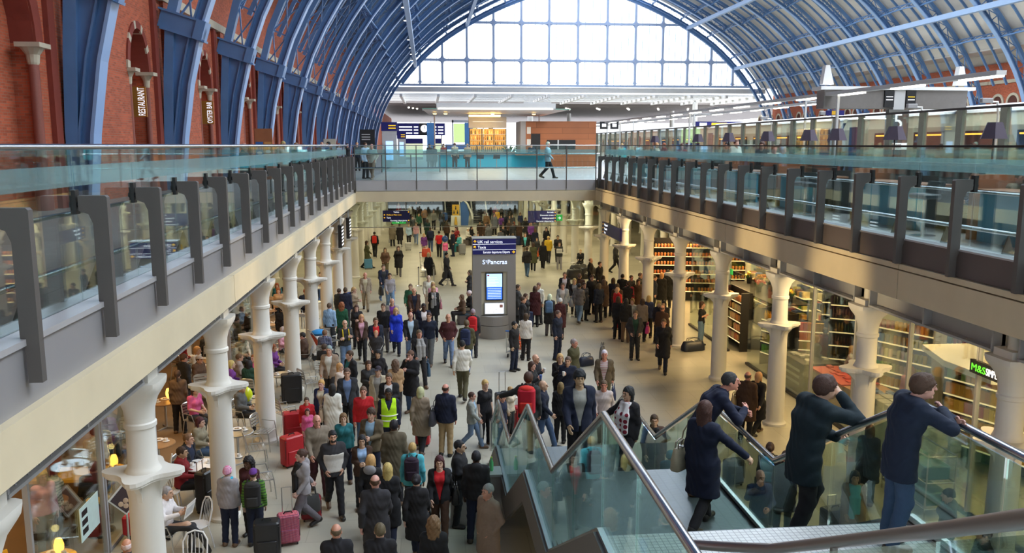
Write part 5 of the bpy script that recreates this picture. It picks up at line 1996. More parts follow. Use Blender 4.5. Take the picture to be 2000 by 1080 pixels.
# ------------------------------------------------------------------ people: bodies grown as one smooth surface from limb volumes
def seg(P, a, b, r1, r2, sx=1.0):
	x, y, z = P
	ax, ay, az = a
	bx, by, bz = (b[i] - a[i] for i in range(3))
	bx /= sx
	px, py, pz = (x - ax) / sx, y - ay, z - az
	L = bx * bx + by * by + bz * bz + 1e-9
	t = np.clip((px * bx + py * by + pz * bz) / L, 0, 1)
	return np.sqrt((px - bx * t) ** 2 + (py - by * t) ** 2 + (pz - bz * t) ** 2) - (r1 + (r2 - r1) * t)


def ell(P, c, r):
	x, y, z = P
	q = np.sqrt(((x - c[0]) / r[0]) ** 2 + ((y - c[1]) / r[1]) ** 2 + ((z - c[2]) / r[2]) ** 2)
	return (q - 1) * min(r)


def smin(a, b, k=.04):
	h = np.clip(.5 + .5 * (b - a) / k, 0, 1)
	return b + (a - b) * h - k * h * (1 - h)


def nets(f, lo, hi, h):
	"""closed surface f = 0 on a regular grid, one vertex per crossed cell"""
	ax = [np.arange(lo[i], hi[i] + h, h) for i in range(3)]
	X, Y, Z = np.meshgrid(*ax, indexing='ij', sparse=True)
	V = f((X, Y, Z)) + np.zeros((len(ax[0]), len(ax[1]), len(ax[2])))
	V[0], V[-1], V[:, 0], V[:, -1], V[:, :, 0], V[:, :, -1] = (9,) * 6
	S = V < 0
	n = [len(a) - 1 for a in ax]
	sl = lambda o, i: slice(o, o + n[i])
	cnt = np.zeros(n, np.int8)
	for o in np.ndindex(2, 2, 2):
		cnt += S[sl(o[0], 0), sl(o[1], 1), sl(o[2], 2)]
	act = (cnt > 0) & (cnt < 8)
	ids = np.argwhere(act)
	if len(ids) == 0:
		return np.zeros((0, 3)), np.zeros((0, 4), int)
	acc, wt = np.zeros((len(ids), 3)), np.zeros(len(ids))
	for d in range(3):
		for o in np.ndindex(2, 2):
			a = np.zeros(3, int)
			oth = [i for i in range(3) if i != d]
			a[oth[0]], a[oth[1]] = o
			b = a.copy()
			b[d] = 1
			ia, ib = ids + a, ids + b
			va, vb = V[tuple(ia.T)], V[tuple(ib.T)]
			m = (va < 0) != (vb < 0)
			t = np.where(m, va / np.where(m, va - vb, 1), 0)
			p = np.tile(a.astype(float), (len(ids), 1))
			p[:, d] += t
			acc[m] += p[m]
			wt[m] += 1
	vert = (ids + acc / wt[:, None]) * h + np.array(lo)
	idx = np.full(n, -1)
	idx[act] = np.arange(len(ids))
	quads = []
	for d in range(3):
		e, g = [i for i in range(3) if i != d]
		s0 = [slice(None)] * 3
		s1 = [slice(None)] * 3
		s0[d], s1[d] = slice(0, -1), slice(1, None)
		A, B = S[tuple(s0)], S[tuple(s1)]
		for flip, M_ in ((False, A & ~B), (True, ~A & B)):
			q = np.argwhere(M_)
			q = q[(q[:, e] > 0) & (q[:, g] > 0) & (q[:, e] < n[e]) & (q[:, g] < n[g])]
			if not len(q):
				continue
			c = []
			for de, dg in ((1, 1), (0, 1), (0, 0), (1, 0)):
				w = q.copy()
				w[:, e] -= de
				w[:, g] -= dg
				c.append(idx[tuple(w.T)])
			c = np.stack(c, 1)
			if flip ^ (d == 1):
				c = c[:, ::-1]
			quads.append(c)
	return vert, np.concatenate(quads)


def to_mesh(name, parts, m):
	vs, fs, o = [], [], 0
	for v, f in parts:
		vs.append(v)
		fs.append(f + o)
		o += len(v)
	v, f = np.concatenate(vs), np.concatenate(fs)
	me = bpy.data.meshes.new(name)
	me.vertices.add(len(v))
	me.vertices.foreach_set('co', v.astype(np.float32).ravel())
	me.loops.add(len(f) * 4)
	me.loops.foreach_set('vertex_index', f.astype(np.int32).ravel())
	me.polygons.add(len(f))
	me.polygons.foreach_set('loop_start', np.arange(0, len(f) * 4, 4, dtype=np.int32))
	me.polygons.foreach_set('use_smooth', np.ones(len(f), bool))
	me.materials.append(M[m])
	me.update()
	me.validate()
	return me


def _arms(el, wl, er=None, wr=None):
	er = er or (-el[0], el[1], el[2])
	wr = wr or (-wl[0], wl[1], wl[2])
	return dict(eL=el, wL=wl, eR=er, wR=wr)


HANG = _arms((.225, .035, 1.15), (.235, -.03, .90))
STAND = dict(kL=(.10, -.015, .50), aL=(.115, .02, .085), kR=(-.095, .0, .50), aR=(-.105, .05, .085))
WALK = dict(kL=(.09, -.17, .53), aL=(.085, -.29, .095), kR=(-.09, .02, .50), aR=(-.085, .33, .16), pel=.93)
SW = _arms((.23, .13, 1.17), (.245, .10, .92), (-.225, -.07, 1.17), (-.20, -.25, .98))
POSES = {
	'stand': {**STAND, **HANG},
	'walk': {**WALK, **SW},
	'walkhold': {**WALK, **_arms((.225, -.0, 1.16), (.08, -.25, 1.12), (-.225, .03, 1.15), (-.24, -.06, .91))},
	'cross': {**STAND, **_arms((.235, -.05, 1.17), (-.07, -.18, 1.16), (-.235, -.03, 1.18), (.07, -.165, 1.21))},
	'hold': {**STAND, **_arms((.225, -.02, 1.17), (.07, -.26, 1.17))},
	'cup': {**STAND, **_arms((.225, .035, 1.15), (.235, -.03, .90), (-.225, -.07, 1.17), (-.10, -.25, 1.30))},
	'pocket': {**STAND, **_arms((.275, .06, 1.17), (.185, -.06, .97))},
	'walkpocket': {**WALK, **_arms((.275, .06, 1.17), (.185, -.07, .97))},
	'pull': {**WALK, **_arms((.225, .0, 1.16), (.22, -.18, .95), (-.24, .11, 1.17), (-.27, .27, .95))},
	'mouth': {**STAND, **_arms((.23, -.06, 1.17), (.02, -.22, 1.25), (-.24, -.12, 1.22), (-.05, -.20, 1.50))},
	'ear': {**STAND, **_arms((.235, -.10, 1.16), (.08, -.30, 1.13), (-.30, -.20, 1.32), (-.13, -.20, 1.55))},
	'reach': {**STAND, **_arms((.28, -.14, 1.22), (.36, -.36, 1.10))},
	'rail': {**WALK, **_arms((.225, .05, 1.15), (.22, .0, .91), (-.36, -.08, 1.26), (-.56, -.20, 1.09))},
	'handrail': {**WALK, **_arms((.38, -.05, 1.30), (.60, -.16, 1.20), (-.225, .035, 1.15), (-.235, -.03, .90))},
	'lean': {**dict(kL=(.10, .10, .50), aL=(.11, .16, .085), kR=(-.10, .06, .50), aR=(-.11, .20, .085), pel=.94, dy=.13, ch=(0, -.02, 1.25), nk=(0, -.15, 1.42), hd=(0, -.24, 1.535), sh=(-.10, 1.36)),
             **_arms((.27, -.30, 1.09), (.02, -.46, 1.12), (-.27, -.30, 1.09), (-.05, -.43, 1.17))},
	'leanup': {**dict(kL=(.10, .02, .50), aL=(.11, .06, .085), kR=(-.10, .0, .50), aR=(-.11, .10, .085), dy=.03, ch=(0, -.01, 1.30), nk=(0, -.06, 1.48), hd=(0, -.14, 1.60), sh=(-.04, 1.43)),
               **_arms((.27, -.30, 1.28), (-.10, -.41, 1.30), (-.27, -.30, 1.28), (.10, -.38, 1.34))},
	'leanear': {**dict(kL=(.10, -.16, .54), aL=(.11, .02, .085), kR=(-.10, .06, .50), aR=(-.11, .24, .085), pel=.93, dy=.06, ch=(0, .0, 1.28), nk=(0, -.08, 1.47), hd=(0, -.14, 1.595), sh=(-.04, 1.42)),
				**_arms((.25, -.16, 1.14), (.10, -.36, 1.05), (-.26, -.34, 1.33), (-.07, -.27, 1.53))},
	'sit': {**dict(kL=(.11, -.44, .50), aL=(.11, -.42, .085), kR=(-.11, -.44, .50), aR=(-.11, -.38, .085), pel=.53, hips=.51, ch=(0, .0, .88), nk=(0, -.02, 1.08), hd=(0, -.05, 1.205), sh=(.0, 1.015)),
			**_arms((.235, -.03, .76), (.12, -.26, .70))},
	'sitread': {**dict(kL=(.11, -.44, .50), aL=(.11, -.42, .085), kR=(-.02, -.42, .60), aR=(.10, -.60, .35), pel=.53, hips=.51, ch=(0, .03, .88), nk=(0, -.0, 1.08), hd=(0, -.06, 1.20), sh=(.02, 1.015)),
				**_arms((.24, -.08, .78), (.12, -.32, .84))},
}


class Fig:
	def __init__(s, pose, sex):
		q = POSES[pose]
		s.pose, s.sex = pose, sex
		s.sit = pose.startswith('sit')
		pz, dy = q.get('pel', .96), q.get('dy', 0)
		s.pel = (0, dy, pz)
		s.ch = q.get('ch', (0, .0, pz + .345))
		s.nk = q.get('nk', (0, .0, pz + .545))
		s.hd = q.get('hd', (0, -.015, pz + .675))
		shy, shz = q.get('sh', (.01, pz + .452))
		dz = 0 if ('pel' not in q or 'sh' in q) else pz - .96
		w = .157 if sex == 'm' else .138
		s.shL, s.shR = (w, shy, shz), (-w, shy, shz)
		fx = 1 if sex == 'm' else .9
		for k in ('eL', 'wL', 'eR', 'wR'):
			v = q[k]
			setattr(s, k, (v[0] * fx - math.copysign(.012, v[0]), v[1], v[2] + dz))
		hz = q.get('hips', pz - .03)
		hw = .085 if sex == 'm' else .09
		s.hL, s.hR = (hw, dy, hz), (-hw, dy, hz)
		for k in ('kL', 'aL', 'kR', 'aR'):
			setattr(s, k, q[k])
		s.fat = 1.0 if sex == 'm' else .90
		zs = [v[2] for v in (s.hd,)]
		pts = [s.pel, s.ch, s.nk, s.hd, s.shL, s.shR, s.eL, s.wL, s.eR, s.wR, s.kL, s.aL, s.kR, s.aR]
		s.lo = [min(p[i] for p in pts) - (.22, .24, .12)[i] for i in range(3)]
		s.hi = [max(p[i] for p in pts) + (.22, .24, .17)[i] for i in range(3)]
		s.lo[2] = -.01

	def torso(s, P, o=0.0, low=True):
		f = s.fat
		wst = tuple((a * .6 + b * .4) for a, b in zip(s.pel, s.ch))
		d = seg(P, s.pel, wst, .108 * (1 if s.sex == 'm' else 1.06) + o, .098 * f + o, 1.42)
		d = smin(d, seg(P, wst, s.ch, .098 * f + o, .118 * f + o, 1.42), .05)
		up = (0, s.shL[1], s.shL[2] - .03)
		d = smin(d, seg(P, s.ch, up, .118 * f + o, .085 * f + o, 1.5), .05)
		d = smin(d, seg(P, s.shL, s.shR, .062 + o, .062 + o), .05)
		if s.sex == 'f':
			for sx in (-1, 1):
				d = smin(d, ell(P, (sx * .065, s.ch[1] - .085, s.ch[2] + .01), (.065 + o, .06 + o, .065 + o)), .04)
		if low:
			d = smin(d, seg(P, s.nk, tuple(a * .5 + b * .5 for a, b in zip(s.nk, s.hd)), .056, .052), .04)
		return d

	def arm(s, P, side, o=0.0, frac=1.0, hand=False):
		sh, e, w = getattr(s, 'sh' + side), getattr(s, 'e' + side), getattr(s, 'w' + side)
		k = 1 if s.sex == 'm' else .88
		d = seg(P, sh, e, .054 * k + o, .043 * k + o)
		if frac > 0:
			w2 = tuple(a + (b - a) * frac for a, b in zip(e, w))
			d = smin(d, seg(P, e, w2, .043 * k + o, (.043 - .013 * frac) * k + o), .02)
		if hand:
			v = Vector(w) - Vector(e)
			v.normalize()
			h = Vector(w) + v * .10
			d = smin(d, seg(P, w, tuple(Vector(w) + v * .05), .028, .036), .02)
			d = smin(d, seg(P, tuple(Vector(w) + v * .05), tuple(h), .034, .022), .02)
		return d

	def leg(s, P, side, o=0.0, foot=True):
		h, k, a = getattr(s, 'h' + side), getattr(s, 'k' + side), getattr(s, 'a' + side)
		f = 1 if s.sex == 'm' else .95
		d = seg(P, h, k, .088 * f + o, .060 * f + o)
		d = smin(d, seg(P, k, a, .060 * f + o, .040 * f + o), .03)
		if foot:
			d = smin(d, s.foot(P, side), .02)
		return d

	def foot(s, P, side, o=0.0):
		a = getattr(s, 'a' + side)
		up = max(0, a[2] - .12) * 1.2
		heel = (a[0], a[1] + .03, max(.04, a[2] - .045 + up * .4))
		toe = (a[0] * 1.1, a[1] - .155, max(.034, a[2] - .055 - up))
		return smin(seg(P, heel, toe, .040 + o, .034 + o, 1.1), seg(P, heel, (a[0], a[1], a[2] + .03), .040 + o, .040 + o), .03)

	def head(s, P, face=True):
		c = s.hd
		x, y, z = P[0] - c[0], P[1] - c[1], P[2] - c[2]
		Q = (x, y, z)
		d = ell(Q, (0, .015, .022), (.076, .096, .096))
		d = smin(d, ell(Q, (0, -.03, -.048), (.056, .062, .068)), .04)
		if face:
			d = smin(d, seg(Q, (0, -.098, .012), (0, -.117, -.022), .010, .014), .016)
			for sx in (-1, 1):
				d = -smin(-d, ell(Q, (sx * .033, -.108, .010), (.022, .022, .016)), .012)
				d = smin(d, ell(Q, (sx * .033, -.082, .008), (.014, .012, .011)), .006)
				d = smin(d, ell(Q, (sx * .078, .012, -.012), (.012, .022, .032)), .008)
				d = smin(d, ell(Q, (sx * .03, -.094, .030), (.024, .012, .007)), .012)
			d = smin(d, ell(Q, (0, -.094, -.053), (.024, .010, .006)), .008)
			d = smin(d, ell(Q, (0, -.092, -.064), (.020, .010, .006)), .008)
			d = smin(d, ell(Q, (0, -.080, -.100), (.022, .018, .016)), .02)
		return smin(d, seg(Q, (0, .02, -.06), tuple(a - b for a, b in zip(s.nk, c)), .05, .056), .04)


def hand_parts(grip):
	"""palm, four bent fingers of different length and a thumb from the side; wrist at 0, fingers along -z, palm facing +y... thumb at -y side x"""
	def f(P):
		d = seg(P, (0, 0, .01), (0, 0, -.02), .026, .026, 1.2)
		d = smin(d, seg(P, (0, .0, -.02), (0, .002, -.075), .022, .022, 1.75), .02)
		c = 1.25 if grip else .45
		for i, (x, L) in enumerate(((-.030, .066), (-.010, .075), (.010, .070), (.029, .054))):
			p = Vector((x * 1.0, 0, -.085))
			a = .15 + (.5 if grip else .0)
			for k, (q, r0, r1) in enumerate(((.45, .0098, .0092), (.32, .0092, .0086), (.26, .0086, .0074))):
				n = p + Vector((x * .12 * (k == 0), math.sin(a) * L * q, -math.cos(a) * L * q))
				d = smin(d, seg(P, tuple(p), tuple(n), r0, r1), .005)
				p = n
				a += c * (.8 if k == 0 else .7)
		p0, p1, p2, p3 = (-.028, .004, -.022), (-.052, .014, -.046), (-.058, .028 + .01 * grip, -.072), (-.050 + .02 * grip, .040 + .012 * grip, -.094)
		d = smin(d, seg(P, p0, p1, .014, .012), .012)
		d = smin(d, seg(P, p1, p2, .012, .0105), .006)
		d = smin(d, seg(P, p2, p3, .0105, .008), .006)
		return d
	return nets(f, (-.09, -.05, -.19), (.07, .11, .06), .0062)


HANDS = {}


def placed_hand(fig, side, grip):
	if grip not in HANDS:
		HANDS[grip] = hand_parts(grip)
	v, f = HANDS[grip]
	v = v.copy()
	if side == 'R':
		v[:, 0] *= -1
		f = f[:, ::-1]
	e, w = Vector(getattr(fig, 'e' + side)), Vector(getattr(fig, 'w' + side))
	d = (w - e).normalized()
	inward = Vector((-1 if side == 'L' else 1, .25, 0))
	pn = inward - d * inward.dot(d)
	if pn.length < .3:
		pn = Vector((0, 0, -1)) - d * -d.z
	pn.normalize()
	# hanging: palm to the thigh, thumb forward
	xx = pn.cross(-d)
	Mx = np.array([[xx.x, pn.x, -d.x], [xx.y, pn.y, -d.y], [xx.z, pn.z, -d.z]])
	if np.linalg.det(Mx) < 0:
		Mx[:, 0] *= -1
	return v @ Mx.T + np.array(w), f


MESH = {}
FIGS = {}


def fig(pose, sex):
	if (pose, sex) not in FIGS:
		FIGS[pose, sex] = Fig(pose, sex)
	return FIGS[pose, sex]


STEP = {0: .0095, 1: .0155, 2: .026}


def body_mesh(pose, sex, lod):
	k = ('body', pose, sex, lod)
	if k in MESH:
		return MESH[k]
	s = fig(pose, sex)

	def f(P):
		d = smin(s.torso(P), s.head(P, False), .03)
		for q in 'LR':
			d = smin(d, s.arm(P, q, 0, 1, lod > 1), .03)
			d = smin(d, s.leg(P, q), .03)
		return d
	h = STEP[lod]
	if lod > 1:
		parts = [nets(f, s.lo, s.hi, h)]
	else:
		# the same surface: trunk and limbs on the coarse grid, head with its face on a finer one
		g = lambda P: np.maximum(f(P), P[2] - (s.nk[2] + .015) if not pose.startswith('lean') else np.maximum(P[2] - (s.nk[2] + .02), -1) + 0 * P[0])
		parts = [nets(g, s.lo, s.hi, max(h, .014))]
		c = s.hd
		hl = [c[0] - .13, c[1] - .16, s.nk[2] - .03]
		hh = [c[0] + .13, c[1] + .17, c[2] + .15]
		parts.append(nets(lambda P: np.maximum(s.head(P), (s.nk[2] - .025) - P[2]), hl, hh, .0062 if lod == 0 else .0095))
		for q in 'LR':
			grip = pose in ('pull', 'rail', 'handrail', 'cup', 'lean', 'leanear', 'mouth', 'ear', 'hold')
			parts.append(placed_hand(s, q, grip))
	MESH[k] = to_mesh('body', parts, 'skin')
	return MESH[k]


def top_mesh(pose, sex, style, lod):
	k = ('top', pose, sex, style, lod)
	if k in MESH:
		return MESH[k]
	s = fig(pose, sex)
	base = style.split('_')[0]
	opn = 'open' in style
	th = {'tee': .012, 'shirt': .014, 'jumper': .020, 'jacket': .028, 'parka': .032, 'coat': .030, 'hoodie': .026, 'vest': .034, 'inner': .010, 'panel': .033}[base]
	hem = s.pel[2] + {'tee': -.06, 'shirt': -.08, 'jumper': -.06, 'jacket': -.13, 'parka': -.24, 'coat': -.44, 'hoodie': -.10, 'vest': -.10, 'inner': -.04, 'panel': -.03}[base]
	if s.sit:
		hem = max(hem, s.pel[2] - .08)
	frac = {'tee': -.1, 'inner': -1, 'vest': -1, 'panel': -1}.get(base, .97)

	def f(P):
		x, y, z = P
		wr = .0035 * np.sin(38 * z + 9 * np.sin(11 * x + 3) + 7 * y) * (1 if base not in ('inner', 'vest', 'panel') else .3)
		d = s.torso(P, th, False)
		for q in 'LR':
			if frac > -1:
				d = smin(d, s.arm(P, q, th * .65, max(0, frac)), .035)
		low = (0, s.pel[1], hem - .03)
		if not s.sit:
			flare = .022 if base in ('coat',) else .008
			d = smin(d, seg(P, s.pel, low, .112 + th, .112 + th + flare, 1.42), .03)
			if base == 'coat':
				for q in 'LR':
					kk = getattr(s, 'k' + q)
					hh = getattr(s, 'h' + q)
					d = smin(d, seg(P, hh, kk, .09 + th, .085 + th), .09)
		d = d + wr
		d = np.maximum(d, hem - z)
		# neck opening
		nk = s.nk
		d = np.maximum(d, -seg(P, (nk[0], nk[1] - .015, nk[2] - .015), (nk[0], nk[1] - .05, nk[2] + .3), .062, .09))
		if base in ('jacket', 'coat', 'hoodie', 'shirt', 'parka') and base != 'inner':
			ring = np.maximum(seg(P, (nk[0], nk[1] + .01, nk[2] - .05), (nk[0], nk[1] + .005, nk[2] + .015), .092, .082), -seg(P, (nk[0], nk[1] - .01, nk[2] - .06), (nk[0], nk[1] - .012, nk[2] + .1), .066, .068))
			ring = np.maximum(ring, z - (nk[2] + .035 - .25 * (nk[1] - y)))
			d = smin(d, ring, .012)
		if base in ('hoodie', 'parka'):
			d = smin(d, ell(P, (0, nk[1] + .095, nk[2] - .03), (.115, .055, .085)), .03)
		if opn and not pose.startswith('lean'):
			wdt = np.clip(.016 + .11 * np.clip((z - (s.pel[2] + .02)) / .45, 0, 1) * (1 if base != 'coat' else .8), .012, .10)
			cut = np.maximum(np.abs(x + .004) - wdt, y - (s.ch[1] - .03))
			d = np.maximum(d, -cut)
		if base == 'panel':
			d = np.maximum(np.maximum(d, np.abs(x) - .20), np.maximum(y - (s.ch[1] - .01), z - (s.ch[2] + .01)))
		if base == 'vest':
			d = np.maximum(d, np.abs(x) - .175)
			d = np.maximum(d, -np.maximum(np.abs(x) - .07 * np.clip((z - s.ch[2] + .05) / .2, 0, 1), y - .02))
		return d
	lo, hi = list(s.lo), list(s.hi)
	lo[2] = hem - .05
	hi[2] = s.nk[2] + .12
	lo[2] = min(lo[2], min(s.wL[2], s.wR[2]) - .08)
	hi[2] = max(hi[2], max(s.wL[2], s.wR[2]) + .08)
	g = (lambda P: np.maximum(f(P), 0 * P[0] + hem - P[2])) if base in ('inner', 'vest', 'panel') else f
	if base not in ('inner', 'vest', 'panel'):
		# sleeves may hang below the hem
		def g(P):
			d = f(P)
			for q in 'LR':
				if frac > 0:
					d = np.minimum(d, s.arm(P, q, th * .65, frac) + .0035 * np.sin(45 * P[2] + 9 * P[0]))
			return d
	MESH[k] = to_mesh(base, [nets(g, lo, hi, STEP[lod] * 1.05)], 'cloth')
	return MESH[k]


def bottom_mesh(pose, sex, style, lod):
	k = ('bot', pose, sex, style, lod)
	if k in MESH:
		return MESH[k]
	s = fig(pose, sex)

	def f(P):
		d = seg(P, s.pel, (0, s.pel[1], s.pel[2] + .06), .116, .108, 1.42)
		if style == 'skirt' and not s.sit:
			d = smin(d, seg(P, s.pel, (0, s.pel[1], s.pel[2] - .38), .118, .15, 1.42), .04)
			d = np.maximum(d, s.pel[2] - .36 - P[2])
		else:
			for q in 'LR':
				h, kk, a = getattr(s, 'h' + q), getattr(s, 'k' + q), getattr(s, 'a' + q)
				o = .014 if style != 'tights' else .006
				l = smin(seg(P, h, kk, .092 + o, .063 + o), seg(P, kk, (a[0], a[1], a[2] + .0), .063 + o, .050 + o), .03)
				d = smin(d, l, .035)
			if lod > 1:
				for q in 'LR':
					d = smin(d, s.foot(P, q, .012), .02)
			d = d + .003 * np.sin(50 * P[2] + 8 * np.sin(14 * P[0]) + 9 * P[1])
		d = np.maximum(d, P[2] - (s.pel[2] + .075))
		return np.maximum(d, (.055 if lod < 2 else .0) - P[2] + 0 * P[0])
	lo, hi = list(s.lo), list(s.hi)
	hi[2] = max(s.pel[2] + .13, s.kR[2] + .12)
	lo[0], hi[0] = -.28, .28
	MESH[k] = to_mesh('trousers', [nets(f, lo, hi, STEP[lod] * 1.05)], 'cloth')
	return MESH[k]


def shoe_mesh(pose, sex, side, lod):
	k = ('shoe', pose, sex, side, lod)
	if k in MESH:
		return MESH[k]
	s = fig(pose, sex)
	a = getattr(s, 'a' + side)
	f = lambda P: np.maximum(np.maximum(s.foot(P, side, .009), P[2] - (a[2] + .03)), .002 - P[2])
	MESH[k] = to_mesh('shoe', [nets(f, (a[0] - .09, a[1] - .26, -.02), (a[0] + .09, a[1] + .13, a[2] + .1), STEP[max(1, lod)] * .8)], 'leather')
	return MESH[k]


def hair_mesh(pose, sex, style, lod):
	k = ('hair', pose, sex, style, lod)
	if k in MESH:
		return MESH[k]
	s = fig(pose, sex)
	c = s.hd

	def f(P):
		Q = (P[0] - c[0], P[1] - c[1], P[2] - c[2])
		x, y, z = Q
		n = .0028 * np.sin(95 * x + 40 * z) * np.sin(70 * y + 50 * z)
		if style in ('beanie', 'cap'):
			d = ell(Q, (0, .017, .030), (.089, .110, .103))
			d = np.maximum(d, .030 + .12 * y * -1 - z) if style == 'cap' else np.maximum(d, .012 - .25 * y - z)
			if style == 'cap':
				d = smin(d, np.maximum(ell(Q, (0, -.115, .045), (.075, .075, .010)), -y - .2), .01)
			else:
				d = smin(d, np.maximum(np.abs(np.sqrt(x * x + (y - .017) ** 2 * .7) - .083) - .012, np.abs(z - .022 + .25 * y) - .018), .008)
			return d
		r = {'short': .010, 'bald': .006, 'long': .014, 'bob': .016, 'bun': .012, 'curly': .030, 'mop': .020, 'pony': .012}[style]
		d = ell(Q, (0, .018, .024), (.076 + r, .096 + r, .096 + r))
		hair_line = z * .80 + y * .52 + .006 * np.sin(80 * x + 1) + .004 * np.sin(170 * x)
		line = np.maximum({'short': .002, 'bald': .022, 'mop': -.012}.get(style, -.004) - hair_line, -.088 - z)
		burn = np.maximum(np.maximum(.058 - np.abs(x), -.045 - y), np.maximum(-.018 - z, y - .05))
		d = np.maximum(d, np.minimum(line, burn) if style != 'bald' else line)
		if style == 'bald':
			d = np.maximum(d, z - .052)
		if style in ('long', 'curly', 'bob'):
			zl = {'long': -.27, 'bob': -.12, 'curly': -.20}[style]
			w = {'long': .055, 'bob': .05, 'curly': .075}[style]
			d = smin(d, seg(Q, (0, .065, -.02), (0, .085, zl), w, w * .8, 1.6), .03)
			for sx in (-1, 1):
				d = smin(d, seg(Q, (sx * .068, .02, .0), (sx * .082, .02, zl * .85), .026, .022), .03)
			if style == 'curly':
				n = .010 * np.sin(70 * x + 20 * z) * np.sin(60 * z + 30 * y) * np.sin(55 * y + 20)
		if style == 'mop':
			for a in range(7):
				t = -1.2 + .4 * a
				d = smin(d, seg(Q, (.05 * math.sin(t), -.05 * math.cos(t), .105), (.085 * math.sin(t), -.100 * math.cos(t) + .005, .045), .018, .012), .02)
		if style == 'bun':
			d = smin(d, ell(Q, (0, .125, .03), (.045, .042, .042)), .02)
		if style == 'pony':
			d = smin(d, seg(Q, (0, .115, .03), (0, .14, -.15), .03, .018), .03)
		return d + n
	lo = [c[0] - .16, c[1] - .22, c[2] - (.34 if style in ('long', 'curly', 'bob', 'pony') else .12)]
	hi = [c[0] + .16, c[1] + .22, c[2] + .17]
	MESH[k] = to_mesh('hair', [nets(f, lo, hi, (.0075, .0105, .018)[lod])], 'hair' if style not in ('cap', 'beanie') else 'cloth')
	return MESH[k]


def eye_mesh(pose, sex):
	k = ('eyes', pose, sex)
	if k in MESH:
		return MESH[k]
	c = fig(pose, sex).hd
	s = MB()
	for sx in (-1, 1):
		s.ball((c[0] + sx * .033, c[1] - .0935, c[2] + .009), (.011, .004, .0055), 10, 6)
		s.tube([(c[0] + sx * .016, c[1] - .103, c[2] + .030), (c[0] + sx * .033, c[1] - .105, c[2] + .035), (c[0] + sx * .052, c[1] - .094, c[2] + .030)], [.003, .0042, .002], 5)
	MESH[k] = s.mesh('eyes', mat('eye_dark', (.02, .012, .01), .3), True)
	return MESH[k]


SKIN = [(.62, .36, .26), (.66, .42, .31), (.55, .30, .20), (.10, .045, .028), (.55, .34, .22), (.62, .30, .22)]
PEOPLE = []
COL = {'k': (.012, .012, .015), 'd': (.03, .03, .034), 'g': (.12, .12, .125), 'G': (.30, .30, .31), 'n': (.009, .014, .036), 'N': (.02, .035, .10), 'b': (.03, .10, .35), 'B': (.01, .04, .55), 'j': (.06, .11, .22), 'J': (.14, .22, .36),
       'w': (.75, .74, .70), 'c': (.55, .47, .36), 't': (.30, .24, .16), 'T': (.42, .28, .15), 'o': (.075, .075, .035), 'O': (.12, .10, .06), 'r': (.50, .012, .018), 'R': (.22, .012, .018), 'm': (.06, .012, .016), 'p': (.70, .12, .32), 'P': (.65, .33, .42),
       'v': (.16, .04, .25), 'y': (.75, .45, .03), 'Y': (.65, .85, .03), 'e': (.02, .16, .20), 'E': (.10, .50, .55), 'l': (.30, .45, .65), 'L': (.45, .62, .80), 'a': (.13, .08, .05), 's': (.06, .03, .018), 'S': (.22, .12, .055), 'h': (.55, .36, .14), 'H': (.60, .48, .28),
       'i': (.55, .53, .50), 'I': (.35, .33, .31), 'x': (.30, .09, .03), 'q': (.02, .10, .05), 'z': (.012, .05, .035), 'Z': (.007, .018, .027), 'M': (.006, .013, .036), 'D': (.035, .065, .14), 'u': (.25, .20, .15)}


def person(X, Y, rz, h, pose, sex, top, tc, bc, hair, hc, label, skin=0, inner=None, lod=1, Z=0.0, bottom='trousers', child=False):
	t = thing('person', label, 'person', (X, Y, Z), R(rz))
	s = fig(pose, sex)
	k = h / ((s.hd[2] + .118) if not s.sit else 1.75)
	if s.sit:
		k = h / 1.75
	t.scale = (k, k, k)
	jit = lambda c, a=.06: tuple(min(1, max(0.002, v * rng.uniform(1 - a, 1 + a))) for v in COL[c])
	link('body', body_mesh(pose, sex, lod), t, tuple(v * rng.uniform(.92, 1.06) for v in SKIN[skin]))
	o = link(top.split('_')[0], top_mesh(pose, sex, top, lod), t, jit(tc))
	if inner:
		link('shirt', top_mesh(pose, sex, 'inner', lod), t, jit(inner))
	link('skirt' if bottom == 'skirt' else 'trousers', bottom_mesh(pose, sex, bottom, lod), t, jit(bc))
	if bottom == 'skirt':
		link('tights', bottom_mesh(pose, sex, 'tights', lod), t, COL['k'])
	if hair != 'none':
		link('hat' if hair in ('cap', 'beanie') else 'hair', hair_mesh(pose, sex, hair, lod), t, jit(hc, .15))
		if hair in ('cap', 'beanie'):
			link('hair', hair_mesh(pose, sex, 'short', lod), t, jit('s'))
	if lod < 2:
		for q in 'LR':
			link('shoe', shoe_mesh(pose, sex, q, lod), t, (.02, .018, .016) if rng.random() < .75 else (.12, .07, .04))
		link('eyes', eye_mesh(pose, sex), t)
	return t
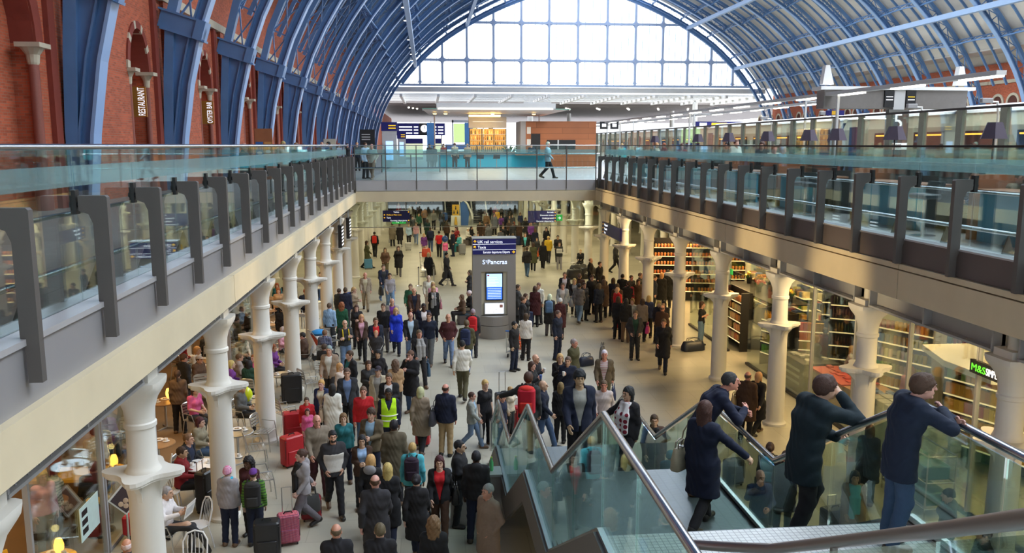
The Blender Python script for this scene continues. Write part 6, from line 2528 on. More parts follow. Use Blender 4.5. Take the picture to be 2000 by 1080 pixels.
FOLK_TABLE = """
-2.87 23.92 -8 1.76 walk m jacket_open t d short G 0 w 1 0|stocky man in tan zip jacket and pale collar walking beside the cafe chairs
-2.78 27.6 16 1.74 cross m jumper d J none k 1 - 1 0|bald man with folded arms, dark jumper and yellow straps, by the cafe edge
-2.34 28.87 5 1.66 walk f jacket_open s k bob h 0 P 1 0|blonde woman in brown leather jacket over pink top, walking towards the stairs
-1.79 27.8 14 1.76 walk m jacket_open n d short a 5 r 1 0|man in navy jacket over bright red shirt, looking down
-1.66 30.23 -7 1.78 stand m jumper k g short s 0 - 1 0|man in black jumper with white collar behind the woman in bright blue
-1.39 31.37 3 1.75 walk m jacket_open I d none k 0 v 1 0|bald man in grey jacket over purple top, behind the crowd
-1.2 29.84 2 1.68 walk f coat B n bob h 1 - 1 0|woman with blonde fringe in a bright royal blue coat
-0.65 28.49 6 1.78 walk m jacket_open k J none k 0 L 1 0|bald man in black blazer over light blue shirt and jeans
-0.21 29.98 10 1.8 walkhold m jacket_open n n short k 3 w 1 0|dark-skinned man in navy suit reading something in his hands
-0.02 28.27 -10 1.8 walk m jumper n g short s 0 - 1 0|young man in plain navy jumper and dark grey trousers
-0.61 33.58 11 1.76 walk m jacket_open s n none k 0 n 1 0|balding older man in dark brown jacket over navy, carrying a red bag
0.17 34.22 0 1.7 cup f coat k d bob h 0 - 1 0|woman in long black coat with grey patterned scarf holding a paper cup
0.62 28.09 4 1.78 walkpocket m jumper m J none k 5 - 1 0|bald man in maroon jumper and light jeans walking alone by the pillar
-1.75 27.22 -6 1.45 pocket m jacket d d short h 0 - 1 0|fair-haired boy in dark grey jacket with pale sleeve stripes
-0.33 25.67 16 1.78 walk m jacket_open k k short a 5 I 1 0|man in black coat with grey checked scarf carrying a blue paper bag
-1.49 23.88 -16 1.62 walk f jacket k k mop k 4 - 1 0|dark-haired woman in black jacket tucked behind the girl in dark coat
-0.54 22.94 -29 1.8 mouth m coat k j cap a 0 - 1 0|man in brown flat cap and black coat with a hand at his mouth
-2.22 23.19 -55 1.78 stand m jacket_open k d short s 0 e 1 0|dark-haired man in black jacket over teal jumper, turned to the left
-2.47 22.82 66 1.52 stand f jumper c d long h 1 - 1 0|fair long-haired girl in cream cardigan between two taller men
-2.12 21.23 6 1.8 walk m jacket_open d k short a 0 J 1 0|man in dark blazer over checked lilac shirt, brown hair
-1.67 22.56 14 1.64 hold f coat d k long s 1 - 1 0|brown-haired woman in dark coat looking down at her hands
-1.36 21.64 -16 1.72 stand m jacket_open c t cap d 4 I 1 0|man in dark cap and beige jacket over grey top
-1.04 20.72 -7 1.78 hold m jacket_open k k short a 5 w 1 0|man in dark coat over open white shirt looking down, behind the yellow vest
-0.95 22.55 182 1.64 walk f jacket T k curly a 1 - 1 0|woman with long brown curls and mustard jacket, seen from behind
0.93 24.04 173 1.8 walk m jumper w o short k 4 - 1 0|man in white jumper and olive trousers walking away in the open floor
1.19 26.91 167 1.8 walk m jacket o j short a 0 - 1 0|man in olive jacket with navy backpack walking away past the pillar
1.51 29.08 172 1.74 stand m jacket d d short G 0 - 1 0|grey-haired person with red backpack close by the left side of the pillar
0.35 19.59 164 1.78 stand m jacket n T bald s 5 - 1 0|balding man in navy jacket and tan trousers, seen from behind mid-floor
0.99 19.97 77 1.45 walk m jacket_open G J short s 0 l 1 0|boy in grey jacket hurrying right beside the man in tan trousers
1.34 20.22 26 1.68 stand f tee k k pony h 1 - 1 0|fair woman with tied-back hair in black top and trousers near the stair rail
-0.25 19.8 166 1.66 walk f coat t k bob H 1 - 1 0|short-haired blonde woman in khaki coat walking away with a red case
-0.99 19.36 3 1.78 stand m jacket n n short k 3 L 1 0|dark-skinned man wearing a fluorescent yellow vest
-1.6 19.71 5 1.74 stand m jumper r j short a 5 - 1 0|man in bright red fleece with short brown hair
-2.73 20.91 -13 1.6 stand f jacket_open N d short h 1 c 1 0|fair-haired youth in dark blue jacket near the boy in red
-2.4 20.35 177 1.64 stand f coat w k long k 4 - 1 0|black-haired woman in white coat with a tan satchel
-3.04 20.43 8 1.3 stand m hoodie r d short s 0 - 1 0|dark-haired boy in red top beside the girl in pink
-2.98 20.09 8 1.12 stand f jumper p P bob s 0 - 1 0|small girl in pink with a pink headband
-1.29 17.82 -16 1.8 hold m jacket_open O n mop s 0 l 1 0|young man in khaki jacket over light blue T-shirt, looking down
-2.87 38.13 4 1.74 walk m jacket_open t t none k 5 c 1 0|elderly bald man in beige suit walking by the left columns
-2.16 40.18 18 1.8 walk m jacket_open n J short a 0 d 2 0|bearded man in dark hooded jacket with dark bag, beside the grey-shirted man
-1.75 37.7 13 1.76 walk m shirt G J short s 0 - 1 0|man in grey shirt and jeans carrying a dark coat
-2.44 47.69 3 1.7 walkpocket f jacket a O bob a 1 - 2 0|person in brown jacket walking beside the long black coat
-1.72 48.28 2 1.72 walkpocket f coat k g long s 1 - 2 0|dark-haired woman in long black coat and grey trousers, alone on open floor
-3.57 56.52 179 1.72 pull m jacket k k short k 4 - 2 0|person in black with bright red backpack pulling a blue case away
-3.72 51.36 94 1.7 walk f coat o k bob s 0 - 2 0|person in olive coat with red top hurrying right by the left columns
-1.46 63.1 1 1.62 walk f jacket L k short h 1 - 2 0|person in pale blue anorak beside the pink jacket, far floor
-0.93 64.06 1 1.62 walk f jacket P J short a 1 - 2 0|woman in pink anorak and jeans, far floor left
-0.3 56.33 0 1.6 walk f jacket v c bob h 1 - 2 0|fair woman in purple jacket and beige trousers
0.14 59.11 180 1.74 walk m jacket n j short s 0 - 2 0|man with dark blue backpack walking away beside the purple jacket
0.7 56.07 179 1.78 walk m tee r k short k 4 - 2 0|man in bright red T-shirt and black trousers seen from behind
1.62 56.59 -72 1.76 stand m jacket n n short s 0 - 2 0|man in navy standing beside the seated group left of the pillar
-0.01 45.66 160 1.66 walk f jacket k k bob H 1 - 2 0|blonde woman in black with shoulder bag crossing the open floor
0.93 44.46 69 1.8 walk m jacket d d short k 0 - 2 0|man in dark suit striding right with a black holdall
-0.77 34.72 -9 1.74 walk m jacket q d short a 0 - 1 0|man in dark green jacket half hidden behind the balding man
-0.02 36.87 0 1.76 walk m jacket_open c c none k 1 w 1 0|bald man in pale jacket behind the pink cardigan
0.16 35.61 10 1.66 walk f jacket P d bob h 0 - 1 0|woman in bright pink jacket half hidden behind the black coat
1.9 38.92 -83 1.66 cross f coat d k long a 1 - 1 0|brown-haired woman in dark coat standing at the left edge of the pillar
1.73 35.44 -83 1.72 sit f jacket k u short w 1 - 1 0|white-haired person in black seated at the foot of the pillar
1.38 34.74 -82 1.66 sit f jacket a d long a 1 - 1 0|brown-haired woman seated at the foot of the pillar, left of the white-haired one
-3.65 34.35 156 1.66 stand f jacket d d short s 0 - 1 0|person in dark jacket with back turned at the far end of the cafe
-3.36 33.97 176 1.76 stand m jacket n d short s 0 - 1 0|man in dark blue jacket with back turned beside the far cafe columns
-3.08 34.66 65 1.66 hold f jumper t d pony h 1 - 1 0|woman in grey-brown top with blue rucksack by the far cafe columns
-3.24 31.23 176 1.66 stand f coat q k curly x 0 - 1 0|woman with reddish curls in dark green coat, queueing by the columns
-3.63 30.71 167 1.74 stand m shirt l d short a 0 - 1 0|man in pale blue shirt with back turned among the cafe tables
-2.66 30.78 5 1.64 hold f jacket k k long s 1 - 1 0|dark-haired woman with cream handbag at the cafe edge
-2.95 85.66 2 1.7 stand f coat R k bob s 0 - 2 0|person in dark red coat under the left far sign
-1.26 69.07 1 1.7 walk f coat d k short s 0 - 2 0|person in dark coat just right of the hanging left sign
-0.79 71.93 11 1.72 walk m jacket q k short s 0 - 2 0|person in dark green behind the pink anorak
-0.34 77.51 170 1.78 walk m jacket S k short a 0 - 2 0|person in rusty brown jacket far back left of the escalator
0.48 74.99 0 1.74 walk m jacket I k short s 0 - 2 0|person in grey-brown jacket far back near the escalator
-0.07 66.06 170 1.7 walk f coat z k bob a 0 - 2 0|person in dark teal coat in the left far crowd
1.17 73.94 179 1.76 stand m jacket d d short s 0 - 2 0|person in black at the escalator foot
1.46 75.15 179 1.72 stand m jacket b d short s 0 - 2 0|person in blue jacket at the escalator foot
-1.18 86.76 1 1.74 walk m jacket k k short k 0 - 2 0|person in black at the far end below the bridge, left part
-1.77 82.01 1 1.7 walk f jacket i k bob s 1 - 2 0|person in white top at the far end, left part
-0.81 86.08 181 1.72 walk m coat d k short s 0 - 2 0|person in dark coat walking off at the far end, left of centre
-2.64 62.7 182 1.74 stand m coat u d short s 0 - 2 0|person in drab coat beside the pale cases on the left
-2.09 62.15 172 1.74 stand m coat k k short s 0 - 2 0|person in black coat beside the pale cases on the left
2.05 60.84 -62 2.11 sit f jacket R k long s 1 - 2 0|person in dark red seated left of the pillar, far row
2.16 59.05 -62 1.65 sit f jacket E e short s 1 - 2 0|seated child in turquoise left of the pillar
2.9 62.93 57 1.72 sit f jumper w d beanie w 1 - 2 0|person in white seated back to back left of the pillar
3.23 63.94 57 1.77 sit m jacket k k long k 4 - 2 0|person in black seated just left of the pillar top
1.08 54.81 -1 1.3 stand f jacket p j bob a 1 - 2 0|child in pink and grey beside the red T-shirt
5.37 85.44 171 1.76 pull m jacket O d short a 0 - 2 0|man in olive jacket pulling a black case at the far end
6.07 84.17 171 1.78 stand f coat k k short G 0 - 2 0|grey-haired person in long black coat at the far end, middle
7.14 87.31 -5 1.74 walk m jacket d k short k 0 - 2 0|person in dark clothes at the far end, right of the long black coat
7.45 85.61 5 1.72 walk f coat k k bob s 0 - 2 0|person in black coat at the far end near the white lamp
8.51 86.28 164 1.76 walk m coat d k short s 0 - 2 0|person in dark coat at the far end, right of the white lamp
7.87 83.56 -5 1.72 walk m jacket k d short s 0 - 2 0|person in black directly under the right pendant lamp
6.47 81.78 -5 1.62 walk f jacket R k bob a 1 - 2 0|person in dark red at the far end behind the yellow coat
6.23 76.18 165 1.66 walk f jacket y k bob S 1 - 2 0|person in mustard yellow jacket at the far end
4.88 70.81 176 1.78 pull m coat S k bald a 0 - 2 0|man in brown coat pulling a large grey case away
4.99 74.74 176 1.6 stand f jacket i d bob a 1 - 2 0|person in pale top in front of the brown coat
5.58 70.97 176 1.68 stand f jacket d k bob a 1 - 2 0|woman with pale grey backpack seen from behind, far floor
6.06 70.02 -5 1.66 walk f jacket v k long s 0 - 2 0|person in dark purple in the dense far right crowd
6.44 70.39 175 1.72 walk m jacket n k short s 0 - 2 0|person in navy in the dense far right crowd, back turned
7.02 70.29 -6 1.68 walk f coat d k long k 4 - 2 0|dark long-haired person in the dense far right crowd
6.3 65.72 -5 1.66 walk f jacket a k bob a 0 - 2 0|person in brown in front of the dense far right crowd
5.65 63.61 165 1.68 walk m coat k k short s 0 - 2 0|person in black in front of the dense far right crowd
6.44 63.31 174 1.7 walk f coat s k long x 0 - 2 0|auburn-haired person in dark brown coat, dense far right crowd
7.85 71.85 -6 1.7 walk f jacket N d bob S 1 - 2 0|brown-haired person in dark blue pulling a case, far right crowd
7.74 67.06 -7 1.68 walk f coat d d long s 0 - 2 0|dark-haired person in grey-black below the right hanging sign
7.6 62.21 3 1.76 walk m jacket v d short a 0 - 2 0|man in purple jacket below the right hanging sign
8.29 58.94 -18 1.68 walk f coat k k long k 1 - 2 0|dark-haired woman in black left of the right far columns
5.31 60.67 175 1.72 sit m jacket t d short a 0 - 2 0|person in beige seated just behind the pillar's top edge
5.91 58.91 174 1.66 sit f jacket a d bob a 0 - 2 0|brown-haired person seated behind the right end of the pillar's top edge
3.51 59.83 -3 1.58 sit m jacket S d short a 0 - 2 0|head of a seated child above the pillar's left top edge
6.3 54.71 -7 1.74 walk m jacket_open k t short a 0 E 2 0|man in black jacket over pale green shirt right of the pillar top
6.17 49.4 173 1.7 walk f coat o k bob s 0 - 2 0|person in long olive coat with back turned pulling a red case
5.54 47.14 163 1.72 walk m jacket d j short s 0 - 2 0|person in dark grey jacket left of the olive coat
7.08 54.78 -7 1.4 walk m jacket d d short a 0 - 2 0|child between the olive coat and the yellow jacket
6.88 50.33 167 1.66 walk f coat k k long s 0 - 2 0|woman in black coat with orange bag beside the olive coat
7.54 52.65 167 1.72 walk m jacket y d short h 0 - 2 0|person in yellow jacket with back turned right of the pillar
8.17 52.8 -9 1.76 walk m jacket k k short k 4 - 2 0|man in black jacket behind the woman who is reading
7.82 49.91 -9 1.66 hold f jacket d G bob s 1 - 2 0|woman in dark top and grey jeans reading papers as she walks
9.04 49.49 -20 1.65 sit f jacket k k short h 1 - 2 0|fair-haired person in dark top sitting on the heap of black bags
6.08 37.18 -9 1.76 walk m jacket_open k d short a 5 w 1 0|man in black coat over white shirt at the right of the pillar
6.32 36 -10 1.66 walk f jacket_open k d long h 1 G 1 0|brown-blonde woman in grey top and black jacket beside the white-shirted man
5.53 34.29 -9 1.76 walk m jacket_open G d short a 0 i 1 0|man in grey jacket over white top behind the white-haired woman
6.24 34.37 155 1.7 walk f jacket g J short k 4 - 1 0|woman in dark grey jacket with pale grey bag walking away
5.62 34.99 -9 1.3 stand m jacket d d short a 0 - 1 0|child's brown head behind the woman in the knitted white hat
4.99 31.53 166 1.62 stand f coat m k beanie w 1 - 1 0|person in knitted white hat and dark red coat, back turned
4.68 32.2 167 1.66 stand f coat d g bob w 1 - 1 0|white-haired woman in long dark coat with light blue backpack
3.6 33.89 84 1.78 stand m coat d k short s 0 - 1 0|man in dark coat in profile against the pillar's right side
3.52 31.27 84 1.74 stand m jacket k k short s 0 - 1 0|man in black just in front of the pillar's right side
4.32 33.92 168 1.7 stand f coat m k bob s 0 - 1 0|person in long maroon coat with collar, back turned, right of the pillar
4.53 34.37 -38 1.76 stand m shirt w d short a 0 - 1 0|man in white shirt behind the long maroon coat
3.76 32.43 53 1.66 stand f jacket k k long s 1 - 1 0|brown-haired woman in black between the pillar and the maroon coat
4.42 28.42 51 1.76 stand m jacket n n short a 0 - 1 0|brown-haired man in navy jacket below the knitted hat
8.13 41.67 69 1.78 pocket m jacket k n bald a 5 - 2 0|older man in black jacket and jeans in profile, right floor
8.37 40.56 48 1.74 stand m coat k k short s 0 - 2 0|dark-haired person in black coat next to the older man in profile
7.52 35.5 163 1.68 stand f coat a k bob a 0 - 1 0|woman in brown coat carrying a white coat, with a blue case
7.97 35.67 147 1.7 stand f jacket n n bob s 0 - 1 0|person in navy with back turned, left of the red coat
7.58 33.12 -73 1.74 stand m coat r r none k 0 - 1 0|bald man in long red coat in the queue by the right columns
7.22 31.4 157 1.66 stand f jacket k k bob s 0 - 1 0|person in black with back turned in front of the red coat
7.41 30.87 162 1.68 stand f jacket k a long k 4 - 1 0|long dark-haired woman in black in the queue, back turned
7.75 31.27 -34 1.6 hold f shirt i d bob S 1 - 1 0|woman in pale top reading papers in the queue
7.09 28.15 -4 1.76 pocket m jacket_open d d short a 0 z 1 0|man in dark jacket over green top standing over a floor bag
8.05 30.91 155 1.66 stand f jacket u k bob s 0 - 1 0|woman in patterned brown with a bright pink handbag
8.45 31.5 160 1.66 stand f jacket N k bob h 1 - 1 0|blonde person in dark blue coat in the right queue
8.61 30.64 4 1.62 stand f jacket d k bob h 1 - 1 0|blonde woman facing out of the right queue
8.33 29.15 144 1.72 stand m jacket s k bald a 5 - 1 0|balding man in brown leather jacket, right end of the queue
8.67 30.16 -31 1.7 cross f coat k k long k 4 - 1 0|woman with long black hair and black coat against the right column
7.64 26.53 -16 1.78 walk m coat k n short a 5 - 1 0|man in long black coat and jeans walking towards the viewer on the right
9.42 36.66 56 1.76 stand m jacket d d short a 0 - 1 0|person in dark coat beside the middle right column
10.45 36.82 154 1.72 stand f coat k k bob h 0 - 1 0|fair-haired person in black coat behind the right columns
10.88 37.33 164 1.78 stand m coat k k short k 0 - 1 0|tall person in black coat behind the right columns
8.51 34.98 156 1.68 stand f jacket R k long k 0 - 1 0|person in dark red among the queue by the right columns
9.96 36.27 75 1.7 stand m jacket n k short s 0 - 1 0|person in navy between two right columns
10.85 48.09 67 1.76 walk m jacket d k short k 0 - 2 0|dark figure walking between the far right columns
13.83 47.21 -96 1.72 walk f coat k j bob a 0 - 2 0|person in black coat with turquoise bag near the shop end
14.9 46.21 52 1.72 walk m jacket k k short s 0 - 2 0|dark figure inside the glass corner of the shop
13.08 41.81 -17 1.6 hold f jacket q k bob s 0 - 2 0|person in dark green by the far shop corner
10.06 29.97 56 1.68 cross f tee k J bob s 1 - 1 0|woman in black top and jeans leaning by the shop corner over a floor bag
3.32 28.49 158 1.66 stand f jacket w k bob s 1 - 1 0|woman in white jacket with a luggage trolley beside the pillar foot
2.77 27.11 54 1.68 stand m jacket k n short k 0 - 1 0|person in black bending over luggage at the pillar's right foot
2.87 22.41 53 1.74 cup m coat k k none k 0 - 1 0|bald man in black drinking from a cup beside the dark-haired woman
2.71 21.94 53 1.66 cup f coat k k bob s 1 - 1 0|dark-haired woman in black with a blue cup behind the red backpack
3.57 22.49 1 1.72 cup f jacket_open k k bob h 1 k 1 0|blonde woman in black holding a white cup next to the dark-haired man
3.71 22 -20 1.76 cup m coat n n short a 0 - 1 0|dark-haired man in navy coat holding a white paper cup
4.21 23.98 50 1.78 stand m coat o d short G 5 - 1 0|grey-haired man in olive coat above the couple with cups
4.81 22.47 -12 1.8 walk m jacket_open O o short w 5 z 1 0|older man in olive jacket over striped jumper, carrying a blue bag
3.23 20.21 161 1.56 stand f jacket k k long S 1 - 1 0|girl with long brown hair behind the red backpack youth
1.72 19.9 55 1.4 stand m jacket n d short s 0 - 1 0|dark-haired boy beyond the first stair rail peak
2.03 20.86 54 1.3 stand f jumper c d short h 1 - 1 0|small fair-haired child beyond the stair rail
2.72 19.8 72 1.74 walk m jacket n j none k 0 - 1 0|bald man in navy jacket hurrying right beyond the stair glass
4.24 19.8 -12 1.7 walk m shirt i d short a 5 - 1 0|man in pale shirt just behind the stairs between the young couple
-1.98 16.57 15 1.75 walkpocket m jacket d k short k 4 - 1 0|bearded man in black and white panelled jacket walking towards the viewer
-2.48 15.79 -61 1.66 pull f hoodie G g bun s 1 - 1 0|woman in grey hooded jacket and scarf with a patterned pink case
-2.42 17.58 18 1.76 walk m jacket u m none k 5 - 1 0|bald man in brown-grey jacket behind the bearded man
-1.92 18.13 6 1.6 stand f jumper e n bob S 1 - 1 0|brown-haired woman in teal jumper
-1.41 16.66 5 1.6 hold f jacket_open s k long k 4 l 1 0|dark-haired young woman in dark jacket over patterned top, hands together
-0.77 16.9 178 1.82 stand m coat O k short k 3 - 1 0|dark-skinned man in dark olive coat with back turned
-1.15 15.43 169 1.64 walk f hoodie k k bob h 1 - 1 0|blonde woman in black jacket with a grey hood, back turned
-0.81 14.91 178 1.66 walk f coat k n long h 1 - 1 0|woman with long fair hair over a black coat, back turned
-0.98 14.01 179 1.8 walk m coat d j bald s 0 - 1 0|balding man in black overcoat walking away, bottom centre
-0.38 16.06 176 1.62 stand m jacket E d short h 1 - 1 0|fair-haired youth in turquoise jacket with dark backpack, back turned
-0.28 14.32 171 1.66 walk f coat k n bun k 1 - 1 0|woman in black hooded coat with dark pinned-up hair, back turned
0.14 15.13 -1 1.68 walk f jacket_open k s bob m 1 r 1 0|dark red-haired woman in black coat over bright red jumper
0.53 15.72 73 1.76 hold m jacket k k short k 4 - 1 0|dark-haired man in black leather jacket looking down by the stair foot
0.82 15 172 1.8 stand m hoodie k n short k 3 - 1 0|man in black hooded jacket with back turned at the stair foot
0.94 13.53 -54 1.76 pocket m coat u d short G 5 - 1 0|grey-haired man in brown raincoat beside the stair side
-1.46 12.27 185 1.74 stand m jacket k k bald a 5 - 0 0|bald-crowned man in black cut off by the bottom edge, left one
-0.8 12.19 182 1.76 stand m jacket k k short a 0 - 0 0|brown-haired man in black cut off by the bottom edge, middle one
0.01 12.51 175 1.68 stand f coat k k curly S 1 - 0 0|woman with long reddish-brown curls cut off by the bottom edge
-3.77 15.34 174 1.55 stand f hoodie G n beanie P 1 - 1 0|girl in pale grey hooded top and pink checked woolly hat
-3.3 15.3 184 1.5 stand m jumper q n cap v 1 - 1 0|boy in purple cap and green striped jumper with a black backpack
-3.46 15.7 -18 1.58 stand f jacket m k curly k 3 - 1 0|dark-skinned woman in dark maroon behind the purple-capped boy
-5.15 17.17 92 1.72 sit f coat R k short s 1 - 1 0|woman in dark red coat seated on a white chair
-5.21 17.89 76 1.77 sit m jacket_open k k short S 0 n 1 0|man in black leather jacket seated at the paper-covered table
-5.3 19.18 75 1.69 sit f jacket u j bob m 1 - 1 0|woman in brown patterned coat seated behind the leather jacket
-4.85 15.12 78 1.72 sitread m shirt w d short G 0 - 1 0|person with crossed legs reading a newspaper behind the first column
-4.79 12.98 190 1.72 sit m jacket d d bald w 5 - 0 0|white-haired man's head at the bottom edge left of the first column
-6.46 16.16 200 1.88 sit m jacket k d short s 0 - 1 0|boy in dark jacket with blue hood seated at the yellow counter
-6.96 15.18 45 1.66 stand f jumper P G bob h 1 - 1 0|woman in pink top behind the glass screen, far left
-6.97 15.65 124 1.62 stand f shirt i k bob s 1 - 1 0|woman in green and cream striped top behind the glass screen
-6.91 17.46 192 1.7 stand m shirt i k short s 0 - 1 0|waiter in pale shirt and apron behind the glass screen
-6.04 21.63 56 1.77 sit f tee p d bob s 1 - 1 0|woman in magenta T-shirt seated beside the second column
-4.93 21.84 73 1.72 sit m jacket g d short S 0 - 1 0|man in grey jacket drinking beside the bright yellow bag
-5.19 24.22 172 1.72 sit f jacket z d bob k 1 - 1 0|dark-haired woman in dark green seated with her back turned
-5.74 24.28 103 1.72 sit f jumper v d bob h 1 - 1 0|person in purple seated behind the third column
-5.27 25.41 -28 1.58 sit f jumper p d short x 1 - 1 0|red-haired child in pink at a cafe table
-5.7 25.16 113 1.69 sit m jacket I d short a 0 - 1 0|man in grey hood seated in the second row of tables
-6.1 27.63 42 1.74 sit f jacket c d curly h 1 - 1 0|person with pale blonde hair and cream top at the lit back tables
-7.12 25.99 75 1.77 sit f shirt w d bob h 1 - 1 0|person in white behind the glass between second and third columns
-6.8 24.98 65 1.72 sit m jacket a d cap c 0 - 1 0|man in straw-coloured hat and brown jacket behind the glass
-6.76 23.42 136 1.74 stand m jacket k k short s 5 - 1 0|man in black standing behind the second column's glass
-6.5 21.89 187 1.68 stand f jacket a k pony s 0 - 1 0|waitress in brown seen from behind beside the second column
-4.89 26.23 71 1.72 sit f jacket v d bob x 1 - 1 0|red-haired person in dark purple between the fourth and fifth columns
-5.01 28.8 70 1.72 sit f jacket P d bob i 1 - 1 0|person in pink and blue checks at a table behind the fourth column
-4.15 27.77 -92 1.74 sit m jacket s d short k 0 - 1 0|dark-haired man in brown bending over his table by the fifth column
-3.29 26.03 157 1.74 sit m jacket k k short s 0 - 1 0|man in black coat seated with his back turned near the big black case
-7.18 32.7 72 1.8 sit m shirt l d short a 0 - 1 0|man in light blue shirt at the back tables near the third column
-6.96 30.68 133 1.72 sit m jacket O d short s 0 - 1 0|person in khaki at the back tables near the third column
-6.73 31.84 -48 1.77 sit m jacket s k short k 0 - 1 0|person in dark brown at the back tables, far side
-6.13 34.75 10 1.66 stand f jumper T k bob x 1 - 1 0|person in orange-brown standing at the lit kiosk behind the columns
-5.07 34.9 38 2.11 sit m jacket n d short x 0 - 1 0|ginger-haired person in navy at the farthest tables
-5.23 30.28 180 1.74 stand m jacket k k short k 0 - 1 0|waiter in black standing between the fourth and fifth columns
-5.15 29.85 70 1.72 sit f jacket k d bob k 1 - 1 0|dark-haired person in black left of the fifth column
-3.69 30.89 177 1.72 sit f shirt w d short a 1 - 1 0|person in white at the aisle table near the pushchair
-3.52 28.15 167 1.72 sit m shirt N d short S 0 - 1 0|man in navy checked shirt seated with back to the aisle
7.95 19.94 143 1.78 stand m coat s k bald a 5 - 1 0|bald-crowned man in dark brown coat with canvas shoulder bag
8.35 20.23 128 1.68 pull f coat k k bob h 1 - 1 0|blonde woman in black coat holding the handle of a black case
12.35 20.06 -52 1.78 stand m shirt P d none k 5 - 1 0|bald man in pink shirt with a bag strap inside the shop
12.38 24.9 134 1.74 stand m jacket R c short a 0 - 1 0|shopper in dark red and black standing among the shop shelves
12.21 22.84 72 1.66 walk f shirt w d bob h 1 - 1 0|fair-haired shopper in white behind the red counter
12.72 30.03 37 1.6 stand f jacket T d bob h 1 - 1 0|blonde shopper bending at the juice fridge
11.94 30.96 119 1.64 stand m jacket s d short s 0 - 1 0|shopper in dark brown beside the flower stand
11.86 24.4 94 1.62 stand f jacket d d bob S 1 - 1 0|shopper in dark clothes beside the wine rack
14.92 25.62 170 1.7 walk m jacket u d short s 0 - 1 0|shopper in drab jacket under the shop canopy
14.21 20.89 56 1.7 stand f jacket m d bob s 1 - 1 0|shopper in dark red behind the boy on the stairs
6.6 15.27 152 1.66 stand f jacket d d bun s 1 - 1 0|person with turquoise backpack behind the stair glass, right of the woman
6.71 14.79 146 1.66 stand f coat k k bun s 1 - 1 0|dark-haired person in black behind the stair glass, hair pinned up
5.8 13.78 -3 1.72 ear m shirt N d none k 5 - 1 0|bald man in blue shirt on the telephone behind the stair glass
7.58 13.8 -19 1.62 walk f coat t n long k 4 - 1 0|dark-haired woman in beige coat over turquoise scarf behind the stair glass
9 15.91 141 1.72 stand f coat k k bob s 0 - 1 0|person in black with a large grey case behind the stair glass
8.72 12.79 -104 1.66 stand f hoodie k k beanie k 0 - 1 0|person in black hood behind the glass at the bottom right
8.32 11.28 -106 1.7 stand m jacket k n short s 0 - 0 0|person in black by the nearest right column, behind the lower glass
4.58 15.19 133 1.6 stand f hoodie e k beanie e 1 - 1 0|person in teal hood seen through the stair glass
2.33 12.72 -2 1.81 walk m jacket_open n k mop k 4 I 1 2.12|young man in navy jacket over pale grey shirt coming up the stairs
3.24 13.2 -54 1.64 rail f jacket_open k k bob k 4 k 1 1.85|young woman in black with a white scarf dotted dark red on the stairs
2.01 16.82 165 1.79 handrail m jacket d k mop s 0 - 1 0.98|youth with a big red backpack and one hand on the stair rail
4.7 16.83 -11 1.78 walk m coat s k short s 0 k 1 0|man in dark scarf and brown coat at the foot of the stairs
3.42 9.93 131 1.7 rail f coat n k long s 1 - 0 2.55|woman with long brown hair and navy coat climbing the stairs, back turned
3.88 11.02 81 1.76 lean m jacket n d short d 5 - 0 2.55|dark-haired man in navy jacket leaning over the right stair rail
3.79 7.81 99 1.78 leanear m parka Z k mop s 0 - 0 3.36|man in dark waxed jacket and black trousers leaning on the stair rail
3.78 6.16 83 1.46 leanup m parka M D mop s 0 - 0 4.16|boy in navy hooded jacket and jeans with arms on the stair rail
-5.61 27 82 1.8 stand m jacket d d none k 5 - 1 5.68|bald man's head just above the left balcony rail
-5.41 33 39 1.87 stand f jacket c d bob h 1 - 1 5.68|fair-haired woman above the left balcony rail, second head from the near end
-5.38 36 -32 1.82 stand f jacket k d bob S 1 - 1 5.68|brown-haired person above the left balcony rail behind the poster
-5.38 38 48 1.78 stand f coat d d short s 0 - 1 5.68|dark-haired person next to the brown-haired one above the left rail
-5.54 46 7 1.9 stand m jacket t d none k 5 - 2 5.68|pale-haired person behind the yellowish menu board
-4.97 44 -54 1.9 stand m jacket k k short k 4 - 2 5.68|dark-haired man above the left balcony rail by the menu board
-5.86 58 6 1.84 stand f jacket R d bob x 1 - 2 5.68|reddish-haired person far along the left balcony
-5.68 62 45 1.85 stand f jacket k d short s 0 - 2 5.68|dark-haired person far along the left balcony
-4.67 58 5 1.9 stand m jacket n d short h 0 - 2 5.68|fair-haired man near the corner of the left balcony
-3.17 44.5 44 1.87 stand m jacket L d short s 0 - 2 5.68|man in pale blue jacket at the left corner of the bridge
-2.78 43.6 -16 1.79 walkpocket m jacket i u bald a 5 - 2 5.68|man in cream jacket and tan trousers on the bridge corner
6.23 43.9 72 1.9 walk m jacket L d short w 5 - 2 5.68|white-haired man in pale green jacket walking along the bridge
0.18 62.42 165 1.81 stand f coat k k short k 0 - 2 5.68|person in black leaning at the blue bar counter, left end
0.51 62.78 150 1.7 stand m coat k k short s 0 - 2 5.68|second person in black at the blue bar counter, beside the left one
2.01 62.6 173 1.89 stand m shirt I d short s 0 - 2 5.68|man in grey shirt at the blue bar counter, back turned
2.94 62.6 167 1.82 stand m jacket u d short S 5 - 2 5.68|man in brown jacket at the blue bar counter, back turned
8.03 65.6 -7 1.82 hold m jacket n n short k 0 - 2 5.68|barman in navy behind the timber ledge of the bar
1.25 66 -1 1.82 stand f jacket R k bob s 0 - 2 5.68|dark-haired bar person behind the blue counter, left part
11.9 43.55 45 1.85 stand f jacket c d bob h 1 - 2 5.68|blonde woman in cream standing among the bar booths on the right balcony
11.9 42.18 -76 1.84 stand f coat R k short x 0 - 2 5.68|reddish-haired person facing the blonde woman on the right balcony
11.7 38.47 -17 1.95 sit f jacket R k bob s 0 - 2 5.99|person in dark red at a bar booth, far part of the right balcony
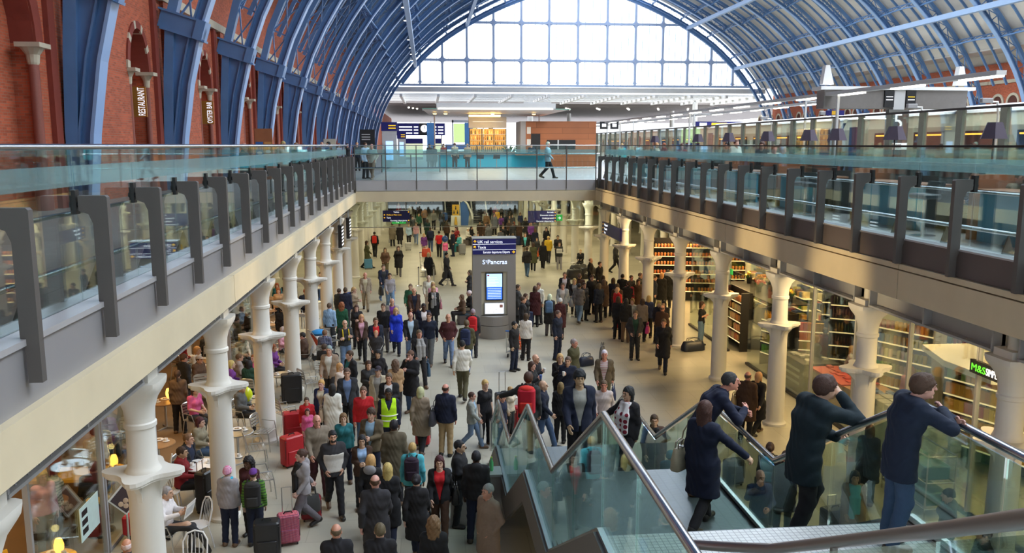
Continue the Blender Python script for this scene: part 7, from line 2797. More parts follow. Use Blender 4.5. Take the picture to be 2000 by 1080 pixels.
11.9 33.05 -70 1.85 stand m jacket T k short k 4 - 2 5.68|dark-haired man in orange-brown leaning over at the bar booths
11.7 31.59 20 1.95 sit m shirt w k short a 1 - 2 6.15|person in white next to the man in orange-brown
11.7 28.94 -42 1.95 sit f jacket k k bob s 1 - 2 6.06|dark-haired woman in black at the bar booths, middle of the right balcony
11.7 27.99 7 1.95 sit m jumper N k short S 5 - 2 5.94|man in blue and white striped jumper beside the dark-haired woman
11.7 27.31 37 1.95 sit f shirt L k short i 1 - 2 5.92|fair person in pale blue to the right of the striped jumper
10.85 15.89 -94 1.57 sit f shirt b k bob u 1 - 1 5.68|woman in blue flowered top at the nearest bar booth
10.85 14.76 24 1.65 sit m jacket t k short s 5 - 1 5.68|person in tan facing the blue flowered top at the nearest booth
11.9 51.52 -13 1.83 stand f jacket E k short h 1 - 2 5.68|person in pale turquoise at the far end of the right balcony bar
"""
# x y facing height pose build garment colours hair hair-colour skin shirt detail level|label
FOLK = []
for ln in FOLK_TABLE.strip().split(chr(10)):
	a, lab = ln.split('|')
	a = a.split()
	FOLK.append((*map(float, a[:4]), *a[4:11], lab, int(a[11]), None if a[12] == '-' else a[12], int(a[13]), float(a[14])))
for (X, Y, rz, h, pose, sex, top, tc, bc, hair, hc, label, skin, inner, lod, Z) in FOLK:
	PEOPLE.append(person(X, Y, rz, h, pose, sex, top, tc, bc, hair, hc, label, skin, inner, lod, Z))
WHO = {p["label"]: p for p in PEOPLE}
# ------------------------------------------------------------------ clothing details on particular people
def scarf_mesh(pose, sex, m, wide=1.0):
	k = ('scarf', pose, sex, m)
	if k in MESH:
		return MESH[k]
	s = fig(pose, sex)
	nk, ch = s.nk, s.ch

	def f(P):
		x, y, z = P
		q = np.sqrt((np.sqrt(x * x + (y - nk[1] + .01) ** 2) - .088) ** 2 + (z - nk[2] + .035) ** 2) - .034
		for sx in (-1, 1):
			yy = ch[1] - .165
			q = smin(q, seg(P, (sx * .055, nk[1] - .09, nk[2] - .04), (sx * .06 * wide, yy, ch[2] - .02), .035, .046 * wide, 1.5), .03)
			q = smin(q, seg(P, (sx * .06 * wide, yy, ch[2] - .02), (sx * .06 * wide, yy - .01, s.pel[2] - .02 + .05 * sx), .046 * wide, .046 * wide, 1.5), .03)
		return q + .004 * np.sin(60 * x + 6 * z)
	MESH[k] = to_mesh('scarf', [nets(f, (-.26, ch[1] - .30, s.pel[2] - .16), (.26, nk[1] + .18, nk[2] + .08), .011)], m)
	return MESH[k]


def dots_mat():
	m = bpy.data.materials.new('dotted_scarf')
	n, l = nodes(m)
	p = n['Principled BSDF']
	p.inputs['Roughness'].default_value = .9
	tc = n.new('ShaderNodeTexCoord')
	vo = n.new('ShaderNodeTexVoronoi')
	vo.inputs['Scale'].default_value = 9.5
	vo.inputs['Randomness'].default_value = .35
	l.new(tc.outputs['Object'], vo.inputs['Vector'])
	lt = n.new('ShaderNodeMath')
	lt.operation = 'LESS_THAN'
	lt.inputs[1].default_value = .36
	l.new(vo.outputs['Distance'], lt.inputs[0])
	mx = n.new('ShaderNodeMix')
	mx.data_type = 'RGBA'
	mx.inputs[6].default_value = (.72, .70, .70, 1)
	mx.inputs[7].default_value = (.22, .012, .03, 1)
	l.new(lt.outputs[0], mx.inputs[0])
	l.new(mx.outputs[2], p.inputs['Base Color'])
	M['dotted_scarf'] = m


def check_mat(name, a, b, c, k):
	m = bpy.data.materials.new(name)
	n, l = nodes(m)
	p = n['Principled BSDF']
	p.inputs['Roughness'].default_value = .9
	tc = n.new('ShaderNodeTexCoord')
	last = None
	for i, (d, colr) in enumerate((('X', b), ('Z', c))):
		wv = n.new('ShaderNodeTexWave')
		wv.bands_direction = d
		wv.inputs['Scale'].default_value = k
		l.new(tc.outputs['Object'], wv.inputs['Vector'])
		mx = n.new('ShaderNodeMix')
		mx.data_type = 'RGBA'
		if last is None:
			mx.inputs[6].default_value = (*a, 1)
		else:
			l.new(last.outputs[2], mx.inputs[6])
		mx.inputs[7].default_value = (*colr, 1)
		mr = n.new('ShaderNodeMapRange')
		mr.inputs[1].default_value = .55
		mr.inputs[2].default_value = .7
		mr.inputs[4].default_value = .75
		l.new(wv.outputs['Fac'], mr.inputs[0])
		l.new(mr.outputs[0], mx.inputs[0])
		last = mx
	l.new(last.outputs[2], p.inputs['Base Color'])
	M[name] = m


dots_mat()
check_mat('grey_check', (.45, .45, .45), (.10, .10, .10), (.18, .18, .18), 8)
check_mat('pink_check', (.75, .55, .65), (.30, .06, .30), (.65, .10, .25), 14)
check_mat('green_stripe', (.10, .26, .03), (.10, .26, .03), (.02, .03, .03), 5)
check_mat('cream_stripe', (.65, .62, .50), (.65, .62, .50), (.10, .16, .10), 5)
check_mat('navy_check', (.015, .025, .10), (.25, .28, .4), (.2, .22, .3), 6)
check_mat('leaf_pattern', (.45, .03, .06), (.75, .35, .40), (.03, .03, .10), 14)
check_mat('red_stripe', (.65, .62, .62), (.65, .62, .62), (.35, .02, .06), 7)


def W(start):
	return next(p for l, p in WHO.items() if l.startswith(start))


def kid(p, *names):
	return [c for c in p.children if c.name.split('.')[0] in names]


def row(p):
	return next(r for r in FOLK if r[11] == p['label'])


def repaint(p, part, m):
	"""gives one garment of a person a patterned cloth of its own"""
	for c in kid(p, part):
		me = c.data.copy()
		me.materials[0] = M[m]
		c.data = me


def wear(p, name, me, color=None):
	return link(name, me, p, color)


for st, m, wd in (('young woman in black with a white', 'dotted_scarf', 1.15), ('man in black coat with grey checked', 'grey_check', 1.1), ('woman in long black coat with grey', 'grey_check', .9)):
	p = W(st)
	r = row(p)
	wear(p, 'scarf', scarf_mesh(r[4], r[5], m, wd))
for st, c in (('man in dark scarf', (.01, .01, .012)), ('woman in grey hooded', (.02, .02, .022)), ('dark-haired woman in beige coat', (.18, .55, .55))):
	p = W(st)
	r = row(p)
	wear(p, 'scarf', scarf_mesh(r[4], r[5], 'cloth', .8), c)
p = W('dark-skinned man wearing a fluorescent')
v = wear(p, 'safety_vest', top_mesh('stand', 'm', 'vest', 1), (.55, .95, .02))
s = MB()
for z in (1.02, 1.14):
	s.tube([(.205 * math.cos(a), .168 * math.sin(a), z) for a in [PI + PI * i / 12 for i in range(13)]], .014, 5)
s.build('reflective_band', 'ceramic', v)
p = W('bearded man in black and white')
wear(p, 'pale_panel', top_mesh('walkpocket', 'm', 'panel', 1), (.66, .63, .58))
s = MB()
h = fig('walkpocket', 'm').hd
s.ball((h[0], h[1] - .058, h[2] - .072), (.058, .046, .045), 12, 8)
s.build('beard', 'hair', p, True, color=(.012, .01, .01))
repaint(W('girl in pale grey hooded'), 'hat', 'pink_check')
repaint(W('boy in purple cap'), 'jumper', 'green_stripe')
repaint(W('woman in green and cream striped'), 'shirt', 'cream_stripe')
repaint(W('man in navy checked shirt'), 'shirt', 'navy_check')
repaint(W('man in blue and white striped'), 'jumper', 'cream_stripe')
repaint(W('woman in blue flowered'), 'shirt', 'navy_check')
repaint(W('older man in olive jacket over striped'), 'shirt', 'red_stripe')
p = W('small girl in pink')
c = fig('stand', 'f').hd
MB().tube([(c[0] + .09 * math.cos(a), c[1] + .018, c[2] + .03 + .098 * math.sin(a)) for a in [PI * i / 10 for i in range(11)]], .012, 6).build('headband', 'cloth', p, True, color=(.75, .2, .35))
p = W('boy in red') if any(l.startswith('boy in red') for l in WHO) else None
p = W('bald man with folded arms')
s = MB()
for sx in (-1, 1):
	s.tube([(sx * .09, -.175, 1.10), (sx * .10, -.17, 1.28), (sx * .10, -.11, 1.43), (sx * .10, .0, 1.47), (sx * .10, .12, 1.40), (sx * .09, .16, 1.15)], .017, 6)
s.build('yellow_straps', 'cloth', p, True, color=(.75, .55, .03))
p = W('girl in pale grey hooded')
n = fig('stand', 'f').nk
MB().tube([(.10 * math.cos(a), n[1] + .02 + .09 * math.sin(a), n[2] - .0 + .01 * math.sin(a)) for a in [2 * PI * i / 14 for i in range(15)]], .022, 8).build('hood_lining', 'cloth', p, True, color=(.02, .42, .62))
p = W('blonde woman in black jacket with a grey')
n = fig('walk', 'f').nk
MB().ball((0, n[1] + .10, n[2] - .03), (.13, .07, .10), 14, 9).build('grey_hood', 'cloth', p, True, color=(.28, .28, .30))
p = W('fair-haired boy in dark grey')
s = MB()
f = fig('pocket', 'm')
for sd in 'LR':
	a, b = Vector(getattr(f, 'e' + sd)), Vector(getattr(f, 'w' + sd))
	s.tube([a + Vector((0, -.066, .05)), a + Vector((0, -.06, 0)), b + Vector((0, -.05, .02))], .012, 5)
s.build('sleeve_stripe', 'cloth', p, True, color=(.6, .6, .58))

# ------------------------------------------------------------------ luggage and bags
rad = lambda p: p.rotation_euler.z


def spot(p, dx, dy, dz=0.0):
	"""a point given in the person's own frame (facing -y), in world space"""
	k, a = p.scale[0], rad(p)
	c, s_ = math.cos(a), math.sin(a)
	return (p.location.x + k * (dx * c - dy * s_), p.location.y + k * (dx * s_ + dy * c), p.location.z + k * dz)


def suitcase(label, loc, rz, h=.62, w_=.40, d=.24, color=(.012, .012, .014), handle=.42, soft=True, m='leather'):
	t = thing('suitcase', label, 'suitcase', loc, rz)
	b = MB().rbox(-w_ / 2, w_ / 2, -d / 2, d / 2, .05, h, .06, 4).build('body', m, t, True, 35, color)
	MB().rbox(-w_ * .38, w_ * .38, -d / 2 - .03, -d / 2 + .02, .10, h * .55, .02, 2).build('front_pocket', m, b, True, 35, color)
	s = MB()
	s.tube([(-w_ / 2 + .005, -d / 2 + .02, h * .3), (-w_ / 2, -d / 2 + .015, h - .08), (w_ / 2, -d / 2 + .015, h - .08), (w_ / 2 - .005, -d / 2 + .02, h * .3)], .006, 5)
	s.build('zip', 'dark_metal', b)
	for x in (-w_ * .36, w_ * .36):
		for y in (-d * .3, d * .3):
			MB().tube([(x - .015, y, .03), (x + .015, y, .03)], .03, 10).build('wheel', 'black', t)
	if handle:
		MB().tube([(-.09, d * .36, h - .02), (-.09, d * .36, h + handle), (.09, d * .36, h + handle), (.09, d * .36, h - .02)], .010, 6).build('handle', 'aluminium', t, True)
	MB().tube([(-.08, 0, h - .005), (-.06, 0, h + .035), (.06, 0, h + .035), (.08, 0, h - .005)], .012, 6).build('grab_handle', 'black', t, True)
	return t


def backpack(label, p, color, color2=None, sc=1.0, big=False):
	f = fig(row(p)[4], row(p)[5])
	y0 = f.ch[1] + .155
	t = thing('backpack', label, 'backpack', spot(p, 0, y0 + .08, f.ch[2] - .05), rad(p))
	t.scale = (p.scale[0] * sc,) * 3
	c2 = color2 or color
	b = MB().rbox(-.155, .155, -.09, .10, -.24, .22, .07, 4).build('body', 'cloth', t, True, 40, color)
	MB().rbox(-.115, .115, .09, .15, -.20, .0, .04, 3).build('front_pocket', 'cloth', t, True, 40, c2)
	MB().ball((0, 0, .21), (.145, .09, .06), 14, 8).build('lid', 'cloth', t, True, 40, c2)
	s = MB()
	for sx in (-1, 1):
		s.tube([(sx * .10, -.08, .20), (sx * .10, -.12, .26), (sx * .105, -.22, .235), (sx * .11, -.335, .08), (sx * .13, -.24, -.10), (sx * .12, -.09, -.18)], .016, 6)
	s.build('strap', 'cloth', t, True, 40, (.02, .02, .02))
	MB().tube([(-.03, -.05, .25), (0, -.05, .285), (.03, -.05, .25)], .008, 5).build('loop', 'black', t)
	return t


def bag(label, loc, rz, w_=.34, h=.26, d=.12, color=(.02, .02, .02), strap=.22, m='leather', kind='handbag', cat='bag'):
	t = thing(kind, label, cat, loc, rz)
	rings = []
	for z, k, q in ((0, .90, .9), (.02, 1, 1), (h * .5, .98, .95), (h * .92, .86, .55), (h, .80, .35)):
		rings.append([(w_ / 2 * k * math.copysign(abs(math.cos(a)) ** .45, math.cos(a)), d / 2 * q * math.copysign(abs(math.sin(a)) ** .6, math.sin(a)), z) for a in [2 * PI * i / 20 for i in range(20)]])
	b = MB().loft(rings).build('body', m, t, True, 50, color)
	for y in (-d * .15, d * .15):
		MB().tube([(-w_ * .28, y, h * .95), (-w_ * .24, y, h + strap * .7), (0, y, h + strap), (w_ * .24, y, h + strap * .7), (w_ * .28, y, h * .95)], .010, 6).build('strap', m, t, True, 50, tuple(c * .7 for c in color))
	MB().box(-.02, .02, -d * .3, d * .3, h - .01, h + .012).build('clasp', 'aluminium', b)
	return t


def hand_bag(label, p, side, color, **k):
	f = fig(row(p)[4], row(p)[5])
	w_ = getattr(f, 'w' + side)
	h, st = k.get('h', .26), k.get('strap', .22)
	z = w_[2] - .10
	q = spot(p, w_[0] * 1.1, w_[1] - .03, z)
	return bag(label, (q[0], q[1], q[2] - (h + st) + .01), rad(p) + PI / 2, color=color, **k)


def side_bag(label, p, side, color, **k):
	f = fig(row(p)[4], row(p)[5])
	sx = 1 if side == 'L' else -1
	h = k.get('h', .26)
	q = spot(p, sx * .30, .06, f.pel[2] - .05)
	t = bag(label, (q[0], q[1], q[2] - h * .4), rad(p) + PI / 2, color=color, strap=.10, **k)
	s = MB()
	t2 = MB().tube([(0, 0, h), (-.02, sx * .02, h + .2), (-.04, sx * .11, f.shL[2] - f.pel[2] + .10 + h * .4)], .010, 5).build('shoulder_strap', 'leather', t, True, 50, tuple(c * .7 for c in color))
	return t


def trail(label, p, **k):
	q = spot(p, -.28, .62)
	return suitcase(label, (q[0], q[1], 0), rad(p), **k)


suitcase('big black upright suitcase standing beside the third cafe column', (-4.03, 24.3, 0), .2, .86, .58, .34, handle=0)
suitcase('pink and navy leaf-patterned cabin case pulled by the woman in grey', (-2.70, 15.30, 0), .25, .60, .40, .26, m='leaf_pattern', handle=.48)
suitcase('black wheeled rucksack case behind the purple-capped boy', (-2.98, 14.72, 0), .1, .74, .46, .30, handle=0)
suitcase('red suitcase standing behind the second cafe column, upper one', (-3.45, 20.9, 0), .3, .80, .52, .30, (.42, .012, .02), 0)
suitcase('red suitcase with handles leaning by the cafe chairs, lower one', (-3.25, 19.3, 0), .7, .74, .50, .30, (.42, .012, .02), 0)
suitcase('dark red case behind the woman in grey with the patterned case', (-2.42, 16.3, 0), .2, .50, .40, .24, (.25, .01, .02), 0)
suitcase('tall black case with dark cover beside the paper-covered cafe table', (-4.62, 16.9, 0), 1.2, .88, .36, .26, handle=.2)
suitcase('dark blue upright suitcase with raised handle beside the right queue', (4.02, 33.9, 0), 0, .66, .44, .26, (.015, .03, .09), .55)
suitcase('bright red suitcase held by the person in olive coat', (2.95 + 1.25, 46.2, 0), .1, .72, .42, .26, (.62, .03, .015), .3)
suitcase('pale grey suitcase pulled by the man in brown coat, far floor', (2.28, 57.5, 0), .1, .72, .46, .28, (.32, .33, .36), .35)
suitcase('black case of the man in olive jacket at the far end', (2.0, 84.5, 0), .1, .72, .5, .3, handle=.3)
suitcase('white case standing left of the far aisle, nearer one', (-2.05, 58.6, 0), .1, .6, .36, .25, (.62, .62, .60), 0)
suitcase('white case standing left of the far aisle, right one', (-1.45, 60.2, 0), .1, .55, .42, .25, (.55, .55, .54), 0)
suitcase('sky blue case pulled by the person with bright red backpack', (-3.65, 51.2, 0), .1, .62, .5, .3, (.10, .30, .52), .3)
suitcase('navy case with raised handle in the far right crowd', (6.6, 62.5, 0), .1, .7, .45, .28, (.012, .025, .09), .5)
suitcase('red tilted suitcase in front of the couple with white cups', (2.35, 21.3, 0), .5, .66, .46, .26, (.42, .012, .02), .2)
suitcase('black suitcase with raised handle behind the red tilted one', (1.98, 22.3, 0), .3, .72, .46, .28, handle=.55)
q = W('blonde woman in black coat holding the handle')
suitcase('black upright suitcase held by the blonde woman near the right column', (6.60, 17.15, 0), .2, .60, .44, .26, handle=.55)
suitcase('large grey case behind the stair glass on the right', (7.35, 14.0, 0), .2, .85, .5, .3, (.10, .11, .13), .2)
suitcase('dark red case pulled by the woman in khaki coat', (spot(W('short-haired blonde woman in khaki'), .1, -.55)[0], spot(W('short-haired blonde woman in khaki'), .1, -.55)[1], 0), 2.9, .52, .36, .24, (.45, .02, .03), .45)
suitcase('dark case of the woman by the far right queue, half hidden', (5.9, 36.8, 0), 0, .9, .42, .3, (.02, .02, .025), .1)

backpack('bright red backpack on the youth at the stair rail', W('youth with a big red'), (.48, .012, .03), (.62, .03, .02), 1.12)
backpack('navy backpack on the man in olive jacket walking past the pillar', W('man in olive jacket with navy'), (.015, .025, .075), sc=1.0)
backpack('bright red backpack on the grey-haired person by the pillar', W('grey-haired person with red'), (.55, .015, .02), sc=1.05)
backpack('bright red backpack on the person far left pulling a blue case', W('person in black with bright red'), (.62, .03, .02))
backpack('dark backpack on the fair youth in turquoise', W('fair-haired youth in turquoise'), (.03, .015, .03))
backpack('black backpack with red side patches on the boy in the purple cap', W('boy in purple cap'), (.015, .015, .016), (.03, .03, .03), 1.1)
backpack('light blue backpack on the white-haired woman in dark coat', W('white-haired woman in long dark'), (.12, .22, .38))
backpack('pale grey backpack in the far right crowd', W('woman with pale grey backpack'), (.36, .38, .42))
backpack('dark blue backpack on the man beside the purple jacket', W('man with dark blue backpack'), (.02, .03, .08))
backpack('blue patterned rucksack on the woman by the far cafe columns', W('woman in grey-brown top'), (.05, .08, .25))
backpack('turquoise backpack behind the stair glass on the right', W('person with turquoise backpack'), (.01, .25, .32))

hand_bag('blue paper carrier bag held by the man with the checked scarf', W('man in black coat with grey checked'), 'L', (.04, .10, .18), w_=.40, h=.42, d=.14, strap=.12, m='paint', kind='carrier_bag')
hand_bag('white and blue plastic carrier held by the man with navy backpack', W('man in olive jacket with navy'), 'L', (.70, .74, .80), w_=.30, h=.42, d=.10, strap=.14, m='paint', kind='carrier_bag')
hand_bag('red shiny bag carried by the balding man in dark brown', W('balding older man in dark brown'), 'R', (.55, .02, .025), w_=.36, h=.36, d=.14, strap=.12, m='shiny')
side_bag('pink handbag beside the woman in black coat with the cup', W('woman in long black coat with grey'), 'L', (.60, .22, .28), w_=.34, h=.30)
hand_bag('black holdall carried by the striding man in the dark suit', W('man in dark suit striding'), 'L', (.015, .015, .016), w_=.56, h=.32, d=.26, strap=.12)
side_bag('dark shoulder bag of the blonde woman crossing the floor', W('blonde woman in black with shoulder'), 'R', (.02, .018, .016), w_=.36, h=.30)
hand_bag('brown-grey travel bag low beside the blonde woman crossing', W('blonde woman in black with shoulder'), 'R', (.10, .085, .06), w_=.46, h=.34, d=.2, strap=.1)
side_bag('cream handbag of the woman at the cafe edge', W('dark-haired woman with cream'), 'L', (.62, .56, .40), w_=.36, h=.28)
side_bag('tan leather satchel of the woman in white coat', W('black-haired woman in white coat'), 'L', (.36, .25, .16), w_=.36, h=.30)
side_bag('pale grey shoulder bag of the woman walking away on the right', W('woman in dark grey jacket with pale'), 'L', (.22, .23, .25), w_=.44, h=.34, d=.18)
hand_bag('bright pink handbag in the right queue', W('woman in patterned brown'), 'R', (.72, .05, .30), w_=.40, h=.28, d=.16, strap=.16, m='shiny')
hand_bag('turquoise bag held by the black-coated person near the shop end', W('person in black coat with turquoise'), 'R', (.02, .42, .42), w_=.36, h=.34, d=.12, strap=.12, m='shiny')
side_bag('orange bag of the woman beside the olive coat', W('woman in black coat with orange'), 'L', (.72, .12, .02), w_=.28, h=.26)
side_bag('black glossy handbag of the woman in the red jumper', W('dark red-haired woman'), 'L', (.012, .012, .013), w_=.36, h=.30, d=.16)
side_bag('canvas shoulder bag of the man in dark brown coat', W('bald-crowned man in dark brown coat'), 'L', (.34, .27, .17), w_=.38, h=.34, d=.14)
side_bag('flowery cream tote on the arm of the woman climbing the stairs', W('woman with long brown hair and navy'), 'L', (.45, .40, .28), w_=.34, h=.30, d=.14)
hand_bag('blue bag carried by the older man in olive jacket', W('older man in olive jacket over striped'), 'L', (.03, .05, .14), w_=.40, h=.34, d=.16, strap=.12)
hand_bag('black briefcase of the bearded man in hooded jacket', W('bearded man in dark hooded'), 'R', (.012, .012, .013), w_=.44, h=.40, d=.2, strap=.1)
hand_bag('white printed bag with black letters hanging from the woman in grey', W('woman in grey hooded jacket'), 'R', (.05, .05, .05), w_=.40, h=.36, d=.14, strap=.2)
side_bag('grey bag of the man in navy with tan trousers', W('balding man in navy jacket and tan'), 'L', (.05, .05, .065), w_=.42, h=.36, d=.16)
hand_bag('white carrier held by the fair woman near the stair rail', W('fair woman with tied-back'), 'R', (.60, .60, .58), w_=.3, h=.36, d=.1, strap=.14, m='paint', kind='carrier_bag')
hand_bag('pale handbag of the person with the black long coat in profile', W('person in drab coat'), 'L', (.3, .3, .3), w_=.3, h=.3)
bag('navy holdall on the floor by the man over the green top', (5.28, 27.6, 0), .4, .58, .30, .30, (.012, .02, .05), .14, kind='holdall')
bag('grey rucksack hanging beside the man over the green top', (5.75, 27.2, .35), 1.2, .40, .42, .2, (.14, .14, .14), .12, kind='rucksack')
bag('navy duffel on the floor at the feet of the woman leaning by the shop', (9.55, 29.3, 0), .2, .90, .36, .40, (.012, .018, .035), .12, kind='holdall')
bag('black rucksack on the floor beside the man in the brown raincoat', (-.22, 15.55, 0), .5, .42, .50, .28, (.015, .015, .016), .10, kind='rucksack')
for i, (x, y, s_, lab) in enumerate(((8.1, 46.2, 1.0, 'bulky black bag in the heap under the seated person, left one'), (8.9, 46.4, 1.1, 'bulky black bag with a pale curly print, right one of the heap'), (8.5, 47.2, 1.2, 'bulky black bag at the back of the heap'))):
	b = bag(lab, (x, y, 0), .2 * i, .95 * s_, .55 * s_, .6, (.012, .012, .013), .1, kind='holdall')
	if i == 1:
		s = MB()
		for k in range(9):
			a = k * .7
			s.tube([(-.25 + .06 * k + .05 * math.cos(a + q * .8), -.31, .28 + .08 * math.sin(2 * a) + .05 * math.sin(a + q * .8)) for q in range(5)], .008, 5)
		s.build('pale_print', 'ceramic', b)
t = thing('carrier_bag', 'bright yellow-green plastic bag on the cafe table behind the second column', 'bag', (-4.85, 22.0, .75))
MB().ball((0, 0, .2), (.2, .15, .22), 12, 8).build('body', 'shiny', t, True, 40, (.62, .72, .02))
MB().tube([(-.08, 0, .38), (0, 0, .5), (.08, 0, .38)], .015, 5).build('loop', 'paint', t, False, 40, (.55, .65, .02))
t = thing('carrier_bag', 'olive-green plastic bag on the wooden table by the man in magenta', 'bag', (-6.6, 22.2, .75))
MB().ball((0, 0, .18), (.24, .16, .2), 12, 8).build('body', 'shiny', t, True, 40, (.36, .42, .03))
MB().tube([(-.08, 0, .34), (0, 0, .45), (.08, 0, .34)], .015, 5).build('loop', 'paint', t, False, 40, (.3, .36, .02))

# luggage trolleys


def trolley(label, loc, rz):
	t = thing('luggage_trolley', label, 'trolley', loc, rz)
	s = MB()
	s.tube([(-.28, -.45, .14), (-.28, .35, .18), (-.28, .42, .95), (.28, .42, .95), (.28, .35, .18), (.28, -.45, .14), (-.28, -.45, .14)], .018, 6)
	for y in (-.3, -.1, .1):
		s.tube([(-.28, y, .155), (.28, y, .155)], .012, 5)
	for z in (.4, .65):
		s.tube([(-.28, .38, z), (.28, .38, z)], .012, 5)
	s.build('frame', 'aluminium', t, True)
	for x, y in ((-.24, -.35), (.24, -.35), (-.24, .33), (.24, .33)):
		MB().tube([(x - .02, y, .07), (x + .02, y, .07)], .07, 10).build('wheel', 'black', t)
	MB().tube([(-.3, .42, .97), (.3, .42, .97)], .025, 8).build('push_bar', 'banner_blue', t, True)
	return t


trolley('chrome luggage trolley with red case beside the first column', (-5.35, 15.9, 0), 1.6)
t = suitcase('red suitcase lying on the trolley beside the first column', (-5.55, 15.75, .18), 1.5, .42, .70, .36, (.50, .015, .02), 0)
t = suitcase('dark soft bag on top of the red trolley case', (-5.5, 16.1, .62), 1.5, .30, .5, .3, (.06, .03, .025), 0)
trolley('luggage trolley pushed by the woman in the white jacket', spot(W('woman in white jacket with a luggage'), .5, -.55)[:2] + (0,), rad(W('woman in white jacket with a luggage')))
q = spot(W('woman in white jacket with a luggage'), .5, -.6)
suitcase('orange-red boxy case on the trolley by the pillar', (q[0], q[1], .18), .3, .6, .4, .3, (.65, .10, .02), .3)
suitcase('black case on the floor at the right foot of the pillar', (3.25, 30.7, 0), .6, .5, .42, .3, handle=0)
trolley('luggage trolley with red round bag in the far left crowd', (-.15, 50.9, 0), .3)
t = bag('big round red bag on top of the far trolley', (-.15, 50.9, .75), .2, .55, .5, .4, (.60, .06, .02), .08, kind='holdall')
t = thing('balloon', 'dark blue balloon-like bundle next to the red round bag', 'balloon', (1.0, 51.5, 0))
MB().ball((0, 0, 1.75), (.19, .19, .21), 14, 10).build('body', 'shiny', t, True, 40, (.02, .08, .30))
MB().tube([(0, 0, 0), (0, 0, 1.3)], .01, 5).build('string', 'ceramic', t)

# pushchair by the cafe
t = thing('pushchair', 'colourful pushchair parked at the cafe edge by the fifth column', 'pushchair', (-3.75, 29.4, 0), 2.0)
s = MB()
for x in (-.22, .22):
	s.tube([(x, -.4, .12), (x, .1, .55), (x, .45, 1.05)], .015, 6)
	s.tube([(x, .35, .12), (x, -.05, .55)], .015, 6)
s.tube([(-.22, .45, 1.05), (.22, .45, 1.05)], .018, 6)
s.build('frame', 'aluminium', t, True)
MB().plate([(-.2, -.25, .42), (.2, -.25, .42), (.2, .1, .40), (-.2, .1, .40)], (0, 0, .05)).build('seat', 'cloth', t, color=(.05, .15, .55))
MB().plate([(-.2, .1, .42), (.2, .1, .42), (.2, .32, .9), (-.2, .32, .9)], (0, .05, 0)).build('backrest', 'cloth', t, color=(.6, .08, .03))
MB().ball((0, .12, .95), (.24, .28, .12), 12, 6).build('hood', 'cloth', t, True, color=(.03, .25, .6))
for x, y in ((-.22, -.4), (.22, -.4), (-.22, .35), (.22, .35)):
	MB().tube([(x - .02, y, .1), (x + .02, y, .1)], .1, 12).build('wheel', 'black', t)

# things held in hands
cup0 = None
for st, sd in (('bald man in black drinking', 'R'), ('dark-haired woman in black with a blue cup', 'R'), ('blonde woman in black holding a white cup', 'R'), ('dark-haired man in navy coat holding', 'R'), ('woman in long black coat with grey', 'R')):
	p = W(st)
	f = fig('cup', row(p)[5])
	q = spot(p, f.wR[0] + .03, f.wR[1] - .075, f.wR[2] + .0)
	blue = 'blue cup' in st
	lab = ('blue' if blue else 'white') + ' paper cup held by the ' + {'bald': 'bald man in black', 'dark-haired woman': 'dark-haired woman behind the red backpack', 'blonde': 'blonde woman in black', 'dark-haired man': 'dark-haired man in navy coat', 'woman': 'woman in the grey scarf'}[next(k for k in ('bald', 'dark-haired woman', 'blonde', 'dark-haired man', 'woman') if st.startswith(k))]
	t = thing('paper_cup', lab, 'cup', q, 0)
	MB().lathe([(.028, 0), (.038, .10), (.040, .10), (.036, .12), (.01, .12)], n=14).build('cup', 'paint', t, True, 40, (.05, .12, .4) if blue else (.75, .74, .72))
for st, lab in (('woman in pale top reading', 'white papers held by the woman in the queue'), ('woman in dark top and grey jeans', 'white papers held by the woman reading as she walks'), ('person with crossed legs', 'open newspaper held by the person with crossed legs')):
	p = W(st)
	f = fig(row(p)[4], row(p)[5])
	q = spot(p, 0, f.wL[1] - .10, f.wL[2])
	t = thing('newspaper' if 'news' in lab else 'paper_sheet', lab, 'paper', q, rad(p))
	b = MB().plate([(-.17, -.02, -.08), (.17, -.02, -.08), (.17, -.10, .20), (-.17, -.10, .20)], (0, .004, .001)).build('sheet', 'ceramic', t)
	MB().plate([(-.14, -.035, -.03), (.14, -.035, -.03), (.14, -.08, .12), (-.14, -.08, .12)], (0, .003, .001)).build('print', 'pale_grey', b)
p = W('bald man in blue shirt')
f = fig('ear', 'm')
q = spot(p, f.hd[0] - .10, f.hd[1] - .02, f.hd[2] - .06)
t = thing('mobile_phone', 'dark mobile phone at the ear of the man in blue shirt', 'phone', q, rad(p))
MB().rbox(-.006, .006, -.03, .03, -.06, .06, .005, 2).build('case', 'black', t)
MB().box(-.008, -.006, -.025, .025, -.05, .05).build('screen', 'train_window', t)
for i, (u, y) in enumerate(((-.62, 17.1), (-.02, 17.0))):
	x = .55 + i * .62
	t = thing('water_bottle', 'green-tinted water bottle by the stair glass, %s one' % ('left' if i == 0 else 'right'), 'bottle', (x, 15.9, 1.05))
	MB().lathe([(.035, 0), (.04, .02), (.04, .17), (.016, .23), (.016, .26)], n=12).build('body', 'shiny', t, True, 40, (.15, .6, .25))
	MB().lathe([(.018, .26), (.018, .285), (.002, .285)], n=10).build('cap', 'paint', t, True, 40, (.5, .75, .1))
t = thing('litter_bin', 'narrow grey metal bin by the foot of the stair glass that carries the green bottles', 'bin', (.85, 15.9, 0))
MB().box(-.5, .5, -.2, .2, 0, 1.0).build('body', 'kiosk_metal', t)
MB().box(-.52, .52, -.22, .22, 1.0, 1.05).build('top', 'steel_paint', t)

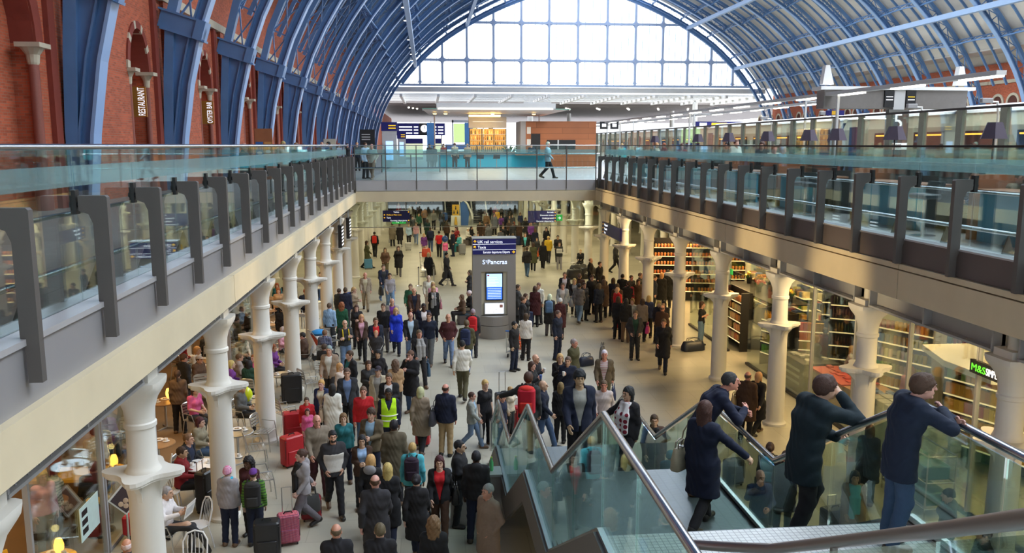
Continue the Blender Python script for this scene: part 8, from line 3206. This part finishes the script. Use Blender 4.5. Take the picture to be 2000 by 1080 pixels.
# a seat for everybody who sits
n = 0
for p in PEOPLE:
	r = row(p)
	if not r[4].startswith('sit') or 'counter' in r[11] or 'bags' in r[11] or 'red coat' in r[11]:
		continue
	k = p.scale[0]
	if 'pillar' in r[11] or p.location.z > 1:
		up = p.location.z > 1
		k += (p.location.z - DK) / .42 if up else 0
		t = thing('stool_block', 'dark block seat under the ' + ' '.join(r[11].split()[:11]), 'seat', (p.location.x, p.location.y, DK if up else 0), rad(p))
		MB().rbox(-.22, .22, -.2, .25, 0, .42 * k, .02, 2).build('block', 'fascia_shade_brown', t)
		MB().rbox(-.23, .23, -.21, .26, .42 * k, .44 * k, .02, 2).build('pad', 'leather_dark', t)
	else:
		o = dup(pa, p.location, rad(p), 'aluminium chair under the ' + ' '.join(r[11].split()[:11]))
		o.scale = (k * .97, k * .97, k * .97)
# the loose far crowd under and beyond the hanging signs
crowd = []
for i in range(26):
	x, y = rng.uniform(-6.5, 9.5), rng.uniform(62, 112)
	if i < 12:
		x, y = rng.uniform(4.2, 8.5), rng.uniform(55, 75)
	if abs(x - 2.5) < 1.6 and 74 < y < 92:
		x += 3.5
	o = person(round(x, 2), round(y, 2), rng.choice((0, 20, 175, 160, 190)), rng.uniform(1.6, 1.8), rng.choice(('walk', 'stand')), rng.choice('mf'), rng.choice(('jacket', 'coat')), rng.choice('kkdnsg'), rng.choice('kkdn'), rng.choice(('short', 'bob')), rng.choice('ksa'), 'distant person in dark clothes in the far crowd beyond the hanging signs', rng.choice((0, 1, 5)), None, 2)
	o['group'] = 'dark figures in the far crowd'
# further cafe customers among the back tables, half hidden by columns and glass
taken = [(p.location.x, p.location.y) for p in PEOPLE + crowd] + [(o[0], o[1]) for o in TABLES]
made = 0
for i in range(400):
	if made >= 30:
		break
	x, y = rng.uniform(-10.5, -4.9), rng.uniform(19.5, 42)
	if any(math.hypot(x - a, y - b) < .85 for a, b in taken) or any(math.hypot(x - a, y - (16.6 + 4.47 * k)) < .85 for a in (-4.16, -8.63) for k in range(-2, 8)) or abs(x + 5.95) < .5:
		continue
	taken.append((x, y))
	rz = rng.uniform(-180, 180)
	o = person(round(x, 2), round(y, 2), rz, rng.uniform(1.6, 1.78), 'sit', rng.choice('mf'), rng.choice(('jacket', 'shirt', 'jumper')), rng.choice('kdnsaRvTceIGw'), rng.choice('kdj'), rng.choice(('short', 'bob', 'bob')), rng.choice('ksahxG'), 'cafe customer seated among the crowded back tables behind the left columns', rng.choice((0, 0, 1, 5)), None, 1 if y < 32 else 2)
	o['group'] = 'customers at the back tables of the cafe'
	c = dup(pa, o.location, rad(o), 'aluminium chair under a customer among the crowded back tables', 'chairs at the back tables of the cafe')
	made += 1
	if made % 2:
		a = R(rz)
		q = dup(pt['wood'], (x + math.sin(a) * .72, y - math.cos(a) * .72, 0), 0, 'wooden cafe table among the crowded back tables behind the left columns', 'tables at the back of the cafe')
		dup(cups, (q.location.x + .1, q.location.y, .748), 0, 'white cup on one of the crowded back tables of the cafe', 'cups on the back tables of the cafe')
# the dense tail of the queue between the right columns
for i in range(10):
	x, y = 6.6 + (i % 5) * .62 + rng.uniform(-.15, .15), 34.6 + (i // 5) * 1.7 + rng.uniform(-.4, .4)
	if abs(x - 9.19) < .5 and abs((y - 16.6) % 4.47 - 2.2) > 1.7:
		y += .8
	o = person(round(x, 2), round(y, 2), rng.choice((170, 150, 20, 200)), rng.uniform(1.62, 1.8), 'stand', rng.choice('mf'), rng.choice(('jacket', 'coat')), rng.choice('kkkdns'), 'k', rng.choice(('short', 'bob')), rng.choice('ksa'), 'person in dark clothes packed in the tail of the queue between the right columns', 0, None, 1)
	o['group'] = 'dark figures in the tail of the queue'
